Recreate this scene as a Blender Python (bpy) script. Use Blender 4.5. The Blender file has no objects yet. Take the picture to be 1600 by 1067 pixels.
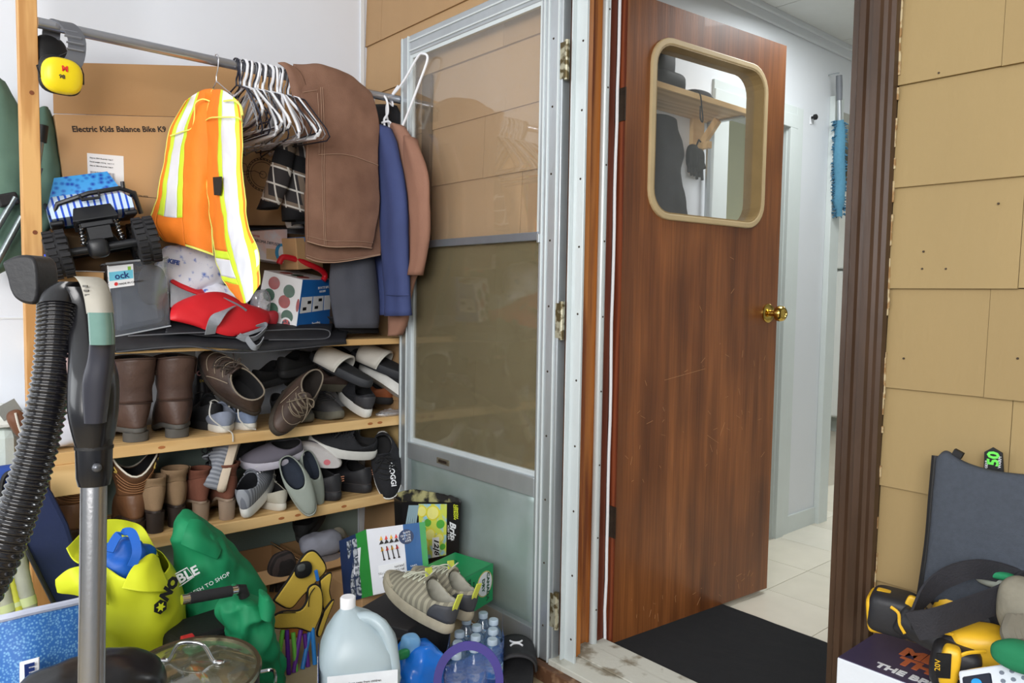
import bpy, bmesh, math, random
from mathutils import Vector, Matrix, Euler, noise
V = Vector
R_ = math.radians
C = bpy.context.scene.collection
S = bpy.context.scene
# ------------------------------------------------------------------ camera, world, lights, exposure
FPX = 1173.0
CAM = V((2.726, -1.563, 1.08))
_a, _p, _r = R_(49), math.atan(72 / 1173), 0.0153
_d = V((-math.sin(_a), math.cos(_a), 0)); _r0 = V((math.cos(_a), math.sin(_a), 0))
_f = _d * math.cos(_p) - V((0, 0, 1)) * math.sin(_p)
_u0 = _r0.cross(_f)
_R = _r0 * math.cos(_r) + _u0 * math.sin(_r); _U = -_r0 * math.sin(_r) + _u0 * math.cos(_r)
cd = bpy.data.cameras.new('camera'); cam = bpy.data.objects.new('camera', cd); C.objects.link(cam)
cd.sensor_width = 36; cd.lens = FPX / 1600 * 36; cd.clip_start = 0.05
m3 = Matrix((_R, _U, -_f)).transposed()
cam.matrix_world = Matrix.Translation(CAM) @ m3.to_4x4()
S.camera = cam
S.view_settings.view_transform = 'Standard'; S.view_settings.look = 'None'
S.view_settings.gamma = 1; S.view_settings.use_curve_mapping = False
S.view_settings.exposure = 0.45

def P(u, v, x=None, y=None, z=None, t=None):
    """point of the room that lies on a given plane (x, y or z) or at depth t along a measured sight line"""
    d = _f + _R * ((u - 800) / FPX) - _U * ((v - 533.5) / FPX)
    s = (x - CAM.x) / d.x if x is not None else (y - CAM.y) / d.y if y is not None else (z - CAM.z) / d.z if z is not None else t
    return CAM + d * s

w = bpy.data.worlds.new('world'); S.world = w; w.use_nodes = True
w.node_tree.nodes['Background'].inputs[0].default_value = (0.80, 0.90, 1.0, 1)
w.node_tree.nodes['Background'].inputs[1].default_value = 0.27

def area(name, loc, target, sx, sy, power, col=(1, 1, 1)):
    l = bpy.data.lights.new(name, 'AREA'); l.shape = 'RECTANGLE'; l.size = sx; l.size_y = sy; l.energy = power; l.color = col
    o = bpy.data.objects.new(name, l); C.objects.link(o); o.location = loc
    o.rotation_euler = (V(target) - V(loc)).to_track_quat('-Z', 'Y').to_euler(); return o
# daylight through the porch windows behind the camera, and area lights added to brighten the rooms inside
area('porch_window_light', (3.5, -3.3, 1.9), (0.3, -0.3, 1.0), 2.2, 1.4, 95, (1.0, 0.98, 0.96))
area('side_window_light', (1.0, -3.6, 1.7), (0.6, 0.0, 0.9), 1.4, 1.2, 22, (0.95, 0.98, 1.0))
area('hall_fill', (1.55, 1.25, 2.28), (1.7, 1.4, 0), .6, .6, 12, (0.96, 0.99, 1.0))
area('kitchen_fill', (0.9, 3.3, 2.25), (0.6, 3.9, 0.5), 1.0, 1.0, 42, (0.98, 1.0, 1.0))
area('side_room_fill', (-0.6, 1.6, 2.15), (-0.6, 1.6, 0), 0.8, 0.8, 12, (1, 1, 0.95))

# ------------------------------------------------------------------ materials
def lin(c):
    return tuple(((x / 255) / 12.92 if x / 255 <= 0.04045 else ((x / 255 + 0.055) / 1.055) ** 2.4) for x in c)
_mc = {}
def M(col, rough=0.6, metal=0.0, var=0.12, ns=18, bump=0.15, bs=120, kind='plain', col2=None, alpha=1.0, trans=0.0, ior=1.45, sheen=0.0, coat=0.0, fac=0.5, stretch=(1, 1, 1)):
    key = (tuple(col), rough, metal, var, ns, bump, bs, kind, col2 and tuple(col2), alpha, trans, ior, sheen, coat, fac, stretch)
    if key in _mc: return _mc[key]
    m = bpy.data.materials.new(kind + '_%d_%d_%d' % tuple(col)); m.use_nodes = True
    nt = m.node_tree; N = nt.nodes; L = nt.links; b = N['Principled BSDF']
    b.inputs['Roughness'].default_value = rough; b.inputs['Metallic'].default_value = metal
    b.inputs['Alpha'].default_value = alpha; b.inputs['Transmission Weight'].default_value = trans; b.inputs['IOR'].default_value = ior
    b.inputs['Sheen Weight'].default_value = sheen; b.inputs['Coat Weight'].default_value = coat
    c = lin(col); c2 = lin(col2) if col2 else tuple(x * (1 - var) for x in c)
    tc = N.new('ShaderNodeTexCoord'); mp = N.new('ShaderNodeMapping'); L.new(tc.outputs['Object'], mp.inputs[0])
    mp.inputs['Scale'].default_value = stretch
    nz = N.new('ShaderNodeTexNoise'); nz.inputs['Scale'].default_value = ns; nz.inputs['Detail'].default_value = 4
    L.new(mp.outputs[0], nz.inputs['Vector'])
    rp = N.new('ShaderNodeValToRGB'); e = rp.color_ramp.elements
    if kind == 'wood':
        wv = N.new('ShaderNodeTexWave'); wv.inputs['Scale'].default_value = ns; wv.inputs['Distortion'].default_value = 6
        wv.inputs['Detail'].default_value = 3; wv.inputs['Detail Scale'].default_value = 1.5
        L.new(mp.outputs[0], wv.inputs['Vector']); src = wv.outputs['Fac']
        e[0].position = 0.1; e[1].position = 0.9
    elif kind == 'stripe':
        wv = N.new('ShaderNodeTexWave'); wv.inputs['Scale'].default_value = ns; wv.inputs['Distortion'].default_value = 1.0
        L.new(mp.outputs[0], wv.inputs['Vector']); src = wv.outputs['Fac']; e[0].position = fac - .08; e[1].position = fac + .08
    elif kind == 'cells':
        wv = N.new('ShaderNodeTexVoronoi'); wv.inputs['Scale'].default_value = ns; L.new(mp.outputs[0], wv.inputs['Vector'])
        src = wv.outputs['Distance']; e[0].position = 0.1; e[1].position = 0.55
    elif kind == 'check':
        wv = N.new('ShaderNodeTexChecker'); wv.inputs['Scale'].default_value = ns; L.new(mp.outputs[0], wv.inputs['Vector'])
        src = wv.outputs['Fac']
    elif kind == 'patch':
        src = nz.outputs['Fac']; e[0].position = fac - .06; e[1].position = fac + .06
    else:
        src = nz.outputs['Fac']; e[0].position = 0.3; e[1].position = 0.7
    e[0].color = (*c2, 1); e[1].color = (*c, 1)
    L.new(src, rp.inputs[0]); L.new(rp.outputs[0], b.inputs['Base Color'])
    if bump:
        n2 = N.new('ShaderNodeTexNoise'); n2.inputs['Scale'].default_value = bs; n2.inputs['Detail'].default_value = 3
        L.new(mp.outputs[0], n2.inputs['Vector'])
        bp = N.new('ShaderNodeBump'); bp.inputs['Strength'].default_value = bump; bp.inputs['Distance'].default_value = 0.004
        L.new(n2.outputs['Fac'], bp.inputs['Height']); L.new(bp.outputs[0], b.inputs['Normal'])
    _mc[key] = m; return m
def glassy(col, rough=0.02, refl=0.12, op=0.1, name='glass'):
    """thin pane: see-through with a gloss; op = share of the pane that dirt or tint covers"""
    m = bpy.data.materials.new(name); m.use_nodes = True; nt = m.node_tree; N = nt.nodes; L = nt.links
    N.remove(N['Principled BSDF']); out = N['Material Output']
    tr = N.new('ShaderNodeBsdfTransparent'); df = N.new('ShaderNodeBsdfDiffuse'); df.inputs[0].default_value = (*lin(col), 1)
    gl = N.new('ShaderNodeBsdfGlossy'); gl.inputs['Roughness'].default_value = rough
    fr = N.new('ShaderNodeLayerWeight'); pw = N.new('ShaderNodeMath'); pw.operation = 'POWER'; pw.inputs[1].default_value = 4
    L.new(fr.outputs['Facing'], pw.inputs[0]); p5 = N.new('ShaderNodeMath'); p5.operation = 'MULTIPLY'; p5.inputs[1].default_value = .5; L.new(pw.outputs[0], p5.inputs[0]); pw = p5
    mx = N.new('ShaderNodeMixShader'); nz = N.new('ShaderNodeTexNoise'); nz.inputs['Scale'].default_value = 5
    mr = N.new('ShaderNodeMapRange'); mr.inputs['From Min'].default_value = 0.3; mr.inputs['From Max'].default_value = 0.7
    mr.inputs['To Min'].default_value = op * .8; mr.inputs['To Max'].default_value = min(1, op * 1.2)
    L.new(nz.outputs['Fac'], mr.inputs['Value']); L.new(mr.outputs[0], mx.inputs[0])
    L.new(tr.outputs[0], mx.inputs[1]); L.new(df.outputs[0], mx.inputs[2])
    m2 = N.new('ShaderNodeMixShader'); ma = N.new('ShaderNodeMath'); ma.operation = 'ADD'; ma.inputs[1].default_value = refl; ma.use_clamp = True
    L.new(pw.outputs[0], ma.inputs[0]); L.new(ma.outputs[0], m2.inputs[0]); L.new(mx.outputs[0], m2.inputs[1]); L.new(gl.outputs[0], m2.inputs[2])
    L.new(m2.outputs[0], out.inputs[0]); return m

# ------------------------------------------------------------------ mesh helpers
def thing(name, label, cat, loc=(0, 0, 0), rot=(0, 0, 0), group=None):
    o = bpy.data.objects.new(name, None); C.objects.link(o); o.empty_display_size = 0.05
    o.location = loc; o.rotation_euler = rot; o['label'] = label; o['category'] = cat
    if group: o['group'] = group
    return o
class MB:
    def __init__(s): s.v = []; s.f = []
    def add(s, vs, fs):
        n = len(s.v); s.v += [V(p) for p in vs]; s.f += [tuple(i + n for i in f) for f in fs]; return s
    def box(s, c, d, rot=None, taper=1.0):
        q = Euler(rot).to_matrix() if rot else Matrix.Identity(3); c = V(c)
        vs = []
        for z in (-.5, .5):
            k = taper if z > 0 else 1
            for x, y in ((-.5, -.5), (.5, -.5), (.5, .5), (-.5, .5)):
                vs.append(c + q @ V((x * d[0] * k, y * d[1] * k, z * d[2])))
        return s.add(vs, [(3, 2, 1, 0), (4, 5, 6, 7), (0, 1, 5, 4), (1, 2, 6, 5), (2, 3, 7, 6), (3, 0, 4, 7)])
    def bx(s, a, b):
        a = V(a); b = V(b); return s.box((a + b) / 2, [abs(x) for x in (b - a)])
    def para(s, o, ax, ay, az):
        o, ax, ay, az = V(o), V(ax), V(ay), V(az)
        vs = [o, o + ax, o + ax + ay, o + ay]; vs += [p + az for p in vs]
        f = [(3, 2, 1, 0), (4, 5, 6, 7), (0, 1, 5, 4), (1, 2, 6, 5), (2, 3, 7, 6), (3, 0, 4, 7)]
        if ax.cross(ay).dot(az) < 0: f = [tuple(reversed(q)) for q in f]
        return s.add(vs, f)
    def tube(s, pts, r, n=8, closed=False, caps=True):
        pts = [V(p) for p in pts]; m = len(pts)
        rs = r if isinstance(r, (list, tuple)) else [r] * m
        up = None; vs = []
        for i, p in enumerate(pts):
            a = pts[(i - 1) % m] if (i > 0 or closed) else p; b = pts[(i + 1) % m] if (i < m - 1 or closed) else p
            t = (b - a).normalized() if (b - a).length > 1e-9 else V((0, 0, 1))
            if up is None: up = t.orthogonal().normalized()
            up = (up - t * up.dot(t)); up = up.normalized() if up.length > 1e-6 else t.orthogonal().normalized()
            bn = t.cross(up)
            for k in range(n):
                an = 2 * math.pi * k / n; vs.append(p + (up * math.cos(an) + bn * math.sin(an)) * rs[i])
        fs = []
        for i in range(m if closed else m - 1):
            j = (i + 1) % m
            for k in range(n):
                l = (k + 1) % n; fs.append((i * n + k, i * n + l, j * n + l, j * n + k))
        if caps and not closed: fs += [tuple(reversed(range(n))), tuple(range((m - 1) * n, m * n))]
        return s.add(vs, fs)
    def lathe(s, prof, c=(0, 0, 0), n=24, rot=None, sx=1, sy=1):
        q = Euler(rot).to_matrix() if rot else Matrix.Identity(3); c = V(c); vs = []; fs = []
        for (r, z) in prof:
            for k in range(n):
                an = 2 * math.pi * k / n; vs.append(c + q @ V((r * math.cos(an) * sx, r * math.sin(an) * sy, z)))
        for i in range(len(prof) - 1):
            for k in range(n):
                l = (k + 1) % n; fs.append((i * n + k, i * n + l, (i + 1) * n + l, (i + 1) * n + k))
        if prof[0][0] > 1e-5: fs.append(tuple(reversed(range(n))))
        if prof[-1][0] > 1e-5: fs.append(tuple(range((len(prof) - 1) * n, len(prof) * n)))
        return s.add(vs, fs)
    def loft(s, rings, caps=True, closed=True):
        n = len(rings[0]); vs = [p for r in rings for p in r]; fs = []
        for i in range(len(rings) - 1):
            for k in range(n if closed else n - 1):
                l = (k + 1) % n; fs.append((i * n + k, i * n + l, (i + 1) * n + l, (i + 1) * n + k))
        if caps and closed: fs += [tuple(reversed(range(n))), tuple(range((len(rings) - 1) * n, len(rings) * n))]
        return s.add(vs, fs)
    def prism(s, poly, ext):
        """poly: list of 3D points, ext: vector"""
        n = len(poly); e = V(ext); vs = [V(p) for p in poly] + [V(p) + e for p in poly]
        nn = V((0, 0, 0))
        for i in range(n): nn += V(poly[i]).cross(V(poly[(i + 1) % n]))
        fs = [tuple(reversed(range(n))), tuple(range(n, 2 * n))] + [(i, (i + 1) % n, (i + 1) % n + n, i + n) for i in range(n)]
        if nn.dot(e) < 0: fs = [tuple(reversed(f)) for f in fs]
        return s.add(vs, fs)
    def superq(s, c, d, e1=0.4, e2=0.4, rot=None, nu=24, nv=12, warp=None):
        q = Euler(rot).to_matrix() if rot else Matrix.Identity(3); c = V(c)
        sp = lambda x, e: math.copysign(abs(x) ** e, x); vs = []; fs = []
        for i in range(nv + 1):
            b = -math.pi / 2 + math.pi * i / nv
            for k in range(nu):
                a = 2 * math.pi * k / nu
                p = V((d[0] * sp(math.cos(b), e1) * sp(math.cos(a), e2), d[1] * sp(math.cos(b), e1) * sp(math.sin(a), e2), d[2] * sp(math.sin(b), e1)))
                if warp: p = warp(p)
                vs.append(c + q @ p)
        for i in range(nv):
            for k in range(nu):
                l = (k + 1) % nu; fs.append((i * nu + k, i * nu + l, (i + 1) * nu + l, (i + 1) * nu + k))
        return s.add(vs, fs)
    def grid(s, net, thick=0.0):
        nr, nc = len(net), len(net[0]); vs = [p for r in net for p in r]
        return s.add(vs, [(i * nc + j, i * nc + j + 1, (i + 1) * nc + j + 1, (i + 1) * nc + j) for i in range(nr - 1) for j in range(nc - 1)])
    def build(s, name, mat, par=None, world=False, smooth=False, bevel=0, solid=0, sub=0, label=None, off=-1, sharp=40):
        me = bpy.data.meshes.new(name)
        q = None
        if par and world:
            q = par_inv(par); vs = [q @ p for p in s.v]
        else: vs = s.v
        me.from_pydata([tuple(p) for p in vs], [], s.f); me.materials.append(mat)
        bm = bmesh.new(); bm.from_mesh(me); bmesh.ops.remove_doubles(bm, verts=bm.verts, dist=1e-6)
        if not solid: bmesh.ops.recalc_face_normals(bm, faces=bm.faces)
        bm.to_mesh(me); bm.free()
        if smooth:
            me.polygons.foreach_set('use_smooth', [True] * len(me.polygons))
            try: me.set_sharp_from_angle(angle=R_(sharp))
            except Exception: pass
        me.update()
        o = bpy.data.objects.new(name, me); C.objects.link(o)
        if par: o.parent = par
        if solid:
            md = o.modifiers.new('solid', 'SOLIDIFY'); md.thickness = solid; md.offset = off
        if sub:
            md = o.modifiers.new('sub', 'SUBSURF'); md.levels = sub; md.render_levels = sub
        if bevel:
            md = o.modifiers.new('bevel', 'BEVEL'); md.width = bevel; md.segments = 2; md.limit_method = 'ANGLE'
        if label: o['label'] = label
        return o
def chain_mat(o):
    m = Matrix.Translation(o.location) @ o.rotation_euler.to_matrix().to_4x4() @ Matrix.Diagonal((*o.scale, 1))
    return chain_mat(o.parent) @ m if o.parent else m
def par_inv(o): return chain_mat(o).inverted()
def struct(o): o['kind'] = 'structure'; return o
def tag(o, label, cat, group=None):
    o['label'] = label; o['category'] = cat
    if group: o['group'] = group
    return o
def crom(pts, n):
    """smooth curve through points"""
    pts = [V(p) for p in pts]; out = []; m = len(pts)
    for i in range(n):
        t = i / (n - 1) * (m - 1); k = min(int(t), m - 2); f = t - k
        p0 = pts[max(k - 1, 0)]; p1 = pts[k]; p2 = pts[k + 1]; p3 = pts[min(k + 2, m - 1)]
        out.append(0.5 * ((2 * p1) + (p2 - p0) * f + (2 * p0 - 5 * p1 + 4 * p2 - p3) * f * f + (3 * p1 - p0 - 3 * p2 + p3) * f ** 3))
    return out
def patch(net, nu, nv, wr=0.0, fs=12.0, seed=0, dirn=None, stretch=(1, 1, 1)):
    rows = [crom(r, nv) for r in net]
    cols = [crom([r[j] for r in rows], nu) for j in range(nv)]
    g = [[cols[j][i] for j in range(nv)] for i in range(nu)]
    if wr:
        h = []
        for i in range(nu):
            rr = []
            for j in range(nv):
                a = g[min(i + 1, nu - 1)][j] - g[max(i - 1, 0)][j]; b = g[i][min(j + 1, nv - 1)] - g[i][max(j - 1, 0)]
                n = a.cross(b); n = n.normalized() if n.length > 1e-12 else V((1, 0, 0))
                p = g[i][j]; q = V((p.x * stretch[0], p.y * stretch[1], p.z * stretch[2])) * fs + V((seed * 7.1, seed * 3.3, 0))
                d = noise.noise(q) + 0.5 * noise.noise(q * 2.1)
                rr.append(p + (dirn or n) * d * wr)
            h.append(rr)
        g = h
    return g
def text(s, o, xd, yd, size, mat, par, align='LEFT', ext=0.0004, name='lettering', bold=0.0, shear=0.0, sx=1.0, off=0.0007):
    cu = bpy.data.curves.new(name, 'FONT'); cu.body = s; cu.size = size; cu.align_x = align; cu.extrude = ext; cu.offset = bold; cu.shear = shear
    cu.resolution_u = 2; cu.space_line = 0.9
    to = bpy.data.objects.new(name, cu); C.objects.link(to)
    dg = bpy.context.evaluated_depsgraph_get(); me = bpy.data.meshes.new_from_object(to.evaluated_get(dg))
    bpy.data.objects.remove(to); bpy.data.curves.remove(cu)
    xd = V(xd).normalized(); yd = (V(yd) - xd * V(yd).dot(xd)).normalized(); zd = xd.cross(yd)
    mt = Matrix.Translation(V(o) + zd * off) @ Matrix((xd, yd, zd)).transposed().to_4x4() @ Matrix.Diagonal((sx, 1, 1, 1))
    if par: mt = par_inv(par) @ mt
    me.transform(mt); me.materials.clear(); me.materials.append(mat); me.name = name
    ob = bpy.data.objects.new(name, me); C.objects.link(ob); ob.parent = par; return ob

# ------------------------------------------------------------------ base materials
m_side = M((154, 132, 90), .75, var=.10, ns=3.5, bump=.2, bs=90, stretch=(1, 1, .25))
m_side2 = M((176, 143, 104), .75, var=.08, ns=3.5, bump=.2, bs=90, stretch=(1, 1, .25))
m_white = M((222, 226, 230), .55, var=.03, ns=2, bump=.03)
m_wallw = M((222, 227, 236), .6, var=.04, ns=1.5, bump=.03)
m_trimw = M((212, 220, 218), .4, var=.04, ns=8, bump=.05, bs=30)
m_pine = M((226, 190, 134), .55, col2=(206, 166, 110), kind='wood', ns=9, bump=.1, bs=60, stretch=(1, .15, 1))
m_pinev = M((212, 166, 106), .6, col2=(182, 132, 76), kind='wood', ns=14, bump=.1, bs=60, stretch=(1, 1, .12))
m_alu = M((196, 202, 206), .38, .75, var=.16, ns=9, bump=.12, bs=60, stretch=(1, 1, .3))
m_aluw = M((208, 216, 218), .4, .25, var=.08, ns=12, bump=.1, bs=80, stretch=(1, 1, .3))
m_dkmet = M((70, 58, 48), .5, .6, var=.3, ns=40, bump=.3)
m_brown = M((74, 54, 40), .35, var=.2, ns=25, bump=.3, bs=60, stretch=(1, 1, .2), col2=(58, 42, 30))
m_jamb = M((190, 120, 58), .45, col2=(128, 66, 30), kind='wood', ns=7, bump=.15, stretch=(2, 2, .12))
m_red = M((132, 66, 36), .4, col2=(96, 42, 22), kind='wood', ns=7, bump=.1, stretch=(2, 2, .12))
m_black = M((22, 22, 24), .6, var=.3)
m_chrome = M((210, 212, 216), .12, 1, var=.03, bump=0)
m_white_pl = M((232, 234, 238), .35, var=.02, bump=0)
FZ = -0.05      # porch floor
IZ = -0.02      # indoor floor

# ------------------------------------------------------------------ the setting
b = MB(); b.bx((-0.1, -4.2, FZ - .1), (4.2, 0.0, FZ)); struct(b.build('floor', M((176, 160, 128), .7, var=.2, ns=5, bump=.2)))
b = MB(); b.bx((-.12, -4.2, FZ - .1), (0, .14, 2.6)); wl = struct(b.build('wall_left', m_wallw))
b = MB()                                             # trims on the white wall: panel seams and corner bead
b.bx((0, -.022, .0), (.006, -.006, 2.6)); b.bx((0, -4, .985), (.004, -.2, .99)); b.build('panel_seam', m_white, wl)
b = MB(); b.bx((0.0, -1.2, FZ), (.004, -.03, .60)); b.build('lower_panel', M((150, 168, 160), .6, var=.12, ns=3), wl)
b = MB(); b.bx((-.1, -4.2, 2.6), (4.2, .14, 2.7)); struct(b.build('ceiling', m_white))
wb = MB(); wb.bx((0, .014, FZ), (1.15, .14, 2.6)); wb.bx((1.15, .014, 2.05), (2.03, .14, 2.6)); wb.bx((2.03, .014, FZ), (4.2, .14, 2.6))
wb = struct(wb.build('wall_back', M((96, 78, 52), .8)))
def shingles(x0, x1, zo, mats, seed):
    rnd = random.Random(seed); n = 0
    z = zo; row = 0
    while z < 2.58:
        z1 = min(z + .2, 2.6); x = x0 - (rnd.uniform(.1, .5) if x0 < 1 else (.385 if row % 3 < 2 else .43)); row += 1
        while x < x1:
            xe = x + .61; a, c = max(x, x0), min(xe, x1)
            if c - a > .01:
                g = .0005; zb = max(z, FZ) + .002 + rnd.uniform(-.0012, .0012); q = rnd.uniform(-.001, .001)
                vs = [(a + g, .0 + q, zb), (c - g, -.0005 + q, zb), (c - g, .014, zb), (a + g, .014, zb),
                      (a + g, .0075 + q, z1 + .0015), (c - g, .0075 + q, z1 + .0015), (c - g, .014, z1 + .0015), (a + g, .014, z1 + .0015)]
                MB().add(vs, [(3, 2, 1, 0), (4, 5, 6, 7), (0, 1, 5, 4), (1, 2, 6, 5), (2, 3, 7, 6), (3, 0, 4, 7)]).build('siding_board', mats[rnd.random() < .4], wb); n += 1
            x = xe
        z += .2
shingles(.002, 1.15, -.136, (m_side2, M((171, 138, 100), .75, var=.1, ns=3, bump=.2, bs=90, stretch=(1, 1, .25))), 3)
shingles(2.078, 3.6, -.096, (m_side, M((150, 128, 87), .75, var=.1, ns=3, bump=.2, bs=90, stretch=(1, 1, .25))), 8)
for k, zz in enumerate((2.064, 2.264, 2.464)):
    for x0_ in (1.15, 1.62):
        MB().bx((x0_ + .001, -.001, zz), (min(x0_ + .469, 2.0), .014, min(zz + .1975, 2.6))).build('siding_board', m_side, wb)
struct(MB().bx((1.14, -.016, 2.03), (2.08, .14, 2.064)).build('trim_11', m_brown))
# nail heads and drips on the right hand siding
b = MB()
for (u, v) in [(1443, 393), (1441, 420), (1412, 560), (1560, 318), (1478, 420), (1467, 114), (1590, 560)]:
    p = P(u, v, y=.001); b.lathe([(.0, 0), (.0022, .0), (.0018, .002)], p, 8, (R_(90), 0, 0))
b.build('nail_head', m_dkmet, wb)
struct(MB().bx((.425, -.012, 1.2), (.478, .0, 1.86)).build('reflection_strip', M((84, 66, 48), .6), bevel=.002))  # dark strip added to stand in for the reflection in the upper storm pane
# brown casing right of the doorway
tr = MB()
prof = [(2.005, .0), (2.005, -.018), (2.009, -.024), (2.022, -.026), (2.026, -.020), (2.034, -.020), (2.038, -.030), (2.052, -.031), (2.056, -.024), (2.064, -.023), (2.068, -.017), (2.077, -.016), (2.079, .0)]
tr.loft([[V((x, y, z)) for x, y in prof] for z in (0.0, 2.6)]); struct(tr.build('trim_1', m_brown))
b = MB(); b.bx((1.985, 0, 0), (2.03, .14, 2.6)); struct(b.build('trim_2', m_brown))
# caulk line beside the casing: ragged old paint
b = MB(); rnd = random.Random(5); z = 0
while z < 2.3:
    h = rnd.uniform(.01, .05)
    if rnd.random() < .7: b.box((2.080 + rnd.uniform(-.001, .001), -.0005, z + h / 2), (rnd.uniform(.0015, .004), .003, h))
    z += h
b.build('old_paint_bead', M((150, 116, 74), .7, col2=(188, 172, 136), kind='patch', ns=60), wb)
# left jamb of wood, weather strips, sill
XJ = 1.18
b = MB(); b.bx((XJ - .04, .0, 0), (XJ, .14, 2.1)); b.bx((XJ - .02, -.012, 0.0), (XJ + .045, .03, 2.1)); struct(b.build('trim_3', m_jamb))
b = MB(); b.bx((XJ, .125, 0), (XJ + .012, .165, 2.1)); b.bx((XJ - .04, .13, 0), (XJ, .18, 2.1)); struct(b.build('trim_4', m_red))
yA, yB = P(930, 500, x=XJ + .012).y, P(945, 500, x=XJ + .012).y
ws = thing('weather_strip', 'long white metal weather strip screwed to the left door jamb', 'weather strip', (XJ, yA, 0))
b = MB(); b.tube([(XJ + .012, (yA + yB) / 2, z) for z in (0.0, 1.0, 2.05)], .0125, 12); b.build('strip', m_aluw, ws, world=True, smooth=True)
for k in range(9): MB().lathe([(0, 0), (.003, 0), (.002, .002)], (XJ + .0245, (yA + yB) / 2 - .002, .12 + k * .225), 8, (0, R_(90), 0)).build('screw', m_dkmet, ws, world=True)
yC = P(956, 500, x=XJ + .014).y
ws2 = thing('weather_strip', 'thin flexible white weather strip right against the hinge side of the door', 'weather strip', (XJ, yC, 0))
rnd = random.Random(2)
b = MB(); b.tube([(XJ + .015 + rnd.uniform(-.0015, .0015), yC + rnd.uniform(-.001, .001), .0 + i * .1) for i in range(21)], .005, 8); b.build('strip', m_white_pl, ws2, world=True, smooth=True)
b = MB(); b.bx((XJ, -.06, -.02), (2.0, .17, .012)); b.bx((XJ, .02, .012), (2.0, .1, .017)); sl = struct(b.build('trim_5', M((190, 190, 180), .6, col2=(130, 122, 105), kind='patch', ns=16, fac=.4, bump=.3, bs=60), bevel=.004))
b = MB(); b.bx((XJ - .06, -.085, FZ), (2.05, -.055, -.004)); struct(b.build('trim_6', M((92, 62, 42), .6, col2=(140, 110, 84), kind='patch', ns=25, fac=.42, bump=.3), bevel=.004))
# ---- inside
b = MB(); b.bx((-2.6, .14, IZ - .1), (4.2, 8.2, IZ)); fi = struct(b.build('floor_indoor', M((178, 172, 158), .5, var=.08, ns=4, bump=.02)))
rnd = random.Random(11)
for i in range(6):
    for j in range(8):
        x0 = .66 + i * .305; y0 = .70 + j * .305 + .0
        if x0 > 2.35 or (x0 < .9 and y0 < 1.6): continue
        c = rnd.choice([(226, 220, 204), (220, 214, 198), (230, 225, 210)])
        MB().bx((x0 + .0012, y0 + .0012, IZ), (x0 + .3038, y0 + .3038, IZ + .003)).build('tile', M(c, .25, var=.05, ns=12, bump=.02), fi)
b = MB(); b.bx((-2.6, .14, 2.32), (4.2, 8.2, 2.42)); ci = struct(b.build('ceiling_indoor', M((196, 198, 196), .7)))
for i in range(5):
    for j in range(6):
        x0 = .98 + i * .4; y0 = .2 + j * .6
        MB().bx((x0 + .002, y0 + .002, 2.312), (x0 + .398, y0 + .598, 2.32)).build('ceiling_panel', M((216, 218, 216), .7, var=.03, bump=.2, bs=150), ci)
DY0, DY1, DZ = 1.10, 1.585, 1.845                      # inner doorway in the left hall wall
b = MB(); b.bx((.857, .14, IZ), (.957, DY0, 2.32)); b.bx((.857, DY0, DZ), (.957, DY1, 2.32)); b.bx((.857, DY1, IZ), (.957, 2.02, 2.32))
b.bx((.857, 2.02, 2.0), (.957, 6.5, 2.32))
struct(b.build('wall_left_indoor', m_white))
b = MB(); b.bx((.957, .14, 2.255), (.972, 6.0, 2.315)); b.bx((.957, .14, 2.29), (.985, 6.0, 2.315)); struct(b.build('trim_7', m_white, bevel=.004))
dt = struct(MB().bx((.953, DY1 - .004, IZ), (.975, DY1 + .06, DZ)).build('trim_8', m_trimw, bevel=.002))
MB().bx((.954, DY1 + .06, IZ), (.968, DY1 + .115, DZ + .098)).build('casing', m_trimw, dt, bevel=.002); MB().bx((.953, DY0 - .1, DZ), (.975, DY1 + .06, DZ + .06)).build('casing', m_trimw, dt, bevel=.002)
MB().bx((.954, DY0 - .1, DZ + .06), (.968, DY1 + .0598, DZ + .098)).build('casing', m_trimw, dt, bevel=.002); MB().bx((.953, DY0 - .1, IZ), (.975, DY0, DZ)).build('casing', m_trimw, dt, bevel=.002)
b = MB(); b.bx((.85, DY1 - .008, IZ), (.957, DY1 + .004, DZ)); b.bx((.85, DY0 - .004, IZ), (.957, DY0 + .008, DZ)); b.bx((.88, DY1 - .02, IZ), (.9, DY1 - .008, DZ))
b.build('door_lining', m_trimw, dt)
MB().bx((.915, DY1 - .0095, .80), (.94, DY1 - .0075, .87)).build('strike_plate', M((120, 112, 98), .4, .8), dt)
b = MB(); b.bx((.957, DY1 + .115, IZ), (.967, 2.0, .065)); struct(b.build('baseboard_left', m_trimw, bevel=.002))
b = MB(); b.bx((.957, 1.96, IZ), (.985, 2.05, 2.05)); b.bx((.857, 2.02, IZ), (.957, 2.05, 2.05)); struct(b.build('trim_9', m_trimw, bevel=.003))
b = MB(); b.bx((-2.2, 1.75, IZ), (.857, 1.8, 2.32)); struct(b.build('wall_side_room', M((224, 226, 190), .7, var=.03)))
b = MB(); b.bx((-1.4, .14, IZ), (-1.35, 1.8, 2.32)); struct(b.build('wall_side_room_far', M((222, 224, 188), .7, var=.03)))
b = MB(); b.bx((-2.6, 6.95, IZ), (4.2, 7.05, 2.32)); struct(b.build('wall_far', M((224, 222, 176), .7, var=.03)))
b = MB(); b.bx((-2.6, 1.8, IZ), (-2.5, 7, 2.32)); struct(b.build('wall_kitchen_left', M((224, 222, 180), .7, var=.03)))
b = MB(); b.bx((2.9, .14, IZ), (3.0, 7, 2.32)); struct(b.build('wall_right_indoor', m_white))
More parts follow.
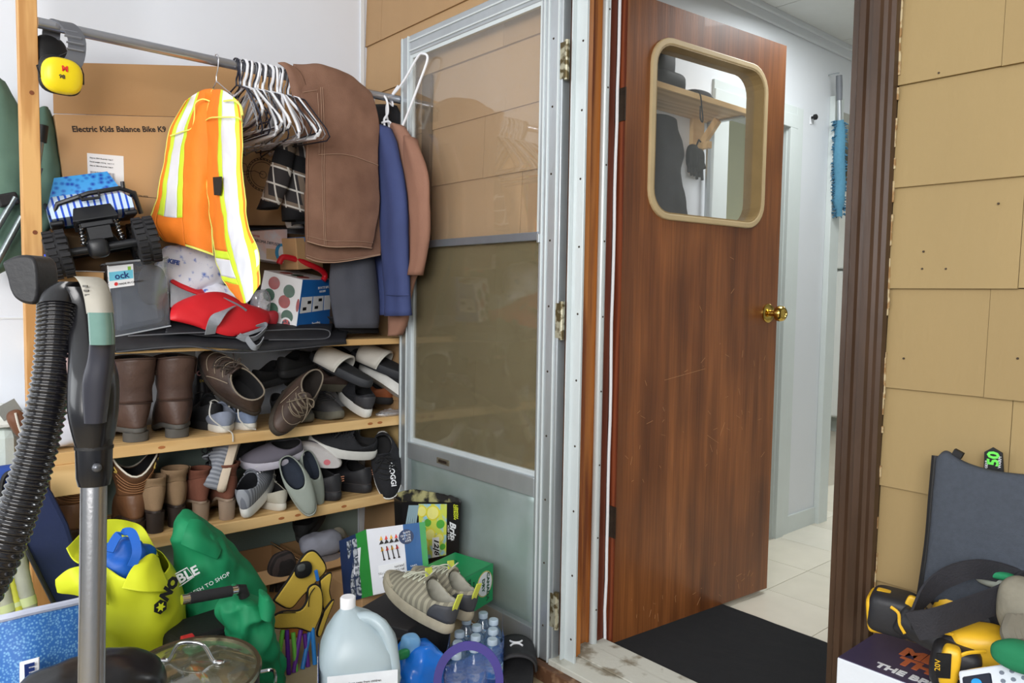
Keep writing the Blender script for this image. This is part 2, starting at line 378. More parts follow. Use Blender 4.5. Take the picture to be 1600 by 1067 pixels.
# ------------------------------------------------------------------ aluminium storm door folded back against the siding
sx0, sx1 = .345, 1.187; sy = -.02; th = .032; sz1 = 2.0; sz0 = -.005
sd = thing('storm_door', 'old aluminium storm door with two glass panes folded flat against the tan siding', 'storm door', (sx1, sy, sz0))
def sb(name, a, c, mat=m_alu, bev=.003, par=None, **k):
    return MB().bx(a, c).build(name, mat, par or sd, world=True, bevel=bev, **k)
yf = sy - th
st = .062; glx0 = sx0 + st + .012; glx1 = 1.098
sb('stile', (sx0, yf, sz0), (sx0 + st, sy, sz1)); sb('stile', (glx1, yf, sz0), (sx1, sy, sz1))
zt = 1.93
sb('rail', (sx0 + st, yf, zt), (glx1, sy, sz1)); sb('rail', (sx0 + st, yf, sz0), (glx1, sy, .075)); sb('rail', (sx0 + st, yf, .475), (glx1, sy, .535))
# raised beads along the stiles and rails
for x in (sx0 + .012, sx0 + .05, glx1 + .012, glx1 + .03, glx1 + .07): sb('bead', (x, yf - .004, sz0), (x + .005, yf + .002, sz1), m_aluw, .0015)
for z in (zt + .012, zt + .045): sb('bead', (sx0 + st, yf - .004, z), (glx1, yf + .002, z + .006), m_aluw, .0015)
for x in (.52, ): pass
kp = MB()
n = 14; net = []
for i in range(n):
    net.append([V((sx0 + st + (glx1 - sx0 - st) * j / (n - 1), sy - .012 - .004 * noise.noise(V((i * .35, j * .3, 1))), .07 + .41 * i / (n - 1))) for j in range(n)])
kp.grid(net).build('kick_panel', M((176, 190, 190), .42, .45, col2=(140, 156, 150), kind='plain', ns=4, bump=.12, bs=25), sd, world=True, smooth=True, solid=.002)
def sash(name, z0, z1, y, glass, frm, w=.016):
    f = MB(); f.bx((glx0 - .014, y - .006, z0), (glx0 + .002, y + .006, z1)); f.bx((glx1 - .008, y - .006, z0), (glx1 + .002, y + .006, z1))
    f.bx((glx0 + .002, y - .006, z0), (glx1 - .008, y + .006, z0 + w)); f.bx((glx0 + .002, y - .006, z1 - w), (glx1 - .008, y + .006, z1))
    fo = f.build(name, frm, sd, world=True, bevel=.001)
    MB().bx((glx0, y - .0015, z0 + w * .8), (glx1 - .006, y + .0015, z1 - w * .8)).build('pane', glass, fo, world=False if False else True)
    return fo
gl1 = glassy((214, 206, 186), .02, .10, .06, 'dusty_glass'); gl2 = glassy((150, 140, 110), .05, .05, .22, 'dirty_glass')
sash('upper_sash', 1.245, zt + .004, yf + .008, gl1, m_aluw)
sash('lower_sash', .535, 1.262, yf + .02, gl2, m_aluw)
# insect screen behind the lower pane
MB().bx((glx0, sy - .006, .54), (glx1, sy - .0045, 1.25)).build('insect_screen', glassy((92, 84, 62), .5, 0.0, .45, 'screen'), sd, world=True)
sb('cross_rail', (glx0 - .012, yf - .003, 1.243), (glx1 + .002, yf + .012, 1.268), M((150, 158, 168), .35, .7, ns=20), .002)
# latch plate on the kick rail, catches
lp = sb('latch_plate', (.60, yf - .004, .492), (.672, yf, .512), M((168, 160, 140), .4, .8, var=.4, ns=60), .001)
sb('latch_slot', (.612, yf - .006, .497), (.66, yf - .003, .507), m_dkmet, .001)
sb('pane_clip', (glx1 + .001, yf - .008, 1.235), (glx1 + .012, yf, 1.262), m_alu, .002)
sb('edge_plate', (sx0 + .004, yf - .003, .92), (sx0 + .02, yf, 1.02), m_aluw, .001)
for k, z in enumerate((1.74, 1.01, .16)):
    h = MB(); h.tube([(sx1 + .012, yf + .004, z - .055), (sx1 + .012, yf + .004, z + .055)], .008, 10); h.bx((sx1 - .008, yf - .003, z - .05), (sx1 + .012, yf + .003, z + .05))
    h.build('hinge', M((176, 172, 150), .45, .6, col2=(90, 78, 50), kind='patch', ns=50), sd, world=True, smooth=True)
rnd = random.Random(4)
b = MB()
for z in [.1 + .19 * k for k in range(10)]:
    b.lathe([(0, 0), (.0035, 0), (.002, .002)], (glx1 + .05, yf, z), 8, (R_(90), 0, 0)); 
b.build('rivet', m_dkmet, sd, world=True)['kind'] = 'stuff'
# aluminium frame screwed to the jamb
zb = thing('door_frame', 'white painted aluminium frame strip screwed to the wooden jamb beside the storm door', 'door frame', (1.23, -.02, 0))
MB().bx((1.204, -.022, .0), (1.25, -.013, 2.1)).build('frame_strip', m_aluw, zb, world=True, bevel=.002)
MB().bx((1.204, -.036, .0), (1.209, -.022, 2.1)).build('frame_lip', m_aluw, zb, world=True, bevel=.001)
MB().bx((1.186, -.018, .0), (1.204, -.012, 2.1)).build('gap_strip', M((90, 70, 56), .6, col2=(50, 40, 34), kind='patch', ns=30), zb, world=True)
for k in range(11): MB().lathe([(0, 0), (.0035, 0), (.002, .002)], (1.236, -.022, .08 + .19 * k), 8, (R_(90), 0, 0)).build('screw', m_dkmet, zb, world=True)

# ------------------------------------------------------------------ wooden door, standing open into the hall
H = V((1.222, .18, 0)); ph = R_(4.8)
Wd, Hd, Td = .79, 1.985, .044
door = thing('door_1', 'brown stained wooden door with a rounded window standing open', 'door', (H.x, H.y, 0), (0, 0, -ph))
del door['category']; del door['label']; struct(door)
# local frame: +y along the door, +x towards the viewer, slab from x=-Td to 0
def rrect(y0, z0, y1, z1, r, n=7):
    pts = []
    for (cy, cz, a0) in ((y1 - r, z1 - r, 0), (y0 + r, z1 - r, 90), (y0 + r, z0 + r, 180), (y1 - r, z0 + r, 270)):
        for k in range(n):
            a = R_(a0 + 90 * k / (n - 1)); pts.append((cy + r * math.cos(a), cz + r * math.sin(a)))
    return pts
def ringf(name, o, i, x0, x1, mat, par, bev=0):
    n = len(o); g = MB()
    rings = [[V((x0, *p)) for p in o], [V((x1, *p)) for p in o], [V((x1, *p)) for p in i], [V((x0, *p)) for p in i]]
    vs = [p for r in rings for p in r]; fs = []
    for a in range(4):
        c = (a + 1) % 4
        for k in range(n): fs.append((a * n + k, a * n + (k + 1) % n, c * n + (k + 1) % n, c * n + k))
    return g.add(vs, fs).build(name, mat, par, bevel=bev)
WO = (.10, 1.325, .682, 1.885)
hole = rrect(WO[0] + .015, WO[1] + .015, WO[2] - .015, WO[3] - .015, .08)
# slab with a true opening: outer loop matched point to point with the hole
nn = len(hole); outer = []; ZS = 1.22
cy, cz = (WO[0] + WO[2]) / 2, (WO[1] + WO[3]) / 2
for (y, z) in hole:
    dy, dz = y - cy, z - cz
    ts = [(Wd - cy) / dy if dy > 1e-6 else 9e9, (-cy) / dy if dy < -1e-6 else 9e9, (Hd - cz) / dz if dz > 1e-6 else 9e9, (ZS - cz) / dz if dz < -1e-6 else 9e9]
    t = min(ts); outer.append([cy + dy * t, cz + dz * t])
for cyy, czz in ((0, ZS), (Wd, ZS), (Wd, Hd), (0, Hd)):
    k = min(range(nn), key=lambda i: (outer[i][0] - cyy) ** 2 + (outer[i][1] - czz) ** 2); outer[k] = [cyy, czz]
m_door = M((160, 98, 52), .36, col2=(112, 66, 35), kind='plain', ns=9, bump=.06, bs=120, stretch=(1, 2.2, .12), coat=.1)
# richer door material: long grain streaks, darker worn patches in the middle, lighter scuffs
nt = m_door.node_tree; N = nt.nodes; L = nt.links
rp = [n for n in N if n.type == 'VALTORGB'][0]; bs_ = N['Principled BSDF']
mp2 = N.new('ShaderNodeMapping'); mp2.inputs['Scale'].default_value = (1, 60, 1.6); tc2 = [n for n in N if n.type == 'TEX_COORD'][0]
L.new(tc2.outputs['Object'], mp2.inputs[0]); g2 = N.new('ShaderNodeTexNoise'); g2.inputs['Scale'].default_value = 2.5; g2.inputs['Detail'].default_value = 6
L.new(mp2.outputs[0], g2.inputs['Vector'])
r2 = N.new('ShaderNodeValToRGB'); r2.color_ramp.elements[0].position = .35; r2.color_ramp.elements[0].color = (.62, .62, .62, 1); r2.color_ramp.elements[1].position = .62; r2.color_ramp.elements[1].color = (1, 1, 1, 1)
mx = N.new('ShaderNodeMix'); mx.data_type = 'RGBA'; mx.blend_type = 'MULTIPLY'; mx.inputs[0].default_value = .7
L.new(g2.outputs['Fac'], r2.inputs[0]); L.new(rp.outputs[0], mx.inputs[6]); L.new(r2.outputs[0], mx.inputs[7])
g3 = N.new('ShaderNodeTexNoise'); g3.inputs['Scale'].default_value = 2.2; g3.inputs['Detail'].default_value = 2
mp3 = N.new('ShaderNodeMapping'); mp3.inputs['Scale'].default_value = (1, 1.6, .8); mp3.inputs['Location'].default_value = (0, .3, .2); L.new(tc2.outputs['Object'], mp3.inputs[0]); L.new(mp3.outputs[0], g3.inputs['Vector'])
r3 = N.new('ShaderNodeValToRGB'); r3.color_ramp.elements[0].position = .42; r3.color_ramp.elements[0].color = (.55, .50, .48, 1); r3.color_ramp.elements[1].position = .6; r3.color_ramp.elements[1].color = (1.0, 1.0, 1.0, 1)
m4 = N.new('ShaderNodeMix'); m4.data_type = 'RGBA'; m4.blend_type = 'MULTIPLY'; m4.inputs[0].default_value = .7
L.new(g3.outputs['Fac'], r3.inputs[0]); L.new(mx.outputs[2], m4.inputs[6]); L.new(r3.outputs[0], m4.inputs[7]); L.new(m4.outputs[2], bs_.inputs['Base Color'])
slab = ringf('slab', outer, hole, -Td, 0, m_door, door)
low = MB(); low.bx((-Td, 0, .003), (0, Wd, ZS)); tmp = low.build('slab', m_door, door)
bm = bmesh.new(); bm.from_mesh(slab.data); bm.from_mesh(tmp.data); bmesh.ops.remove_doubles(bm, verts=bm.verts, dist=1e-4); bm.to_mesh(slab.data); bm.free(); bpy.data.objects.remove(tmp)
m_beige = M((206, 186, 146), .45, var=.08, ns=10, bump=.05)
ringf('window_trim', rrect(*WO, .09), rrect(WO[0] + .020, WO[1] + .020, WO[2] - .020, WO[3] - .020, .072), -.03, .010, M((190, 168, 128), .45, var=.1, ns=10, bump=.05), door, .004)
ringf('window_reveal', rrect(WO[0] + .016, WO[1] + .016, WO[2] - .016, WO[3] - .016, .075), rrect(WO[0] + .0235, WO[1] + .0235, WO[2] - .0235, WO[3] - .0235, .069), -Td - .022, .008, M((150, 126, 84), .5), door)
g = MB(); g.prism([V((-.034, *p)) for p in rrect(WO[0] + .02, WO[1] + .02, WO[2] - .02, WO[3] - .02, .07)], (.003, 0, 0)); g.build('door_glass', glassy((225, 230, 230), .01, .02, .04, 'clear_glass'), door)
MB().box((-Td / 2, -.0012, Hd / 2), (Td - .002, .003, Hd - .004)).build('hinge_edge', m_red, door)
for z in (1.655, .385):
    hb = MB(); hb.box((-.012, -.004, z), (.03, .004, .098)); hb.tube([(-Td - .0 + .0, -.008, z - .05), (-Td, -.008, z + .05)], .007, 10); hb.box((-Td - .0, -.03, z), (.004, .05, .098))
    hb.build('hinge', m_dkmet, door, smooth=True)
m_brass = M((212, 178, 92), .12, 1, var=.05, bump=0)
kb = MB(); zk, yk = 1.03, .735
kb.lathe([(0, 0), (.034, 0), (.034, .004), (.030, .008), (.012, .011), (.011, .028), (.016, .034), (.0265, .042), (.0285, .052), (.026, .062), (.018, .069), (.011, .070), (.009, .067), (0, .067)], (0, yk, zk), 28, (0, R_(90), 0))
kb.build('door_knob', m_brass, door, smooth=True)
kb = MB(); kb.lathe([(0, 0), (.034, 0), (.030, .008), (.012, .011), (.011, .03), (.0265, .042), (.0285, .052), (.018, .066), (0, .067)], (-Td, yk, zk), 24, (0, R_(-90), 0)); kb.build('door_knob', m_brass, door, smooth=True)
MB().bx((-.034, Wd - .001, zk - .028), (-.01, Wd + .002, zk + .028)).build('latch_plate', m_brass, door)
# pale scratches
sc = MB(); rnd = random.Random(3)
for k in range(70):
    y0 = rnd.uniform(.03, .75); z0 = rnd.choice([rnd.uniform(.02, .1), rnd.uniform(.1, 1.25), rnd.uniform(.45, .9)]); a = rnd.gauss(.2, .7) if rnd.random() < .6 else rnd.gauss(1.5, .3); l = rnd.uniform(.004, .03)
    sc.box((.0003, y0, z0), (.0006, l, .0007), (a, 0, 0))
for (y0, z0, l, a) in ((.30, .83, .2, .14), (.45, .60, .07, -.5), (.5, .63, .05, 1.1)): sc.box((.0003, y0, z0), (.0006, l, .0008), (a, 0, 0))
sc = sc.build('scratch', M((190, 142, 96), .6), door); sc['kind'] = 'stuff'

# ------------------------------------------------------------------ hall things
m = MB()
nx = 26; net = [[V((1.14 + .95 * i / nx, .18 + .53 * j / nx, IZ + .012 + .0015 * noise.noise(V((i * .5, j * .5, 0))))) for j in range(nx + 1)] for i in range(nx + 1)]
tag(m.grid(net).build('doormat', M((24, 26, 30), .95, var=.35, ns=220, bump=.8, bs=500), solid=.011, off=-1), 'black ribbed doormat lying on the hall floor under the open door', 'doormat')
sh = thing('wall_shelf', 'raw wooden shelf on a bracket seen through the door window', 'shelf', (.957, .7, 1.77))
MB().bx((.958, .2, 1.765), (1.15, .985, 1.785)).build('board', m_pine, sh, world=True, bevel=.002)
MB().bx((.958, .86, 1.56), (.975, .93, 1.765)).build('cleat', m_pine, sh, world=True)
bk = MB(); bk.para((.975, .885, 1.67), (.0, .02, 0), (.018, 0, -.018), (.075, 0, .09)); bk.build('brace', m_pine, sh, world=True)
bk = MB(); bk.bx((.976, .945, 1.35), (.984, .965, 1.762)); bk.bx((.976, .945, 1.757), (1.13, .965, 1.764)); bk.build('metal_bracket', m_alu, sh, world=True)
MB().bx((.975, .84, 1.64), (1.06, .86, 1.665)).build('peg', m_pine, sh, world=True)
ch = thing('camera_bag', 'tall black pouch with a hanging cord on the shelf behind the glass', 'bag', (1.06, .56, 1.785))
MB().superq((1.06, .56, 1.82), (.055, .08, .036), .5, .5).build('pouch', m_black, ch, world=True, smooth=True)
MB().superq((1.06, .55, 1.885), (.035, .045, .05), .4, .5).build('crown', m_black, ch, world=True, smooth=True)
MB().tube(crom([(1.1, .63, 1.8), (1.155, .635, 1.79), (1.16, .65, 1.73), (1.158, .66, 1.69), (1.158, .645, 1.70), (1.16, .64, 1.74)], 20), .0025, 6).build('cord', m_black, ch, world=True, smooth=True)
o = MB().superq((1.07, .76, 1.805), (.03, .055, .024), .6, .7).superq((1.07, .79, 1.80), (.03, .04, .016), .6, .7).build('beanie', M((52, 50, 52), .8), smooth=True)
tag(o, 'small dark cap lying on the shelf to the right of the tall black pouch', 'cap')
# black coat hanging from the wall below the shelf
net = [[(.985, .46, 1.70), (1.07, .53, 1.71), (1.07, .62, 1.70), (.99, .69, 1.66)], [(.98, .44, 1.6), (1.09, .52, 1.6), (1.09, .64, 1.6), (.985, .72, 1.57)],
       [(.98, .44, 1.5), (1.10, .53, 1.5), (1.09, .64, 1.5), (.985, .72, 1.48)], [(.98, .42, 1.3), (1.11, .5, 1.3), (1.10, .68, 1.3), (.985, .76, 1.3)], [(.98, .40, 1.0), (1.11, .5, 1.0), (1.10, .70, 1.0), (.985, .80, 1.0)]]
o = MB().grid(patch(net, 40, 30, .008, 14, 1)).build('coat', M((24, 24, 28), .8, var=.3), solid=.004, smooth=True)
tag(o, 'long black coat hanging under the shelf behind the door window', 'coat')
gl = thing('work_gloves', 'pair of dark gloves hanging from the wooden shelf bracket', 'gloves', (1.03, .80, 1.66))
for k, (dy, dz) in enumerate(((0, 0), (.035, -.01))):
    c = V((1.04, .77 + dy, 1.60 + dz)); g = MB(); g.superq(c, (.018, .028, .045), .7, .7)
    for f in range(4): g.tube([c + V((0, -.02 + f * .013, -.02)), c + V((.004, -.026 + f * .017, -.06 - .01 * (f % 2)))], [.008, .005], 6)
    g.tube([c + V((0, .02, .01)), c + V((.003, .04, -.025))], [.008, .006], 6); g.build('glove', m_black, gl, world=True, smooth=True)
MB().tube([(1.04, .79, 1.64), (1.03, .82, 1.67), (1.02, .85, 1.665)], .003, 6).build('loop', m_black, gl, world=True)
# duster on its hook
pt, pm, pb = P(1311, 118, x=1.01), P(1312, 188, x=1.01), P(1311, 338, x=1.01)
du = thing('duster', 'blue microfibre duster with a grey handle hanging on the white hall wall', 'duster', pm)
MB().tube([pt + V((0, 0, 0)), pt * .75 + pm * .25, pt * .45 + pm * .55], [.014, .015, .013], 12).build('handle', M((120, 124, 130), .4), du, world=True, smooth=True)
MB().tube([pt * .45 + pm * .55, pm], .010, 10).build('shaft', m_alu, du, world=True, smooth=True)
n = 14; pts = [pm.lerp(pb, k / n) + V((0, .004 * math.sin(k * .9), 0)) for k in range(n + 1)]
MB().tube(pts, [.018 + .008 * math.sin(math.pi * min(1, k / 4 / 1.0) / 2) if k < n - 1 else .016 for k in range(n + 1)], 14).build('core', M((88, 144, 172), .9, var=.1, ns=80, bump=.5), du, world=True, smooth=True)
fr = MB(); rnd = random.Random(9); side = V((.6, .8, 0))
for k in range(420):
    t = rnd.random(); c = pm.lerp(pb, t); a = rnd.uniform(0, 2 * math.pi)
    d = (V((.63, .77, 0)) * math.cos(a) + V((.77, -.63, 0)) * math.sin(a) * .5)
    if d.dot(V((.77, -.63, 0))) > .3: continue
    q = c + d * .022; fr.tube([q, q + d * rnd.uniform(.012, .02) + V((0, 0, rnd.uniform(-.012, .004)))], [.0035, .002], 5)
fr = fr.build('fringe', M((72, 122, 152), .95, var=.3, ns=90), du, world=True); fr['kind'] = 'stuff'
MB().tube([pt + V((0, 0, .012)), pt + V((-.03, 0, .014)), V((.957, pt.y, pt.z + .012))], .003, 6).build('hanging_loop', m_alu, du, world=True)
pk = P(1273, 183, x=.975); hk = thing('wall_hook', 'small black knob on the white wall left of the blue duster', 'hook', (.957, pk.y, pk.z))
MB().lathe([(0, 0), (.006, 0), (.006, .012), (.013, .016), (.013, .026), (.008, .03), (0, .03)], (.957, pk.y, pk.z), 14, (0, R_(90), 0)).build('knob', m_black, hk, world=True, smooth=True)
MB().box((.9585, pk.y, pk.z - .01), (.003, .016, .04)).build('back_plate', m_white_pl, hk, world=True)
# fridge in the room beyond
fg = thing('fridge', 'tall white fridge with notes on its door in the room beyond the hall', 'fridge', (-.4, 4.5, IZ))
MB().bx((-.85, 4.58, .10), (.14, 5.2, 2.02)).build('body', M((226, 230, 230), .35, var=.02), fg, world=True, bevel=.01)
MB().bx((-.85, 4.52, .115), (.14, 4.575, 1.32)).build('lower_door', M((232, 235, 236), .3, var=.02), fg, world=True, bevel=.012)
MB().bx((-.85, 4.52, 1.34), (.14, 4.575, 2.015)).build('upper_door', M((232, 235, 236), .3, var=.02), fg, world=True, bevel=.012)
MB().bx((-.83, 4.6, IZ + .001), (.12, 5.18, .1)).build('toe_grille', M((170, 176, 176), .5), fg, world=True)
def fnote(name, u0, v0, u1, v1, col, lab, col2=None):
    a, c = P(u0, v0, y=4.516), P(u1, v1, y=4.516)
    o = MB().bx((a.x, 4.515, c.z), (c.x, 4.52, a.z)).build(name, M(col, .6, col2=col2, kind='patch' if col2 else 'plain', ns=22, bump=0)); tag(o, lab, 'note'); return o
fnote('note_card', 1327, 314, 1349, 345, (226, 84, 60), 'red card stuck high on the white fridge door', (240, 190, 60))
fnote('note_card', 1324, 348, 1346, 378, (96, 190, 84), 'green card stuck on the fridge below the red one', (240, 240, 230))
fnote('note_card', 1324, 380, 1346, 386, (214, 60, 56), 'small red strip at the foot of the green card on the fridge')
# ------------------------------------------------------------------ shoe rack: post, rod and three boards
SX = .34
post = tag(MB().bx((.302, -1.227, FZ), (.34, -1.183, 2.6)).build('wooden_post', m_pinev, bevel=.002), 'rough pine post standing at the left end of the shelves', 'post')
for z in (1.62, 1.25, .95): MB().lathe([(0, 0), (.006, .0), (.006, .0006), (0, .0006)], (.3402, -1.20, z - .02), 12, (0, R_(90), 0)).build('wood_knot', M((122, 66, 34), .6), post, world=True)
ZS1, ZS2, ZS3 = .915, .622, .335
for z, th_, lab in ((ZS1, .022, 'upper pine shelf board carrying boxes, bin and life jacket'), (ZS2, .034, 'middle pine shelf board carrying tall brown boots and shoes'), (ZS3, .036, 'lowest pine shelf board carrying cowboy boots and sneakers')):
    b = MB(); b.bx((.008, -1.18, z - th_), (SX, -.002, z)); o = tag(b.build('shelf_board', m_pine, bevel=.002), lab, 'shelf', None)
    rnd = random.Random(int(z * 100))
    for i in range(3): MB().lathe([(0, 0), (.012, 0), (.012, .0004), (0, .0004)], (SX + .0002, rnd.uniform(-1.05, -.1), z - th_ / 2), 14, (0, R_(90), 0), sx=.4, sy=.9).build('wood_knot', M((176, 110, 62), .6), o, world=True)
o = MB().bx((.30, -1.178, .50), (.345, -1.095, .588)).build('wood_block', m_pine, bevel=.002); tag(o, 'short pine block screwed under the middle shelf at its left end', 'wood block')
o = MB().bx((.005, -.02, .44), (.30, -.003, .587)).build('end_panel', M((206, 178, 124), .6, col2=(180, 150, 96), kind='wood', ns=6, stretch=(.3, 1, 1))); tag(o, 'pale plywood piece closing the right end under the middle shelf', 'panel')
rod = thing('closet_rod', 'long grey metal closet rod carrying hangers and clothes', 'rod', (SX, -1.18, 1.787))
MB().tube([(SX, -1.183, 1.787), (SX, -.6, 1.785), (SX, -.012, 1.787)], .0145, 16).build('tube', M((176, 178, 186), .28, .85, var=.1, ns=30, bump=.05), rod, world=True, smooth=True)
MB().tube([(SX, -.03, 1.787), (SX, -.002, 1.787)], .022, 16).build('end_socket', m_alu, rod, world=True, smooth=True)
def rody(u): 
    d = P(u, 100, x=SX); return d.y

# ------------------------------------------------------------------ cardboard box of the balance bike
m_card = M((196, 156, 112), .8, var=.06, ns=4, bump=.05, bs=40); m_card2 = M((182, 142, 98), .8, var=.08, ns=4, bump=.05)
m_ink = M((52, 44, 42), .8, var=0, bump=0); m_inkl = M((120, 92, 66), .8, var=0, bump=0)
def para_pts(name, q4, back, mat, par, **k):
    """slab through four picked corners, thickened by the vector back"""
    return MB().prism([V(p) for p in q4], back).build(name, mat, par, world=True, **k)
cb = thing('cardboard_box', 'large brown cardboard box with black bike drawing leaning on the white wall', 'box', (.1, -.8, 1.2))
X1 = .135
q = [P(85, 178, x=X1), P(560, 190, x=X1), P(545, 352, x=X1), P(108, 352, x=X1)]
para_pts('body', q, (-.13, 0, 0), m_card, cb, bevel=.002)
q2 = [P(82, 97, x=X1 - .04), P(500, 108, x=X1 - .04), P(560, 190, x=X1 - .004), P(84, 177, x=X1 - .004)]
para_pts('flap', q2, (-.004, 0, 0), m_card2, cb)
text('Electric Kids Balance Bike K9', P(113, 206, x=X1), P(249, 206, x=X1) - P(113, 206, x=X1), (0, 0, 1), .0245, m_ink, cb, bold=.0006, sx=.93)
text('MODEL NO. K9 / CTN SIZE', P(180, 304, x=X1), (0, 1, 0), (0, 0, 1), .008, m_ink, cb)
MB().box((P(230, 308, x=X1 + .001)), (.0008, .12, .001)).build('print_rule', m_ink, cb, world=True)
lb = para_pts('shipping_label', [P(136, 239, x=X1 + .0008), P(193, 244, x=X1 + .0008), P(194, 296, x=X1 + .0008), P(138, 296, x=X1 + .0008)], (-.0008, 0, 0), m_white_pl, cb)
bc = MB(); rnd = random.Random(1); yy = P(141, 272, x=X1).y; ye = P(179, 272, x=X1).y; zt_, zb_ = P(141, 267, x=X1).z, P(141, 279, x=X1).z
while yy < ye:
    wd = rnd.choice((.0008, .0014, .002)); bc.bx((X1 + .0009, yy, zb_), (X1 + .0013, yy + wd, zt_)); yy += wd + rnd.choice((.001, .0016))
bc.build('barcode', M((140, 140, 146), .7, bump=0), cb, world=True)
for k, vv in enumerate((247, 253, 259, 285)): text('Ship to: 2841 Dock Rd  Unit 7' if k % 2 == 0 else 'Parcel weight 14.2 kg   Lot 1 / 1', P(140, vv, x=X1 + .001), (0, 1, 0), (0, 0, 1), .0052, m_ink, cb)
# line drawing of the bike
ln = MB(); c1 = P(411, 273, x=X1 + .0008)
def circ(c, r, rr=.0009, n=30): return ln.tube([c + V((0, r * math.cos(2 * math.pi * k / n), r * math.sin(2 * math.pi * k / n))) for k in range(n)], rr, 5, closed=True)
for r in (.058, .052, .044, .012): circ(c1, r)
for k in range(30):
    a = 2 * math.pi * k / 30; ln.tube([c1 + V((0, .052 * math.cos(a), .052 * math.sin(a))), c1 + V((0, .058 * math.cos(a + .08), .058 * math.sin(a + .08)))], .0012, 4)
c0 = c1 + V((0, -.24, 0))
for r in (.058, .052, .044, .012): circ(c0, r)
for seg in ([(0, 0), (.0, .0), (-.03, .01), (-.08, .0), (-.13, .03)], [(-.06, .06), (-.09, .075), (-.13, .07), (-.12, .055), (-.06, .06)], [(-.09, .05), (-.085, .01), (-.12, -.02)], [(-.24, 0), (-.20, .09), (-.19, .12)], [(-.13, .03), (-.19, .09)], [(-.1, .035), (-.06, .03), (-.05, -.005), (-.1, -.01), (-.1, .035)]):
    ln.tube([c1 + V((0, a, b_)) for a, b_ in seg], .001, 5)
ln.build('bike_drawing', m_ink, cb, world=True)
bb = thing('storage_box', 'dark box holding up the balance bike carton at the back of the shelf', 'box', (.06, -.75, ZS1))
MB().bx((.01, -1.15, ZS1 + .001), (.12, -.20, 1.292)).build('body', M((120, 92, 62), .8), bb, world=True, bevel=.003)
MB().bx((.118, -1.12, 1.20), (.1215, -.24, 1.24)).build('tape', M((150, 120, 84), .5), bb, world=True)

# ------------------------------------------------------------------ things on the upper shelf
def quadbox(name, b4, t4, mat, par, **k):
    return MB().add(list(b4) + list(t4), [(3, 2, 1, 0), (4, 5, 6, 7), (0, 1, 5, 4), (1, 2, 6, 5), (2, 3, 7, 6), (3, 0, 4, 7)]).build(name, mat, par, world=True, **k)
def bil(p00, p10, p01, p11):
    def f(s, t, o=0.0):
        a = p00.lerp(p10, s); b = p01.lerp(p11, s); n = (p10 - p00).cross(p01 - p00).normalized(); return a.lerp(b, t) + n * o
    return f
def disc(f, s, t, rs, rt, n=18, o=.0008, z0=.0001):
    pts = [f(s + rs * math.cos(2 * math.pi * k / n), t + rt * math.sin(2 * math.pi * k / n), o) for k in range(n)]
    c = f(s, t, o); n_ = (f(.5, .5, 1) - f(.5, .5, 0)); return MB().prism([p - n_ * (o - z0) for p in pts], n_ * (o - z0))
def rect(f, s0, t0, s1, t1, o=.0006):
    n_ = (f(.5, .5, 1) - f(.5, .5, 0)); return MB().prism([f(s0, t0), f(s1, t0), f(s1, t1), f(s0, t1)], n_ * o)
dfb = thing('small_printed_box', 'white printed carton half hidden behind the orange vest and bocce box', 'box', P(420, 400, x=.22))
a0, a1, a2 = P(388, 402, x=.23), P(449, 412, x=.19), P(449, 358, x=.19); a3 = P(388, 362, x=.23)
quadbox('carton', (a0, a1, a1 + V((-.05, -.03, 0)), a0 + V((-.05, -.03, 0))), (a3, a2, a2 + V((-.05, -.03, 0)), a3 + V((-.05, -.03, 0))), M((224, 218, 226), .5, col2=(232, 200, 196), kind='patch', ns=14, bump=0), dfb, bevel=.001)
fq = bil(a0, a1, a3, a2)
text('AROMA DIFFUSER', fq(.15, .62), a1 - a0, a3 - a0, .0145, M((90, 88, 96), .6), dfb, sx=.9)
text('STARTER', fq(.05, .84), a1 - a0, a3 - a0, .009, M((200, 70, 80), .6), dfb)
rect(fq, .45, .05, .8, .4).build('print', M((214, 186, 150), .6, bump=0), dfb, world=True)
disc(fq, .84, .3, .17, .28).build('print', M((60, 150, 200), .5, bump=0), dfb, world=True)
disc(fq, .84, .3, .08, .2, o=.0014).build('print', M((230, 236, 240), .5, bump=0), dfb, world=True)
p0 = P(470, 420, x=.2)
tb = thing('small_carton', 'small brown carton with blue tape beside the bocce box', 'box', p0)
MB().box(p0 + V((0, 0, .055)), (.09, .12, .11), (.1, 0, .3)).build('carton', m_card, tb, world=True, bevel=.003)
MB().box(p0 + V((.0, 0, .104)), (.093, .05, .016), (.1, 0, .3)).build('tape', M((60, 130, 200), .4), tb, world=True)
sb_ = tag(MB().bx((.12, -.55, ZS1 + .001), (.2, -.2, 1.10)).build('shoe_carton', M((60, 48, 40), .8), bevel=.003), 'dark carton standing behind the bocce box', 'box')
# bocce box
bz = thing('bocce_set_box', 'white and blue carton with red and green balls and a red handle', 'box', P(462, 519, x=.30))
B0, B1, B2 = P(462, 519, x=.30), P(398, 500, x=.24), P(519, 507, x=.19); T0, T1, T2 = P(473, 437, x=.29), P(413, 422, x=.235), P(521, 437, x=.19)
quadbox('carton', (B1, B0, B2, B1 + B2 - B0), (T1, T0, T2, T1 + T2 - T0), M((236, 236, 240), .35, var=.02, bump=0), bz, bevel=.001)
fl = bil(B1, B0, T1, T0); fr_ = bil(B0, B2, T0, T2)
rect(fr_, .0, .0, 1, 1, .0006).build('blue_side', M((36, 108, 186), .35, var=.06, bump=0), bz, world=True)
for s0 in (.04, .38, .72): rect(fr_, s0, .35, min(s0 + .31, .99), .66, .0012).build('print', m_white_pl, bz, world=True)
for s0, t0 in ((.1, .4), (.22, .52), (.44, .4), (.54, .55)): rect(fr_, s0, t0, s0 + .1, t0 + .06, .0018).build('print', m_black, bz, world=True)
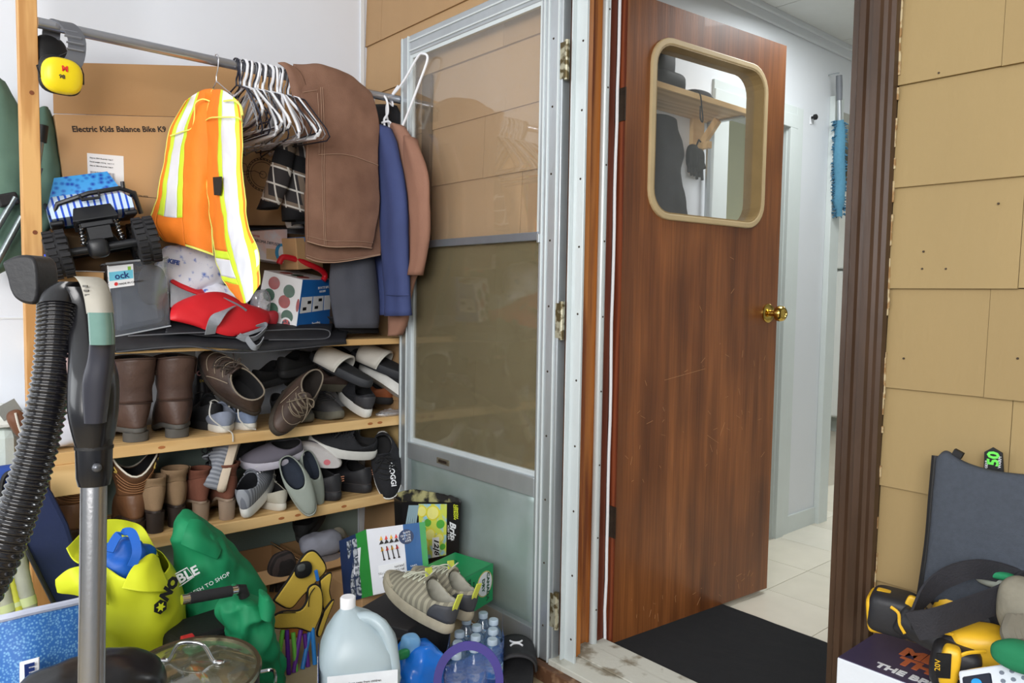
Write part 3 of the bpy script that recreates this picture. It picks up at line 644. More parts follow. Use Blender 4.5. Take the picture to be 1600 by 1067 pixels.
text('BOCCE BALL SET', fr_(.5, .8, .001), B2 - B0, T0 - B0, .013, m_white_pl, bz); text('DELUXE', fr_(.55, .73, .001), B2 - B0, T0 - B0, .011, m_white_pl, bz)
text('Sportline', fr_(.4, .08, .001), B2 - B0, T0 - B0, .014, m_white_pl, bz, shear=.3)
for i, (s0, t0, c) in enumerate(((.30, .80, 0), (.22, .55, 1), (.70, .72, 1), (.62, .50, 0), (.36, .30, 1), (.74, .24, 1), (.96, .5, 0))):
    disc(fl, s0, t0, .145 if s0 < .9 else .04, .125, o=.0014).build('printed_ball', M(((170, 52, 52), (30, 92, 66))[c], .25, var=.3, ns=60, bump=0), bz, world=True)
disc(fl, .74, .10, .14, .12, o=.002).build('print', m_white_pl, bz, world=True); disc(fl, .74, .10, .10, .085, o=.0026).build('print', M((40, 46, 70), .4, col2=(200, 70, 70), kind='patch', ns=120, bump=0), bz, world=True)
ft = bil(T1, T0, T1 + T2 - T0, T2)
for s0, t0, c in ((.3, .3, 0), (.55, .35, 1), (.75, .3, 0)): disc(ft, s0, t0, .1, .16, o=.0012).build('printed_ball', M(((150, 48, 48), (30, 80, 60))[c], .3, bump=0), bz, world=True)
hp = [P(436, 412, x=.25), P(442, 402, x=.25), P(458, 404, x=.25), P(480, 412, x=.245), P(500, 421, x=.24), P(508, 430, x=.235), P(505, 438, x=.235)]
MB().tube(crom(hp, 24), .0105, 10).build('handle', M((206, 26, 40), .35), bz, world=True, smooth=True)
# folded black garment draped over the front of the shelf
bk = thing('black_mat', 'folded black rubber floor mat draped over the front of the upper shelf', 'mat', (.3, -.65, ZS1))
mb_ = M((42, 43, 48), .55, var=.25, ns=40, bump=.15)
net = [[P(178, 500, x=.15), P(300, 508, x=.12), P(430, 510, x=.1), P(545, 512, x=.1)], [P(178, 508, x=.28), P(300, 512, x=.26), P(420, 514, x=.26), P(545, 516, x=.24)],
       [P(176, 538, x=.345), P(300, 534, x=.35), P(420, 536, x=.35), P(540, 530, x=.345)], [P(180, 551, x=.35), P(310, 543, x=.362), P(420, 547, x=.36), P(541, 536, x=.348)]]
MB().grid(patch(net, 16, 50, .003, 14, 3)).build('lower_layer', mb_, bk, world=True, solid=.004, smooth=True)
net = [[P(262, 505, x=.2), P(400, 503, x=.14), P(520, 505, x=.12)], [P(260, 510, x=.3), P(400, 508, x=.3), P(520, 510, x=.26)], [P(258, 520, x=.345), P(400, 531, x=.35), P(514, 528, x=.34)]]
MB().grid(patch(net, 12, 40, .003, 18, 4)).build('upper_layer', mb_, bk, world=True, solid=.004, smooth=True)
MB().tube(crom([P(200, 525, x=.352), P(300, 520, x=.355), P(400, 517, x=.352), P(480, 514, x=.345), P(512, 516, x=.343), P(513, 527, x=.345), P(490, 530, x=.35), P(420, 531, x=.355)], 50), .0022, 6).build('edge_binding', M((96, 98, 104), .6), bk, world=True, smooth=True)
MB().tube(crom([P(182, 550, x=.356), P(290, 541, x=.366), P(365, 551, x=.366), P(440, 547, x=.364), P(541, 536, x=.352)], 50), .002, 6).build('edge_binding', M((80, 82, 88), .6), bk, world=True, smooth=True)
# clear bin
bn = thing('clear_bin', 'clear plastic bin with dark contents and a blue printed label', 'bin', P(220, 522, x=.3))
A = [P(174, 527, x=.33), P(267, 509, x=.33)]; T = [P(166, 412, x=.32), P(262, 402, x=.32)]
bk_ = V((-.22, .03, 0))
quadbox('inner_pad', (A[0] + V((-.01, .012, .008)), A[1] + V((-.01, -.012, .008)), A[1] + bk_ * .9 + V((0, -.012, .008)), A[0] + bk_ * .9 + V((0, .012, .008))),
        (T[0] + V((-.015, .02, -.04)), T[1] + V((-.015, -.02, -.03)), T[1] + bk_ * .9 + V((0, -.02, -.03)), T[0] + bk_ * .9 + V((0, .02, -.04))), M((66, 72, 84), .7, var=.25, ns=14, bump=.3, bs=40), bn, bevel=.02)
m_clear = glassy((150, 156, 168), .08, .06, .22, 'clear_plastic')
quadbox('shell', (A[0], A[1], A[1] + bk_, A[0] + bk_), (T[0], T[1], T[1] + bk_, T[0] + bk_), m_clear, bn, bevel=.006)
m_rimp = glassy((190, 196, 204), .1, .1, .6, 'rim_plastic'); MB().tube([T[0], T[1], T[1] + bk_, T[0] + bk_], .003, 6, closed=True).build('rim', m_rimp, bn, world=True); MB().tube([A[0], A[1]], .0025, 6).build('bottom_edge', m_rimp, bn, world=True)
so = MB(); so.superq(P(238, 445, x=.318), (.004, .040, .06), .8, .9); so.build('sole_shape', M((48, 50, 56), .7), bn, world=True, smooth=True)
fb = bil(A[0], A[1], T[0], T[1])
rect(fb, .02, .66, .42, .96, .0012).build('label', m_white_pl, bn, world=True); rect(fb, .03, .76, .41, .88, .0018).build('label_band', M((110, 196, 224), .5, bump=0), bn, world=True)
disc(fb, .13, .71, .03, .025, o=.002).build('label_print', M((214, 50, 50), .5, bump=0), bn, world=True); rect(fb, .33, .88, .38, .93, .002).build('label_print', M((140, 190, 70), .5, bump=0), bn, world=True)
text('ock', fb(.12, .775, .0018), A[1] - A[0], T[0] - A[0], .026, M((30, 60, 120), .5), bn, bold=.0006); text('MADE IN CANADA', fb(.17, .69, .0016), A[1] - A[0], T[0] - A[0], .008, m_ink, bn)
ub = thing('brown_carton', 'small brown carton under the left wheel of the toy truck', 'box', (.26, -1.1, ZS1))
MB().bx((.13, -1.175, ZS1 + .001), (.32, -1.03, 1.128)).build('carton', m_card2, ub, world=True, bevel=.002)
pa = P(140, 413, x=.335); MB().box((.28, pa.y, 1.13), (.07, .07, .002), (0, 0, .6)).build('paper_slip', m_white_pl, ub, world=True)

# ------------------------------------------------------------------ toy crawler truck (built in its own frame: x to the truck's right, y away, z up)
wl_, wr_ = P(92, 398, x=.36), P(229, 375, x=.40)
ax = (wr_ - wl_); ctr = (wl_ + wr_) / 2; yaw = math.atan2(ax.y, ax.x); rollt = -math.atan2(ax.z, math.hypot(ax.x, ax.y))
rc = thing('toy_truck', 'blue and black remote control crawler truck with big knobbly tyres', 'toy truck', ctr, (0, rollt, yaw))
rc.scale = (1.15, 1.15, 1.15); HW = ax.length / 2 / 1.15
m_tyre = M((34, 34, 38), .75, var=.3, bump=.2); m_plk = M((30, 31, 35), .4, var=.2, bump=.05); m_blue = M((28, 70, 190), .3, bump=0)
m_liv = M((34, 78, 196), .25, kind='stripe', ns=22, col2=(196, 216, 240), fac=.72, bump=0, stretch=(1, .3, .6)); m_cab = M((64, 150, 214), .25, kind='cells', ns=70, col2=(26, 60, 160), bump=0)
def wheel(cx, cy, cz, sgn):
    wo = MB().lathe([(.020, -.022), (.040, -.026), (.051, -.020), (.054, 0), (.051, .020), (.040, .026), (.020, .022)], (cx, cy, cz), 32, (0, R_(90), 0)).build('tyre', m_tyre, rc, smooth=True)
    tr_ = MB()
    for k in range(22):
        a = 2 * math.pi * k / 22
        for s_ in (-1, 1):
            tr_.box((cx + s_ * .013, cy + .0545 * math.cos(a + s_ * .07), cz + .0545 * math.sin(a + s_ * .07)), (.02, .006, .009), (a, 0, 0))
    t2 = tr_.build('tread_block', m_tyre, None); t2.parent = wo; t2['kind'] = 'stuff'
    hb_ = MB().lathe([(0, 0), (.02, 0), (.02, .003), (.008, .004), (.006, .01), (0, .01)], (cx + sgn * .02, cy, cz), 20, (0, R_(90) * sgn, 0)).build('hub', m_blue, None); hb_.parent = wo
for cx, s_ in ((-HW, -1), (HW, 1)): wheel(cx, 0, 0, s_); wheel(cx, .19, .0, s_)
b = MB(); b.tube([(-HW + .02, 0, 0), (HW - .02, 0, 0)], .010, 12); b.superq((-.012, -.004, 0), (.024, .026, .024), .6, .6); b.build('rear_axle', m_plk, rc, smooth=True); MB().tube([(-HW + .02, .19, 0), (HW - .02, .19, 0)], .01, 10).build('front_axle', m_plk, rc, smooth=True)
b = MB(); b.box((0, .1, .035), (.05, .24, .03)); b.box((0.0, .012, .022), (.075, .01, .026), (.5, 0, 0), .7); b.tube([(-.02, .0, .0), (-.02, .15, .03)], .005); b.tube([(.02, .0, .0), (.02, .15, .03)], .005); b.build('chassis', m_plk, rc)
for sx_ in (-.04, .045):
    sp = MB(); t0_, t1_ = V((sx_, -.004, .012)), V((sx_ * .85, .02, .085)); pts = []
    for k in range(90):
        f_ = k / 89; a = f_ * 9 * 2 * math.pi; pts.append(t0_.lerp(t1_, f_) + V((.006 * math.cos(a), .006 * math.sin(a), 0)))
    sp.tube(pts, .0014, 5).build('spring', m_chrome, rc, smooth=True); MB().tube([t0_, t1_], .0035, 8).build('damper', m_plk, rc)
b = MB(); b.box((.0, .03, .078), (.10, .05, .045), (-.5, 0, 0), .8); b.box((0, .0, .058), (.07, .004, .012)); b.build('bumper_cover', m_plk, rc, bevel=.004)
# body shell: bonnet and cab
def lo(secs): return MB().loft([[V((x, y, z)) for x, z in ((-w_, z0), (-w_, z1 * .6 + z0 * .4), (-w_ * .8, z1), (w_ * .8, z1), (w_, z1 * .6 + z0 * .4), (w_, z0))] for (y, w_, z0, z1) in [(y, w_ * 1.22, z0, z1 * 1.08) for (y, w_, z0, z1) in secs]])
lo([(.02, .074, .085, .115), (.05, .078, .075, .128), (.11, .08, .07, .135)]).build('bonnet', m_liv, rc, smooth=True)
lo([(.10, .078, .07, .135), (.13, .062, .08, .178), (.18, .06, .08, .182), (.22, .07, .07, .13), (.25, .07, .08, .12)]).build('cab', m_cab, rc, smooth=True)
b = MB(); R2 = .006
b.tube([(-.088, .03, .09), (-.07, .02, .118), (.0, .012, .132), (.07, .02, .135), (.1, .03, .12), (.105, .05, .07)], R2, 8); b.tube([(-.02, .012, .13), (-.018, .0, .118), (.02, .0, .118), (.022, .012, .132)], .004, 8)
b.tube([(.1, .03, .12), (.105, .14, .13), (.09, .2, .09)], R2, 8); b.tube([(-.088, .03, .09), (-.095, .14, .13), (-.09, .2, .09)], R2, 8); b.tube([(.078, .02, .135), (.08, .02, .15)], .005, 8)
b.build('roll_cage', m_plk, rc, smooth=True)
for sx_ in (-1, 1): MB().box((sx_ * .082, .14, .075), (.03, .22, .012)).build('fender', m_plk, rc, bevel=.004)

# ------------------------------------------------------------------ red life jacket
lj = thing('life_jacket', 'red life jacket with grey straps lying on the upper shelf', 'life jacket', P(345, 515, x=.32))
m_lred = M((214, 34, 44), .5, var=.1, ns=12, bump=.12, bs=25); m_lgrey = M((150, 154, 162), .6, var=.1, ns=60, bump=.2)
def pad(name, rows, thk, mat, par, nu=18, nv=26, e=.5, wr=.003, seed=0):
    """stuffed pad: net of points thickened into a rounded cushion"""
    g = patch(rows, nu, nv, 0); fr0 = []; bk0 = []
    for i in range(nu):
        f0 = []; k0 = []
        for j in range(nv):
            a = g[min(i + 1, nu - 1)][j] - g[max(i - 1, 0)][j]; b2 = g[i][min(j + 1, nv - 1)] - g[i][max(j - 1, 0)]; n = a.cross(b2).normalized()
            if n.dot(CAM - g[i][j]) < 0: n = -n
            s_, t_ = 2 * i / (nu - 1) - 1, 2 * j / (nv - 1) - 1
            h = (max(0, 1 - abs(s_) ** 2.6) * max(0, 1 - abs(t_) ** 2.6)) ** e
            f0.append(g[i][j] + n * (thk * h + wr * h * noise.noise(g[i][j] * 30 + V((seed, 0, 0))))); k0.append(g[i][j] - n * thk * h * .6)
        fr0.append(f0); bk0.append(k0)
    m = MB().grid(fr0); m.grid(bk0); o = m.build(name, mat, par, world=True, smooth=True, sharp=70); return o
pad('front_pad', [[P(268, 478, x=.30), P(310, 460, x=.3), P(345, 458, x=.28), P(380, 476, x=.28), P(424, 486, x=.26)], [P(266, 490, x=.34), P(310, 484, x=.33), P(350, 482, x=.32), P(385, 492, x=.32), P(422, 498, x=.30)], [P(266, 500, x=.35), P(300, 508, x=.355), P(330, 518, x=.36), P(368, 525, x=.36), P(416, 510, x=.34)]], .02, m_lred, lj)
pad('side_pad', [[P(268, 430, x=.22), P(290, 442, x=.22), P(328, 458, x=.24)], [P(266, 440, x=.27), P(285, 452, x=.27), P(320, 464, x=.28)]], .012, m_lred, lj)
pad('inner_lining', [[P(264, 440, x=.28), P(285, 452, x=.28), P(318, 464, x=.28)], [P(266, 458, x=.30), P(285, 466, x=.30), P(312, 474, x=.3)], [P(266, 480, x=.31), P(280, 480, x=.31), P(300, 480, x=.31)]], .006, m_lgrey, lj)
def strap(name, pts, wv, thk, mat, par, n=24):
    pts = crom(pts, n); wv = V(wv); m = MB(); rings = []
    for i, p in enumerate(pts):
        t = (pts[min(i + 1, n - 1)] - pts[max(i - 1, 0)]).normalized(); s_ = (wv - t * wv.dot(t)).normalized() * wv.length; nn_ = t.cross(s_).normalized() * thk
        rings.append([p - s_ - nn_, p + s_ - nn_, p + s_ + nn_, p - s_ + nn_])
    return m.loft(rings).build(name, mat, par, world=True, smooth=True)
strap('strap', [P(328, 522, x=.366), P(333, 505, x=.384), P(345, 490, x=.372), P(362, 479, x=.335)], (0, .016, .006), .001, m_lgrey, lj)
strap('strap', [P(348, 468, x=.32), P(370, 478, x=.33), P(384, 487, x=.335)], (0, .0, .008), .001, M((110, 112, 120), .6), lj)
strap('strap', [P(372, 524, x=.37), P(385, 530, x=.37), P(400, 528, x=.37), P(415, 514, x=.365), P(414, 508, x=.35), P(400, 512, x=.345)], (0.008, .0, .009), .001, m_lgrey, lj)
strap('strap', [P(384, 526, x=.375), P(396, 542, x=.378), P(404, 541, x=.378), P(412, 528, x=.372)], (0.008, .0, .009), .001, m_lgrey, lj)
strap('piping', [P(372, 526, x=.368), P(395, 519, x=.364), P(416, 511, x=.35)], (0, .0, .005), .003, m_lgrey, lj)
# plastic bag with blue print
m_film = M((222, 224, 236), .3, var=.05, ns=12, bump=.25, bs=20)
m_filmb = M((226, 228, 240), .3, kind='patch', ns=42, fac=.62, col2=(226, 228, 240), bump=.25, bs=20)
m_filmb.node_tree.nodes['Color Ramp'].color_ramp.elements[1].color = (*lin((92, 122, 200)), 1)
def sack(name, c, d, mat, par, seed=0, amp=.012, rot=None, f=14, e=.8, world=True, nu=40, nv=26):
    wp = lambda p: p + p.normalized() * (amp * noise.noise(p * f + V((seed * 5, 0, 0))) + amp * .5 * noise.noise(p * f * 2.3 + V((seed * 5, 3, 0)))) if p.length > 1e-6 else p
    return MB().superq(c, d, e, e, rot, nu, nv, wp).build(name, mat, par, world=world, smooth=True, sharp=80)
pb_ = thing('plastic_bag', 'crumpled white plastic bag with blue print behind the life jacket', 'bag', P(310, 460, x=.22))
sack('body', P(300, 425, x=.215), (.05, .115, .085), m_filmb, pb_, 1, .016)
sack('corner', P(345, 468, x=.24), (.04, .085, .05), m_filmb, pb_, 2, .016)
text('KIFE', P(262, 410, x=.275), (0, 1, -.2), (0, 0, 1), .018, M((40, 76, 160), .5), pb_, bold=.001)
cbg = thing('clear_bag', 'small clear plastic bag between the life jacket and the bocce box', 'bag', P(412, 500, x=.26))
sack('film', P(408, 478, x=.262), (.03, .03, .055), glassy((200, 204, 214), .15, .12, .4, 'bag_film'), cbg, 3, .012)
sack('contents', P(424, 498, x=.285), (.015, .022, .026), M((176, 44, 56), .5), cbg, 4, .006)
# ------------------------------------------------------------------ garments and hangers on the rod
RZ = 1.787
def hanger(name, y, col, r, label, group, rz=0.0, tilt=0.0, w_=.2, drop=.2, wire=False, yo=0):
    m = M(col, .35, .8 if wire and sum(col) > 300 else 0, bump=0, var=.05)
    mb = MB(); hk = []
    for k in range(13):
        a = R_(-25 + 215 * k / 12); hk.append(V((.0195 * math.cos(a) * -1, 0, .0195 * math.sin(a))))
    hk = hk + [V((.012, 0, -.03)), V((0, 0, -.045)), V((0, 0, -.065))]
    mb.tube(crom(hk, 34), r, 6)
    sh = [V((0, 0, -.062)), V((w_ * .35, 0, -.085)), V((w_ * .92, 0, -.062 - (drop - .062) * .78)), V((w_, 0, -drop + .012)), V((w_ * .93, 0, -drop)), V((0, 0, -drop)),
          V((-w_ * .93, 0, -drop)), V((-w_, 0, -drop + .012)), V((-w_ * .92, 0, -.062 - (drop - .062) * .78)), V((-w_ * .35, 0, -.085))]
    mb.tube(sh, r, 6, closed=True)
    o = mb.build(name, m, smooth=True); o.location = (SX, y, RZ); o.rotation_euler = (tilt, 0, rz)
    tag(o, label, 'hanger', group); return o
rnd = random.Random(21); ORD = ['first', 'second', 'third', 'fourth', 'fifth', 'sixth', 'seventh', 'eighth', 'ninth', 'tenth', 'eleventh']; cnt = [0, 0, 0]
yA_, yB_ = rody(368), rody(456); NH = 28
for k in range(NH):
    y = yA_ + (yB_ - yA_) * k / (NH - 1); c = k % 3; cnt[c] += k > 1; od = ORD[max(0, cnt[c] - 1)]
    if k in (0,): hanger('clothes_hanger', y, (30, 32, 46), .0028, 'dark navy hanger first in the crowded bunch right of the vest', None, .1, .05)
    elif k == 1: hanger('clothes_hanger', y, (36, 40, 60), .003, 'black plastic hanger second in the bunch beside the vest', None, -.15, .1)
    elif c == 0: hanger('clothes_hanger', y, (34, 36, 48), .0024, 'thin black hanger, %s black one from the left in the bunch' % od, 'thin black hangers bunched on the rod', rnd.uniform(-.25, .25), rnd.uniform(-.12, .12), drop=rnd.uniform(.20, .25))
    elif c == 1: hanger('clothes_hanger', y, (236, 238, 244), .0048, 'white plastic hanger, %s white one from the left in the bunch' % od, 'white plastic hangers bunched on the rod', rnd.uniform(-.3, .3), rnd.uniform(-.12, .12), drop=rnd.uniform(.18, .24))
    else: hanger('clothes_hanger', y, (200, 204, 212), .0018, 'bare metal wire hanger, %s wire one from the left in the bunch' % od, 'wire hangers bunched on the rod', rnd.uniform(-.25, .25), rnd.uniform(-.1, .1), drop=rnd.uniform(.20, .25), wire=True)
# stray white hanger tipped up against the storm door
wm = M((238, 240, 246), .35, bump=0, var=.02)
o = MB().tube(crom([P(600, 208, y=-.10), P(608, 200, y=-.10), P(604, 178, y=-.09), P(607, 158, y=-.085), P(630, 128, y=-.08), P(652, 90, y=-.075), P(661, 84, y=-.075), P(668, 92, y=-.075), P(655, 130, y=-.08), P(636, 180, y=-.085), P(622, 212, y=-.09)], 60), .0042, 8).tube(crom([P(607, 158, y=-.085), P(614, 165, y=-.085), P(612, 150, y=-.084), P(622, 134, y=-.082)], 14), .0035, 8).build('clothes_hanger', wm, smooth=True)
tag(o, 'white plastic hanger tipped up on end in front of the storm door corner', 'hanger')
o = MB().tube(crom([P(586, 172, x=.34), P(584, 155, x=.335), P(594, 146, x=.34), P(604, 156, x=.36), P(606, 176, x=.36), P(600, 188, x=.36), P(604, 206, x=.365), P(612, 200, x=.37), P(608, 190, x=.37), P(596, 192, x=.36)], 50), .004, 8).build('clothes_hanger', wm, smooth=True)
tag(o, 'white plastic hanger hook beside the brown trousers holding the navy jacket', 'hanger')

def bands(g, items, par, off=0.0, solid=.0015):
    nu, nv = len(g), len(g[0]); out = []
    for (i0, i1, j0, j1, mat, name) in items:
        a, b_, c, d = int(round(i0 * (nu - 1))), int(round(i1 * (nu - 1))), int(round(j0 * (nv - 1))), int(round(j1 * (nv - 1)))
        sub = [r[c:d + 1] for r in g[a:b_ + 1]]
        out.append(MB().grid(sub).build(name, mat, par, world=True, smooth=True, solid=solid, off=0))
    return out
# ---- orange safety vest
Y0 = rody(338)
m_or = M((246, 132, 34), .7, var=.08, ns=20, bump=.15, bs=300); m_lime = M((214, 240, 60), .5, var=.05, bump=.05); m_ref = M((232, 234, 242), .35, .1, var=.06, ns=8, bump=.1, bs=30); m_pip = M((240, 244, 120), .5, var=.03, bump=0)
vest = thing('safety_vest', 'orange safety vest with lime and silver bands on a wire hanger', 'vest', (SX, Y0, RZ))
def py(rows, dy): return [[P(u, v, y=Y0 + q) for (u, v, q) in r] for r in rows]
XL = (.165, .215, .27, .325)
lp_ = [[P(u, v, x=XL[k] + q) for k, (u, v, q) in enumerate(r)] for r in [[(290, 158, .08), (306, 146, .05), (320, 140, .02), (334, 139, 0)], [(264, 204, .0), (288, 196, .0), (306, 190, .02), (328, 188, .0)], [(254, 262, .0), (276, 258, .0), (304, 252, .03), (328, 250, .0)],
           [(242, 318, .0), (272, 322, .03), (306, 314, .05), (330, 312, .0)], [(234, 346, .02), (272, 356, .06), (306, 362, .06), (332, 372, .02)], [(254, 376, .03), (280, 382, .07), (306, 390, .07), (334, 400, .03)]]]
gl_ = patch(lp_, 50, 61, .004, 16, 2)
bands(gl_, [(0, 1, 0, .03, m_pip, 'piping'), (0, 1, .03, .12, m_or, 'front_panel'), (0, .7, .12, .2, m_lime, 'lime_band'), (0, .7, .2, .38, m_ref, 'reflective_band'), (0, .7, .38, .46, m_lime, 'lime_band'), (.7, 1, .12, .46, m_or, 'front_panel'), (0, .96, .46, .97, m_or, 'front_panel'), (.96, 1, .46, 1, m_pip, 'piping'), (0, .96, .97, 1, m_pip, 'piping')], vest)
rp_ = py([[(330, 140, -.012), (346, 140, -.014), (360, 148, -.012), (372, 158, -.01)], [(322, 190, -.02), (342, 186, -.03), (362, 186, -.03), (379, 196, -.015)], [(321, 250, -.02), (342, 248, -.035), (364, 248, -.035), (379, 254, -.02)], [(325, 312, -.03), (346, 310, -.045), (366, 310, -.045), (384, 314, -.03)],
           [(330, 360, -.04), (352, 362, -.06), (374, 362, -.06), (388, 352, -.04)], [(338, 408, -.05), (362, 412, -.07), (384, 408, -.07), (404, 392, -.045)], [(352, 444, -.06), (374, 450, -.075), (390, 446, -.07), (406, 424, -.05)], [(372, 468, -.06), (382, 474, -.07), (392, 466, -.07), (406, 444, -.055)]], 0)
gr_ = patch(rp_, 80, 61, .004, 16, 7)
cols = [(0, .04, m_pip, 'piping'), (.04, .32, m_or, 'front_panel'), (.32, .41, m_lime, 'lime_band'), (.41, .77, m_ref, 'reflective_band'), (.77, .88, m_lime, 'lime_band'), (.88, .96, m_or, 'front_panel'), (.96, 1, m_pip, 'piping')]
it = []
for (a, b_, m_, n_) in cols:
    if n_ == 'front_panel': it += [(0, .66, a, b_, m_, n_), (.66, .70, a, b_, m_lime, 'lime_band'), (.70, .80, a, b_, m_ref, 'reflective_band'), (.80, .84, a, b_, m_lime, 'lime_band'), (.84, 1, a, b_, m_or, n_)]
    else: it.append((0, 1, a, b_, m_, n_))
bands(gr_, it, vest)
bkp = patch([[P(u, v, x=x_) for u, v, x_ in r] for r in [[(322, 142, .32), (350, 150, .38), (370, 162, .42)], [(318, 200, .28), (345, 200, .33), (372, 204, .40)], [(300, 300, .25), (336, 300, .31), (376, 320, .39)], [(290, 366, .25), (332, 378, .30), (376, 380, .38)]]], 30, 30, .004, 14, 9)
MB().grid(bkp).build('back_panel', m_or, vest, world=True, smooth=True, solid=.0015)
vl = patch(py([[(334, 277, -.05), (347, 276, -.05)], [(335, 292, -.051), (346, 292, -.051)], [(336, 305, -.052), (345, 305, -.052)]], 0), 8, 6)
MB().grid(vl).build('hook_patch', m_black, vest, world=True, solid=.003)
def vtube(pts, r=.0022): MB().tube(crom([P(u, v, y=Y0 + q) for u, v, q in pts], 30), r, 6).build('piping', m_pip, vest, world=True, smooth=True)
vtube([(322, 188, -.026), (330, 184, -.04), (352, 183, -.045), (372, 184, -.035), (379, 192, -.02)]); 
MB().tube(crom([P(u, v, x=x_) for u, v, x_ in ((266, 212, .185), (284, 206, .225), (300, 200, .27), (304, 180, .285), (305, 162, .30), (316, 155, .32), (328, 158, .34))], 30), .0022, 6).build('piping', m_pip, vest, world=True, smooth=True)
vtube([(350, 158, -.03), (366, 157, -.03), (376, 166, -.02), (379, 180, -.02)], .003)
hanger('clothes_hanger', Y0, (206, 208, 214), .0016, 'thin wire hanger holding the orange safety vest', None, 0, 0, .13, .14, True)

# ---- limb: a hanging sleeve, leg or body made of soft rings
def limb(name, secs, mat, par, dep=.05, axis='y', pl=0.0, n=28, wr=.006, seed=0, sub=4, fold=0.0, solid=.0025, fs=14, cap=False, crease=0.0):
    cs = crom([V((u, v, w_)) for (u, v, w_) in secs], (len(secs) - 1) * sub + 1)
    rings = []
    for i, c in enumerate(cs):
        L_, R2_ = (P(c.x - c.z, c.y, y=pl), P(c.x + c.z, c.y, y=pl)) if axis == 'y' else (P(c.x - c.z, c.y, x=pl), P(c.x + c.z, c.y, x=pl))
        m_ = (L_ + R2_) / 2; h = (R2_ - L_) / 2; dn = V((-_f.x, -_f.y, 0)).normalized(); dn = (dn - h.normalized() * dn.dot(h.normalized())).normalized()
        r = []
        for k in range(n):
            a = 2 * math.pi * k / n; p = m_ + h * math.cos(a) + dn * dep * math.sin(a) * (1 + fold * math.cos(5 * a + i * .15))
            q = V((p.x, p.y, p.z * .45)) * fs + V((seed * 9, 0, 0)); d = noise.noise(q) + .5 * noise.noise(q * 2.2)
            if crease: d += crease * (.35 - 2.0 * abs(noise.noise(V((p.x, p.y, p.z)) * fs * .9 + V((seed, 5, 2)))))
            r.append(p + (p - m_).normalized() * d * wr)
        rings.append(r)
    return MB().loft(rings, caps=cap).build(name, mat, par, world=True, smooth=True, solid=solid, sharp=75)
m_bw = M((136, 102, 84), .85, var=.14, ns=10, bump=.25, bs=350, col2=(116, 84, 68)); m_stitch = M((172, 140, 118), .8, bump=0)
# ---- brown work trousers folded over the rod
wt = thing('work_trousers', 'brown canvas work trousers folded over the rod with double knees', 'trousers', (SX, rody(520), RZ))
net = [[P(462, 150, x=.28), P(505, 152, x=.28), P(548, 165, x=.285), P(582, 190, x=.29)], [P(458, 104, x=.322), P(505, 107, x=.326), P(548, 124, x=.33), P(578, 148, x=.335)], [P(462, 112, x=.375), P(508, 110, x=.378), P(550, 124, x=.38), P(583, 150, x=.38)],
       [P(474, 175, x=.395), P(512, 170, x=.405), P(556, 176, x=.405), P(593, 196, x=.395)], [P(478, 240, x=.395), P(514, 240, x=.41), P(558, 240, x=.41), P(590, 244, x=.40)], [P(477, 320, x=.395), P(514, 320, x=.41), P(556, 322, x=.41), P(593, 326, x=.40)], [P(478, 377, x=.39), P(514, 386, x=.41), P(556, 386, x=.41), P(580, 388, x=.40)]]
g = patch(net, 70, 44, .005, 11, 5); MB().grid(g).build('front_leg', m_bw, wt, world=True, smooth=True, solid=.004, off=1)
net = [[P(476, 300, x=.37), P(530, 300, x=.375), P(596, 300, x=.375)], [P(477, 370, x=.37), P(530, 380, x=.38), P(596, 380, x=.38)], [P(477, 402, x=.37), P(500, 410, x=.378), P(540, 408, x=.38), P(595, 398, x=.38)]]
net[0].insert(2, P(560, 300, x=.378)); net[1].insert(2, P(560, 380, x=.38))
g2_ = patch(net, 24, 40, .004, 12, 6); MB().grid(g2_).build('rear_leg', m_bw, wt, world=True, smooth=True, solid=.004, off=1)
net = [[P(434, 98, x=.36), P(446, 97, x=.37), P(462, 104, x=.375)], [P(447, 110, x=.375), P(458, 112, x=.385), P(474, 120, x=.385)], [P(456, 150, x=.375), P(468, 150, x=.39), P(482, 155, x=.39)], [P(466, 200, x=.37), P(474, 200, x=.385), P(484, 200, x=.39)], [P(478, 240, x=.37), P(480, 240, x=.375), P(486, 240, x=.38)]]
MB().grid(patch(net, 30, 14, .004, 14, 8)).build('waistband', m_bw, wt, world=True, smooth=True, solid=.005, off=1)
def on(g, s, t, o=.0045):
    i = s * (len(g) - 1); j = t * (len(g[0]) - 1); i0, j0 = min(int(i), len(g) - 2), min(int(j), len(g[0]) - 2)
    a = g[i0][j0].lerp(g[i0][j0 + 1], j - j0); b_ = g[i0 + 1][j0].lerp(g[i0 + 1][j0 + 1], j - j0); p = a.lerp(b_, i - i0)
    n_ = (g[i0 + 1][j0] - g[i0][j0]).cross(g[i0][j0 + 1] - g[i0][j0]).normalized()
    if n_.dot(CAM - p) < 0: n_ = -n_
    return p + n_ * o
def seam(g, pts, mat, par, r=.0009, n=30, o=.0045, name='stitching'):
    P2 = crom([V((s, t, 0)) for s, t in pts], n); return MB().tube([on(g, p.x, p.y, o) for p in P2], r, 5).build(name, mat, par, world=True)
seam(g, [(.42, .26), (.6, .245), (.8, .25), (.99, .27)], m_stitch, wt); seam(g, [(.42, .28), (.8, .27), (.99, .29)], m_stitch, wt); seam(g, [(.43, .04), (.43, .22)], m_stitch, wt); seam(g, [(.44, .22), (.6, .21), (.665, .21)], m_stitch, wt)
seam(g, [(.67, .2), (.67, .5), (.69, .8), (.7, .98)], m_stitch, wt, .0012); seam(g, [(.96, .02), (.965, .5), (.965, .98)], m_stitch, wt); seam(g, [(.5, .04), (.8, .035), (.98, .04)], m_stitch, wt); seam(g2_, [(.9, .02), (.9, .5), (.9, .98)], m_stitch, wt, .0012)
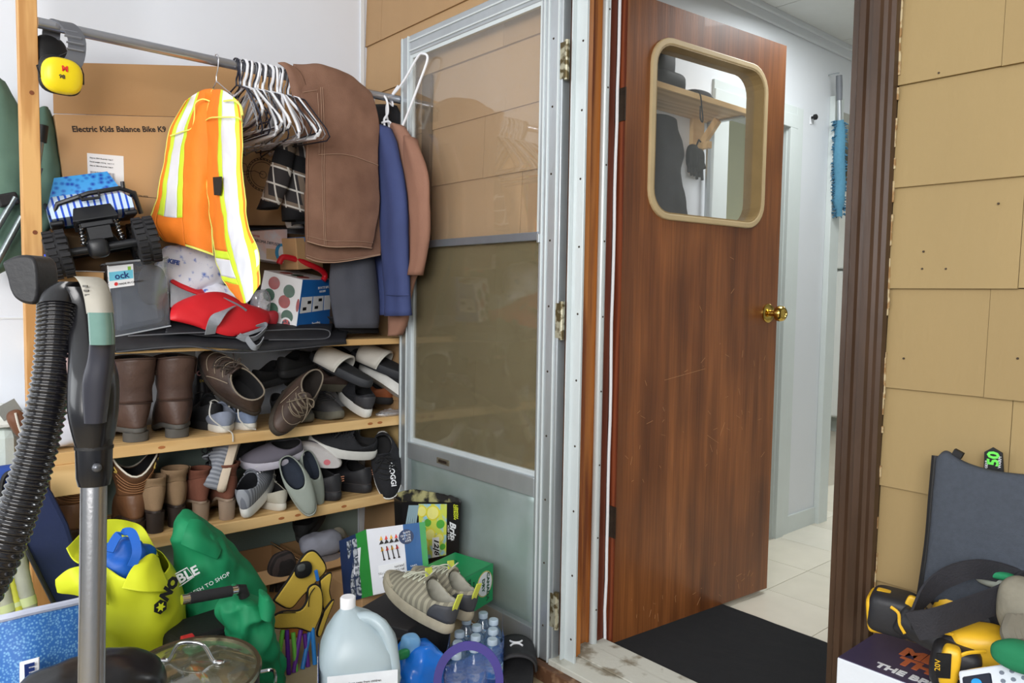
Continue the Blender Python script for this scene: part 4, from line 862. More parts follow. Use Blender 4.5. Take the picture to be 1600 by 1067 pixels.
seam(g, [(.998, .02), (.998, .5), (.998, .98)], m_stitch, wt, .0022); seam(g2_, [(.995, .02), (.995, .5), (.995, .98)], m_stitch, wt, .0022)
# ---- plaid shirt and neighbours
def plaid():
    m = M((58, 54, 56), .85, var=.2, ns=8, bump=.2, bs=300); nt = m.node_tree; N = nt.nodes; L = nt.links; rp = [n for n in N if n.type == 'VALTORGB'][0]; tc = [n for n in N if n.type == 'TEX_COORD'][0]; prev = rp.outputs[0]
    for ax_, sc_, col, f_ in (((1, 1, .2), 5.2, (128, 112, 98), .93), ((.2, .2, 1), 5.2, (128, 112, 98), .93), ((1, 1, .2), 11, (214, 210, 204), .975), ((.2, .2, 1), 11, (214, 210, 204), .975), ((.2, .2, 1), 3.4, (20, 20, 24), .8)):
        mp = N.new('ShaderNodeMapping'); mp.inputs['Scale'].default_value = ax_; L.new(tc.outputs['Object'], mp.inputs[0]); wv = N.new('ShaderNodeTexWave'); wv.bands_direction = 'DIAGONAL'; wv.inputs['Scale'].default_value = sc_; wv.inputs['Distortion'].default_value = .4
        L.new(mp.outputs[0], wv.inputs['Vector']); r = N.new('ShaderNodeMath'); r.operation = 'GREATER_THAN'; r.inputs[1].default_value = f_; L.new(wv.outputs['Fac'], r.inputs[0])
        mx = N.new('ShaderNodeMix'); mx.data_type = 'RGBA'; L.new(r.outputs[0], mx.inputs[0]); L.new(prev, mx.inputs[6]); mx.inputs[7].default_value = (*lin(col), 1); prev = mx.outputs[2]
    L.new(prev, N['Principled BSDF'].inputs['Base Color']); return m
m_plaid = plaid()
ps = thing('plaid_shirt', 'grey and black plaid shirt hanging left of the brown trousers', 'shirt', (SX, rody(465), RZ))
limb('sleeve', [(448, 226, 16), (440, 262, 17), (430, 300, 18), (420, 326, 17)], m_plaid, ps, .03, 'x', .33, wr=.008, seed=1)
limb('body', [(474, 210, 14), (466, 260, 26), (462, 300, 22), (458, 345, 16)], m_plaid, ps, .035, 'x', .29, wr=.008, seed=2)
dj = thing('dark_jacket', 'charcoal jacket squeezed between the plaid shirt and the brown trousers', 'jacket', (SX, rody(480), RZ))
limb('body', [(478, 190, 10), (476, 250, 20), (474, 310, 22), (472, 352, 16)], M((52, 58, 68), .8, var=.2, bump=.2), dj, .04, 'x', .24, wr=.006, seed=3)
limb('lining', [(460, 325, 8), (458, 345, 12), (462, 356, 12)], M((220, 222, 228), .8), dj, .02, 'x', .2, seed=4)
ps2 = thing('plaid_cuff_shirt', 'brown plaid shirt cuff showing right of the brown trousers', 'shirt', (SX, rody(596), RZ))
limb('sleeve', [(594, 220, 10), (598, 250, 11), (598, 280, 11), (594, 300, 9)], m_plaid, ps2, .025, 'x', .33, wr=.006, seed=5)
m_grey = M((84, 86, 96), .85, var=.2, ns=8, bump=.2, bs=200); m_navy = M((62, 74, 122), .8, var=.14, ns=8, bump=.12, bs=80); m_dk = M((30, 30, 34), .85, var=.3)
gp = thing('grey_trousers', 'dark grey trousers hanging below the brown ones', 'trousers', (SX, rody(550), RZ))
limb('leg', [(548, 200, 20), (550, 300, 28), (550, 400, 33), (554, 460, 38), (557, 512, 34)], m_grey, gp, .028, 'x', .31, wr=.012, seed=6, fold=.15)
limb('cuff', [(530, 495, 18), (555, 508, 32), (562, 520, 30)], m_dk, gp, .02, 'x', .26, wr=.004, seed=7)
nj = thing('navy_jacket', 'navy blue jacket with long sleeves hanging beside the storm door', 'jacket', (SX, rody(612), RZ))
YN = -.135
limb('sleeve', [(600, 198, 7), (607, 230, 13), (614, 300, 18), (617, 380, 20), (620, 440, 19), (622, 493, 18)], m_navy, nj, .032, 'y', YN, wr=.008, seed=8, fold=.08)
limb('rear_sleeve', [(590, 320, 8), (594, 400, 12), (600, 450, 13), (600, 492, 11)], m_navy, nj, .025, 'y', YN + .045, wr=.006, seed=9)
MB().tube([P(603, 461, y=YN - .033), P(620, 462, y=YN - .036), P(639, 462, y=YN - .03)], .0012, 5).build('stitching', M((48, 58, 98), .8), nj, world=True)
bj = thing('brown_jacket', 'brown canvas jacket hanging at the right end of the rod', 'jacket', (SX, rody(632), RZ))
YB = -.088
limb('body', [(622, 196, 7), (628, 225, 18), (636, 290, 28), (638, 350, 30), (634, 410, 26), (626, 440, 20), (622, 500, 12), (617, 524, 8)], M((152, 112, 94), .85, var=.12, ns=10, bump=.25, bs=300), bj, .026, 'y', YB, wr=.008, seed=10, fold=.12)
limb('sleeve', [(640, 215, 8), (652, 270, 16), (657, 330, 14), (656, 390, 12), (650, 430, 9)], M((146, 106, 88), .85, var=.12, ns=10, bump=.25, bs=300), bj, .024, 'y', YB - .03, wr=.010, seed=11, fold=.1)
bt = thing('black_coat', 'black coat behind the stray white hanger at the rod end', 'coat', (SX - .1, -.03, RZ))
limb('body', [(600, 165, 20), (604, 200, 26), (604, 300, 24), (606, 420, 22)], m_dk, bt, .015, 'y', -.028, wr=.004, seed=12)

# ---- ear defenders
em = thing('ear_defenders', 'yellow and grey ear defenders hooked over the left end of the rod', 'ear defenders', P(100, 70, x=SX))
m_yel = M((240, 214, 30), .35, var=.05, bump=.02); m_band = M((96, 98, 104), .5, var=.1)
ce = P(97, 119, x=.41); MB().superq(ce, (.026, .049, .046), .75, .75, (0, .1, .15), 30, 16).build('ear_cup', m_yel, em, world=True, smooth=True)
MB().superq(ce + V((-.022, -.0, .006)), (.014, .053, .05), .6, .75, (0, .1, .15), 30, 12).build('ear_cushion', m_black, em, world=True, smooth=True)
c2_ = P(80, 84, x=.31); MB().superq(c2_, (.02, .042, .05), .75, .75, (0, -.2, .2), 28, 14).build('ear_cushion', m_black, em, world=True, smooth=True)
MB().superq(c2_ + V((-.022, -.012, 0)), (.02, .044, .048), .75, .75, (0, -.2, .2), 28, 14).build('ear_cup', m_band, em, world=True, smooth=True)
strap('headband', [ce + V((-.01, .02, .03)), P(118, 90, x=.405), P(120, 62, x=.385), P(108, 42, x=.36), P(94, 35, x=.33), P(82, 44, x=.30), c2_ + V((0, 0, .04))], (.0, .021, .0), .004, m_band, em)
for k in range(5):
    a = [(121, 78, .41), (121, 68, .402), (118, 58, .392), (112, 49, .376), (104, 41, .356)][k]; MB().box(P(a[0] - 4, a[1], x=a[2]), (.006, .04, .0025), (.0, -.3 - k * .15, 0)).build('band_rib', M((128, 130, 136), .5), em, world=True)
for s_ in (-1, 1): MB().tube([ce + V((.0, s_ * .05, -.012)), ce + V((-.02, s_ * .054, .02)), P(112 + s_ * 6, 82, x=.40)], .0022, 6).build('wire_yoke', m_black, em, world=True, smooth=True)
for s_, q in (('3M', .014), ('98', .001)):
    pass
text('3M', ce + V((.0265, -.014, .008)), (0, 1, 0), (0, 0, 1), .018, M((214, 44, 40), .4), em, bold=.0012)
text('98', ce + V((.0262, -.012, -.012)), (0, 1, 0), (0, 0, 1), .014, m_ink, em, bold=.0004)

# ---- green folded camping chair hanging left of the post
m_green = M((100, 130, 114), .8, var=.2, ns=7, bump=.3, bs=30, col2=(74, 100, 88))
gc = thing('folding_chair', 'green folded camping chair with metal legs hanging on the wall left of the post', 'camping chair', P(20, 300, x=.12))
limb('fabric_back', [(-10, 130, 14), (-2, 180, 34), (4, 260, 40), (8, 350, 36), (4, 405, 30), (-10, 428, 14)], m_green, gc, .05, 'x', .12, wr=.012, seed=21, cap=True, solid=0)
limb('fabric_seat', [(68, 172, 10), (72, 220, 18), (76, 280, 22), (70, 340, 18), (40, 400, 14), (22, 428, 8)], m_green, gc, .04, 'x', .10, wr=.012, seed=22, cap=True, solid=0)
for a, c_ in (((66, 205), (58, 262)), ((24, 308), (-14, 372)), ((34, 338), (-10, 420)), ((62, 262), (40, 330))):
    MB().tube([P(*a, x=.2), P(*c_, x=.19)], .0085, 10).build('metal_leg', M((120, 128, 130), .35, .7, var=.1), gc, world=True, smooth=True)
MB().tube([P(68, 196, x=.2), P(65, 222, x=.2)], .013, 12).build('joint_cap', m_black, gc, world=True, smooth=True)
MB().box(P(12, 312, x=.19), (.03, .05, .035), (.3, 0, 0)).build('joint_block', m_black, gc, world=True, bevel=.005)
"""
"""
# ------------------------------------------------------------------ footwear
def frame_of(fwd, up):
    f = V(fwd).normalized(); u = V(up); u = (u - f * u.dot(f)).normalized(); return Matrix((f, u.cross(f), u)).transposed()
m_sole_w = M((222, 222, 218), .5, var=.08, ns=30, bump=.1); m_sole_k = M((40, 40, 42), .7, var=.3, ns=30)
def shoe(label, H_, fwd, up=(0, 0, 1), L=.285, kind='shoe', col=(60, 60, 64), lin_=(26, 26, 28), sole=m_sole_w, st=.026, hz=.075, sz=.058, tz=.085, toe=.048, wid=.05, copen=.42, cw=.034, heel=0, heelm=None, shaft=0, shw=.048, laces=None, cap=None, cap_t=.33, hc=None, mat=None, group=None, cat='shoe', name=None, scoop=0, extra=None, rib=0, spring=.008, lace_n=5, tongue=True, flip=1):
    m = mat or M(col, .75, var=.22, ns=22, bump=.3, bs=160)
    R = frame_of(fwd, up); t = thing(name or kind, label, cat, H_, R.to_euler(), group)
    nph = 36; nt = 12
    def hw(s): return wid * (.70 + .30 * math.sin(math.pi * min(1, max(0, (s - .05) / .95)) ** 1.15) + (.02 if s > .6 else 0)) if s < .72 else wid * (1.0 - (s - .72) * .25)
    def outl(ph, k=1.0):
        c_ = math.cos(ph); s_ = math.sin(ph); x = L * (.5 + .5 * c_ * k); s = x / L
        return V((x, hw(max(0, min(1, s))) * math.copysign(abs(s_) ** .78, s_) * k + flip * .006 * math.sin(math.pi * s), 0))
    def base(x):
        s = x / L; q = max(0, min(1, (s - .22) / .45)); q = q * q * (3 - 2 * q); return heel * (1 - q) + spring * max(0, (s - .75) / .25) ** 2
    c0, c1 = .035 * L, copen * L
    def collar(ph):
        c_ = math.cos(ph); s_ = math.sin(ph); x = (c0 + c1) / 2 + (c1 - c0) / 2 * c_
        z = sz + (hz - sz) * max(0, -c_) ** 2 + (tz - sz) * max(0, c_) ** 1.5
        return V((x, cw * math.copysign(abs(s_) ** .85, s_), z))
    def surf(ph, tt):
        a, b = outl(ph), collar(ph); k = max(0, math.cos(ph)) ** .8
        ex = (1 - k) * tt ** 1.7 + k * tt ** 1.15
        at = min(.8, (toe - st) / max(.01, b.z - st)); ez_t = at * (1 - (1 - tt) ** 4) + (1 - at) * tt ** 1.35
        ez = (1 - k) * (1 - (1 - tt) ** 1.25) + k * ez_t
        p = a.lerp(b, ex); bul = math.sin(math.pi * tt) * .006 * (1 - k); p += V((0, math.copysign(bul, math.sin(ph)) if abs(math.sin(ph)) > .2 else 0, 0))
        z = st + (b.z - st) * ez
        if rib: z += .0012 * math.sin(p.x * rib)
        return V((p.x, p.y, z + base(p.x)))
    def shaftp(ph, tt):
        a = surf(ph, 1.0); c_, s_ = math.cos(ph), math.sin(ph)
        b = V((.5 * (c0 + c1) - .01 + (shw * 1.12) * c_, shw * s_, shaft + heel - scoop * (s_ ** 2) + scoop * .3 * c_ ** 2))
        p = a.lerp(b, tt); e = tt * tt * (3 - 2 * tt); p.x = a.x + (b.x - a.x) * e; p.y = a.y + (b.y - a.y) * e
        w_ = .004 * noise.noise(V((p.x * 18, p.y * 18, p.z * 30))); return p + V((w_, w_, 0))
    fn = surf
    def piece(nm, f, phs, tts, mt, par, solid=.003, lab=None):
        full = abs(phs[-1] - phs[0]) > 6.2; g = [[f(ph, tt) for ph in phs] for tt in tts]; b = MB()
        if full: g = [r[:-1] for r in g]; n = len(g[0]); b.v = [p for r in g for p in r]; b.f = [(i * n + k, i * n + (k + 1) % n, (i + 1) * n + (k + 1) % n, (i + 1) * n + k) for i in range(len(g) - 1) for k in range(n)]
        else: b.grid(g)
        me_o = b.build(nm, mt, par, smooth=True, solid=solid, sharp=80, off=-1); return me_o
    phs = [2 * math.pi * k / nph for k in range(nph + 1)]; tts = [k / (nt - 1) for k in range(nt)]
    up_ = piece('upper', surf, phs, tts, m, t)
    # lining: runs down inside from the collar
    ml = M(lin_, .85, var=.2, ns=40); b = MB(); rings = []
    for zz, sc in (((1.0, .93), (.6, .78), (.3, .62), (.1, .5)) if shaft else ((1.0, .93), (.6, .90), (.3, .82), (.1, .7))):
        rings.append([V(((c0 + c1) / 2 + (collar(ph).x - (c0 + c1) / 2) * sc + (.0 if zz > .5 else .03 * max(0, math.cos(ph)) * (1 - zz)), collar(ph).y * sc, st + (collar(ph).z - .002 - st) * zz + base(collar(ph).x))) for ph in phs[:-1]])
    if shaft: rings = [[V(((shaftp(ph, q).x - .5 * (c0 + c1)) * .93 + .5 * (c0 + c1), shaftp(ph, q).y * .93, shaftp(ph, q).z - .002)) for ph in phs[:-1]] for q in (1.0, .5)] + rings
    b.loft(rings, caps=False); n_ = len(rings[0]); b.f.append(tuple(range((len(rings) - 1) * n_, len(rings) * n_))); b.build('lining', ml, t, smooth=True)
    # sole
    b = MB(); ks = ((.97, 0.0), (1.03, .25), (1.035, .75), (1.01, 1.0)); rings = []
    for k_, zf in ks: rings.append([V((p.x, p.y, (st + .002) * zf + base(p.x))) for p in (outl(ph, k_) for ph in phs[:-1])])
    b.loft(rings); b.build('sole', sole, t, smooth=True, sharp=50)
    if heel > .012:
        b = MB(); rr = []
        for zf in (0, .5, 1):
            sc = .86 + .14 * zf if heel > .03 else .98; rr.append([])
            for k in range(24):
                a = 2 * math.pi * k / 24; x = .13 * L + .12 * L * math.cos(a) * sc; rr[-1].append(V((min(x, .235 * L) + (1 - zf) * .004, hw(.1) * .92 * math.copysign(abs(math.sin(a)) ** .8, math.sin(a)) * sc, (heel + .002) * zf)))
        b.loft(rr); b.build('heel', heelm or sole, t, smooth=True, sharp=50)
    if cap: piece('toe_cap', lambda ph, tt: surf(ph, tt) + V((.0015 * math.cos(ph), .0015 * math.sin(ph), .0012)), [R_(-62 + 124 * k / 14) for k in range(15)], [cap_t * k / 5 for k in range(6)], cap, t)
    if hc: piece('heel_counter', lambda ph, tt: surf(ph, tt) + V((.0015 * math.cos(ph), .0015 * math.sin(ph), 0)), [R_(125 + 110 * k / 12) for k in range(13)], [.0 + .75 * k / 5 for k in range(6)], hc, t)
    if shaft:
        piece('shaft', shaftp, phs, [k / 14 for k in range(15)], m, t, .004)
        for s_ in (-1, 1): piece('pull_strap', lambda ph, tt: shaftp(ph, tt) + V((0, s_ * .002, 0)), [s_ * R_(80 + 20 * k / 4) for k in range(5)], [.6 + .4 * k / 5 for k in range(6)], M(tuple(int(c * .85) for c in (mat and col or col)), .7), t, .003)
    elif tongue and copen < .6 and laces is not None:
        b = MB(); g = []
        for i in range(6):
            tt = i / 5; g.append([V((c1 + .05 * L - tt * .07 * L, (-.022 + .044 * j / 4), tz + base(c1) - .006 + tt * .022 - .02 * abs(j / 2 - 1) ** 2 * (.5 + .3 * tt))) for j in range(5)])
        b.grid(g).build('tongue', m, t, smooth=True, solid=.005)
    if laces is not None:
        lm = M(laces, .8, bump=.1); rows = []
        for i in range(lace_n):
            tt = .5 + .46 * i / (lace_n - 1); a, c_ = surf(R_(34 + 10 * i / lace_n), tt), surf(R_(-34 - 10 * i / lace_n), tt); mid = surf(0, tt) + V((0, 0, .006)); rows.append((a, mid, c_))
        b = MB()
        for i, (a, mid, c_) in enumerate(rows):
            b.tube(crom([a + V((0, 0, .003)), mid, c_ + V((0, 0, .003))], 8), .0024, 5)
            if i + 1 < len(rows): b.tube(crom([a + V((0, 0, .003)), rows[i + 1][1] + V((0, 0, .002)), rows[i + 1][2] + V((0, 0, .003))], 8), .0022, 5)
        top = rows[-1]; 
        for s_ in (-1, 1):
            b.tube(crom([top[1], top[1] + V((.0, s_ * .02, .014)), top[1] + V((.015, s_ * .034, .004)), top[1] + V((.01, s_ * .015, .0))], 14), .002, 5)
            b.tube(crom([top[1], top[1] + V((.03, s_ * .025, -.004)), top[1] + V((.05, s_ * .042, -.025))], 10), .002, 5)
        o = b.build('laces', lm, t, smooth=True); o['kind'] = 'stuff'
    if extra: extra(t, surf, shaftp, L, base)
    return t
def slide(label, H_, fwd, up=(0, 0, 1), L=.28, strapc=(196, 192, 184), bed=(40, 42, 46), group=None, logo=False):
    t = thing('slide_sandal', label, 'sandal', H_, frame_of(fwd, up).to_euler(), group)
    def o_(ph, k): 
        c_, s_ = math.cos(ph), math.sin(ph); x = L * (.5 + .5 * c_ * k); return x, (.042 + .012 * x / L) * math.copysign(abs(s_) ** .7, s_) * k
    ph_ = [2 * math.pi * k / 36 for k in range(36)]
    MB().loft([[V((*o_(p, k_), z)) for p in ph_] for k_, z in ((.96, 0), (1.02, .006), (1.02, .022), (.99, .03))]).build('sole', M(tuple(int(c * 1.2) for c in bed), .6), t, smooth=True, sharp=50)
    MB().loft([[V((*o_(p, k_), z)) for p in ph_] for k_, z in ((.95, .029), (.9, .031), (.5, .0305))]).build('footbed', M(bed, .85, var=.2, ns=60, bump=.3), t, smooth=True)
    g = []
    for i in range(8):
        x = L * (.48 + .34 * i / 7); row = []
        for j in range(17):
            a = math.pi * j / 16; row.append(V((x + .012 * math.sin(a) * (1 if i > 3 else -1), -.056 * math.cos(a), .012 + (.060 - .012 * i / 7) * math.sin(a) ** .8)))
        g.append(row)
    MB().grid(g).build('strap', M(strapc, .6, var=.06, ns=20, bump=.15), t, smooth=True, solid=.006)
    MB().tube(g[0], .0035, 6).build('strap_edge', M((206, 204, 196) if not logo else (60, 60, 64), .6), t, smooth=True)
    if logo:
        lg = MB(); c = V((L * .66, 0, .0725)); wm_ = m_white_pl
        for s_ in (-1, 1): lg.tube(crom([c + V((s_ * .012, -.018, .0)), c + V((s_ * .003, -.008, .001)), c + V((s_ * .003, .008, .001)), c + V((s_ * .012, .018, .0))], 12), .0028, 5)
        lg = lg.build('logo', wm_, t)
        lg['kind'] = 'stuff'
    return t
Z2, Z3 = ZS2 + .001, ZS3 + .001
W_ = (-1, 0, 0)
def at(u, v, x): return P(u, v, x=x)
def onz(u, x, z):
    """point at rack depth x and height z that stands under picture column u"""
    d = at(u, 600, x); v = 600 - (z - d.z) * 400
    for _ in range(6):
        d = at(u, v, x); v -= (z - d.z) * 350
    return V((x, d.y, z))
# -- middle shelf
bcol = (92, 70, 60); m_boot = M(bcol, .5, var=.2, ns=10, bump=.25, bs=90, col2=(66, 48, 42)); m_bsole = M((86, 84, 80), .8, var=.2)
def bootx(t, surf, shp, L, base):
    for q in (.0, ): MB().tube([shp(R_(180 + k), .0) + V((-.002, 0, 0)) for k in range(-70, 71, 10)], .0016, 5).build('seam', M((60, 44, 38), .7), t)
    MB().tube([shp(R_(a_), 1.0) for a_ in range(0, 360, 12)], .003, 6, closed=True).build('top_binding', M((70, 52, 44), .7), t)
g_ = 'brown leather boots on the middle shelf'
shoe('left one of the tall brown pull-on boots on the middle shelf', onz(217, .315, Z2), (-1, .05, 0), L=.29, kind='boot', mat=m_boot, col=bcol, sole=m_bsole, st=.014, heel=.026, hz=.09, sz=.088, tz=.105, toe=.062, shaft=.225, shw=.062, cw=.052, copen=.46, group=g_, cat='boot', scoop=.004, extra=bootx, wid=.054)
shoe('right one of the tall brown pull-on boots, beside the black bottle', onz(281, .318, Z2), (-1, .10, 0), L=.29, kind='boot', mat=m_boot, col=bcol, sole=m_bsole, st=.014, heel=.026, hz=.09, sz=.088, tz=.105, toe=.062, shaft=.225, shw=.060, cw=.051, copen=.46, group=g_, cat='boot', scoop=.006, extra=bootx, wid=.052, flip=-1)
bo = thing('bottle', 'black bottle with white cap standing behind the brown boots', 'bottle', onz(316, .11, Z2))
MB().lathe([(0, 0), (.034, 0), (.036, .01), (.036, .19), (.03, .215), (.016, .225), (.016, .232), (0, .232)], (0, 0, 0), 24).build('body', M((26, 24, 28), .3), bo, smooth=True)
MB().lathe([(.0, .228), (.019, .228), (.019, .256), (.016, .26), (0, .26)], (0, 0, 0), 24).build('cap', m_white_pl, bo, smooth=True)
text('POLLEN', bo.location + V((.0365, -.042, .172)), (-.0, 1, 0), (0, 0, 1), .024, M((240, 180, 190), .5), bo, bold=.0008)
text('EXTRA', bo.location + V((.0365, -.02, .15)), (0, 1, 0), (0, 0, 1), .012, M((220, 190, 60), .5), bo)
blk = (30, 31, 34)
shoe('black sneaker standing behind the grey canvas shoes near the black bottle', onz(336, .25, Z2), (-1, .1, 0), L=.22, col=blk, sole=m_sole_k, laces=(40, 40, 42), hz=.09, sz=.075, tz=.1)
m_bl = M((78, 62, 54), .55, var=.3, ns=12, bump=.3, bs=70, col2=(52, 40, 36)); mst = M((150, 136, 118), .8, bump=0)
def workx(t, surf, shp, L, base):
    for tt in (.30, .55, .78): MB().tube([surf(R_(a_), tt) + V((0, 0, .0028)) for a_ in range(-52, 53, 8)], .0013, 5).build('stitching', mst, t)
    MB().tube([surf(R_(a_), 1.0) for a_ in range(0, 360, 12)], .0028, 6, closed=True).build('collar_edge', M((128, 118, 104), .8), t)
    for s_ in (-1, 1): MB().tube([surf(R_(s_ * 62), q / 10) + V((0, s_ * .003, .001)) for q in range(2, 10)], .0013, 5).build('stitching', mst, t)
shoe('left grey canvas shoe with white sole and trailing laces', onz(352, .322, Z2), (-1, .25, 0), L=.27, mat=M((132, 140, 158), .85, bump=.2, bs=200), sole=M((214, 210, 200), .6), hz=.07, sz=.055, tz=.075, laces=(210, 208, 200), group='grey canvas shoes', st=.022, lin_=(120, 126, 140), cw=.037)
shoe('right grey canvas shoe, pressed between the two brown work shoes', onz(393, .322, Z2), (-1, .12, 0), L=.27, mat=M((120, 134, 160), .85, bump=.2, bs=200), sole=M((214, 210, 200), .6), hz=.07, sz=.055, tz=.075, laces=(210, 208, 200), group='grey canvas shoes', st=.022, lin_=(110, 120, 140))
shoe('worn brown lace-up boot tipped on top of the grey canvas shoes', at(402, 648, .345), (-.47, -.387, .58), (.894, -.115, .45), L=.27, kind='work_boot', mat=m_bl, sole=M((60, 52, 46), .8), hz=.115, sz=.10, tz=.12, toe=.06, copen=.48, cw=.04, laces=(60, 50, 44), wid=.052, extra=workx, cat='boot', spring=0)
shoe('worn brown work shoe standing on its toe with the opening turned out', at(478, 588, .27), (.42, -.66, -.62), (.62, .36, .42), L=.27, kind='work_boot', mat=m_bl, sole=M((64, 56, 48), .8), hz=.085, sz=.072, tz=.095, toe=.055, copen=.5, cw=.036, laces=(120, 108, 92), wid=.052, extra=workx, lin_=(40, 34, 30))
m_sued = M((72, 72, 76), .85, var=.35, ns=14, bump=.3, col2=(96, 94, 92)); m_dirt = M((120, 118, 106), .85, var=.35, ns=20, bump=.3)
shoe('left dirty grey suede shoe with its toe at the shelf edge', onz(482, .315, Z2) + V((-.285, 0, 0)), (1, .0, 0), L=.285, mat=m_sued, sole=m_dirt, toe=.052, laces=(60, 60, 62), group='dirty grey suede shoes', hz=.08)
shoe('right dirty grey suede shoe with its toe at the shelf edge', onz(530, .315, Z2) + V((-.285, 0, 0)), (1, -.0, 0), L=.285, mat=m_sued, sole=m_dirt, toe=.052, laces=(60, 60, 62), group='dirty grey suede shoes', hz=.08)
shoe('black shoe high at the back behind the brown work shoe', at(440, 592, .16), (-.5, .8, .12), L=.26, col=(30, 30, 32), sole=m_sole_k, hz=.08)
shoe('black slip-on lying at the back of the middle shelf, near the wall', at(400, 610, .12), (-.4, 1, .2), L=.25, col=(26, 26, 28), sole=m_sole_k)
shoe('dark brown shoe with an olive sole behind the grey suede pair', at(545, 612, .2), (-.75, -.6, .05), L=.26, col=(64, 48, 42), sole=M((82, 78, 66), .8), hz=.085, laces=(50, 40, 36))
shoe('black boot at the back of the middle shelf left of the slides', at(500, 600, .1), (-.2, .9, .1), L=.24, col=(28, 28, 30), sole=m_sole_k, hz=.13, sz=.12, tz=.14)
m_knit = M((34, 35, 40), .85, var=.3, ns=60, bump=.4, bs=260)
shoe('black running shoe with thick white sole under the left slide', onz(574, .33, Z2), (-.86, .15, .30), (.2, 0, 1), L=.28, mat=m_knit, sole=m_sole_w, st=.036, hz=.095, sz=.07, tz=.1, laces=(50, 50, 54), hc=M((60, 60, 64), .6), lin_=(20, 20, 22), wid=.05)
shoe('white soled trainer tipped on its side right of the running shoe', at(636, 628, .33), (-.75, -.30, .36), (.5, .75, .5), L=.26, mat=m_knit, sole=m_sole_w, st=.034, hz=.08, laces=(230, 230, 230), wid=.046)
shoe('orange brown shoe hidden behind the slides', at(612, 632, .22), (-.8, -.5, .1), L=.24, col=(150, 84, 48), sole=m_sole_k)
slide('left black slide with pale grey strap lying on the running shoe', at(577, 607, .36), (-.72, -.40, .34), (.45, .25, .85), L=.265, group='grey strapped slides')
slide('right black slide with pale grey strap next to the storm door', at(640, 595, .335), (-.70, -.46, .30), (.45, .15, .85), L=.255, group='grey strapped slides')
fb_ = thing('plastic_wrap', 'crumpled clear plastic wrap at the right end of the middle shelf', 'plastic wrap', at(612, 650, .3))
sack('film', at(612, 646, .305), (.03, .07, .012), glassy((214, 216, 222), .12, .2, .35, 'wrap_film'), fb_, 6, .01, f=40)
o = MB().bx((.05, -1.165, ZS2 + .001), (.2, -1.04, ZS2 + .17)).build('white_carton', M((232, 236, 240), .6, var=.03), bevel=.003); tag(o, 'white carton at the left end of the middle shelf behind the hose', 'box')
wb_ = thing('white_bag', 'white plastic bag slumped in front of the white carton', 'bag', onz(98, .26, Z2)); sack('body', onz(98, .27, Z2 + .045), (.05, .055, .045), m_film, wb_, 7, .014)
MB().superq(onz(98, .27, Z2 + .093), (.016, .02, .014), .8, .8).build('knot', m_film, wb_, world=True, smooth=True)
# trailing lace over the shelf edge
o = MB().tube(crom([at(330, 628, .32), at(328, 650, .34), at(345, 666, .345), at(362, 676, .348), at(364, 690, .348)], 30), .0022, 6).tube(crom([at(372, 638, .33), at(374, 655, .34), at(388, 668, .342), at(400, 671, .342)], 20), .0022, 6)
o = o.build('loose_lace', M((206, 204, 198), .8), smooth=True); tag(o, 'loose white shoelaces trailing over the edge of the middle shelf', 'shoelace'); o['kind'] = 'stuff'; del o['category']; 

# -- lowest shelf
m_cow = M((122, 84, 56), .45, var=.3, ns=8, bump=.35, bs=60, col2=(84, 56, 38))
def cowx(t, surf, shp, L, base):
    MB().tube([shp(R_(a_), 1.0) + V((0, 0, .002)) for a_ in range(0, 360, 12)], .0028, 6, closed=True).build('top_piping', M((226, 220, 206), .7), t)
    for s_ in (1, -1):
        c = shp(R_(180 - s_ * 62), .80); o_ = (c - V((.09 * L, 0, c.z))).normalized(); MB().superq(c + V((o_.x * .003, o_.y * .003, 0)), (.012, .004, .016), 1, 1, (0, 0, math.atan2(o_.y, o_.x) + math.pi / 2)).build('pull_hole', M((30, 22, 18), .8), t, smooth=True)
        q = []
        for k in range(18):
            a_ = 2 * math.pi * k / 18; q.append(shp(R_(180 - s_ * (62 + 14 * math.cos(a_))), .80 + .075 * math.sin(a_)) + V((o_.x * .003, o_.y * .003, 0)))
        MB().tube(q, .002, 5, closed=True).build('hole_stitching', M((206, 176, 90), .6), t)
    for k in range(5): MB().tube([shp(R_(180 + (a_) * 1.0), .1 + .13 * k + .10 * abs(a_) / 60) + V((-.003, 0, 0)) for a_ in range(-60, 61, 10)], .0012, 5).build('tooling', M((160, 112, 72), .6), t)
for u_, lab, fl_, dy in ((122, 'brown cowboy boot half hidden behind the vacuum wand', 1, 0), (214, 'brown tooled cowboy boot with pale piping behind the yellow bag', -1, .1)):
    shoe(lab, onz(u_, .30, Z3), (-1, dy, 0), L=.29, kind='cowboy_boot', mat=m_cow, col=(122, 84, 56), sole=M((60, 44, 34), .7), st=.01, heel=.038, hz=.085, sz=.08, tz=.10, toe=.055, shaft=.160, shw=.068, cw=.046, scoop=-.052, cat='boot', extra=cowx, flip=fl_, group='tooled cowboy boots')
m_tan = M((142, 116, 88), .9, var=.12, ns=14, bump=.3, bs=250); m_rust = M((116, 70, 54), .9, var=.16, ns=14, bump=.3, bs=250)
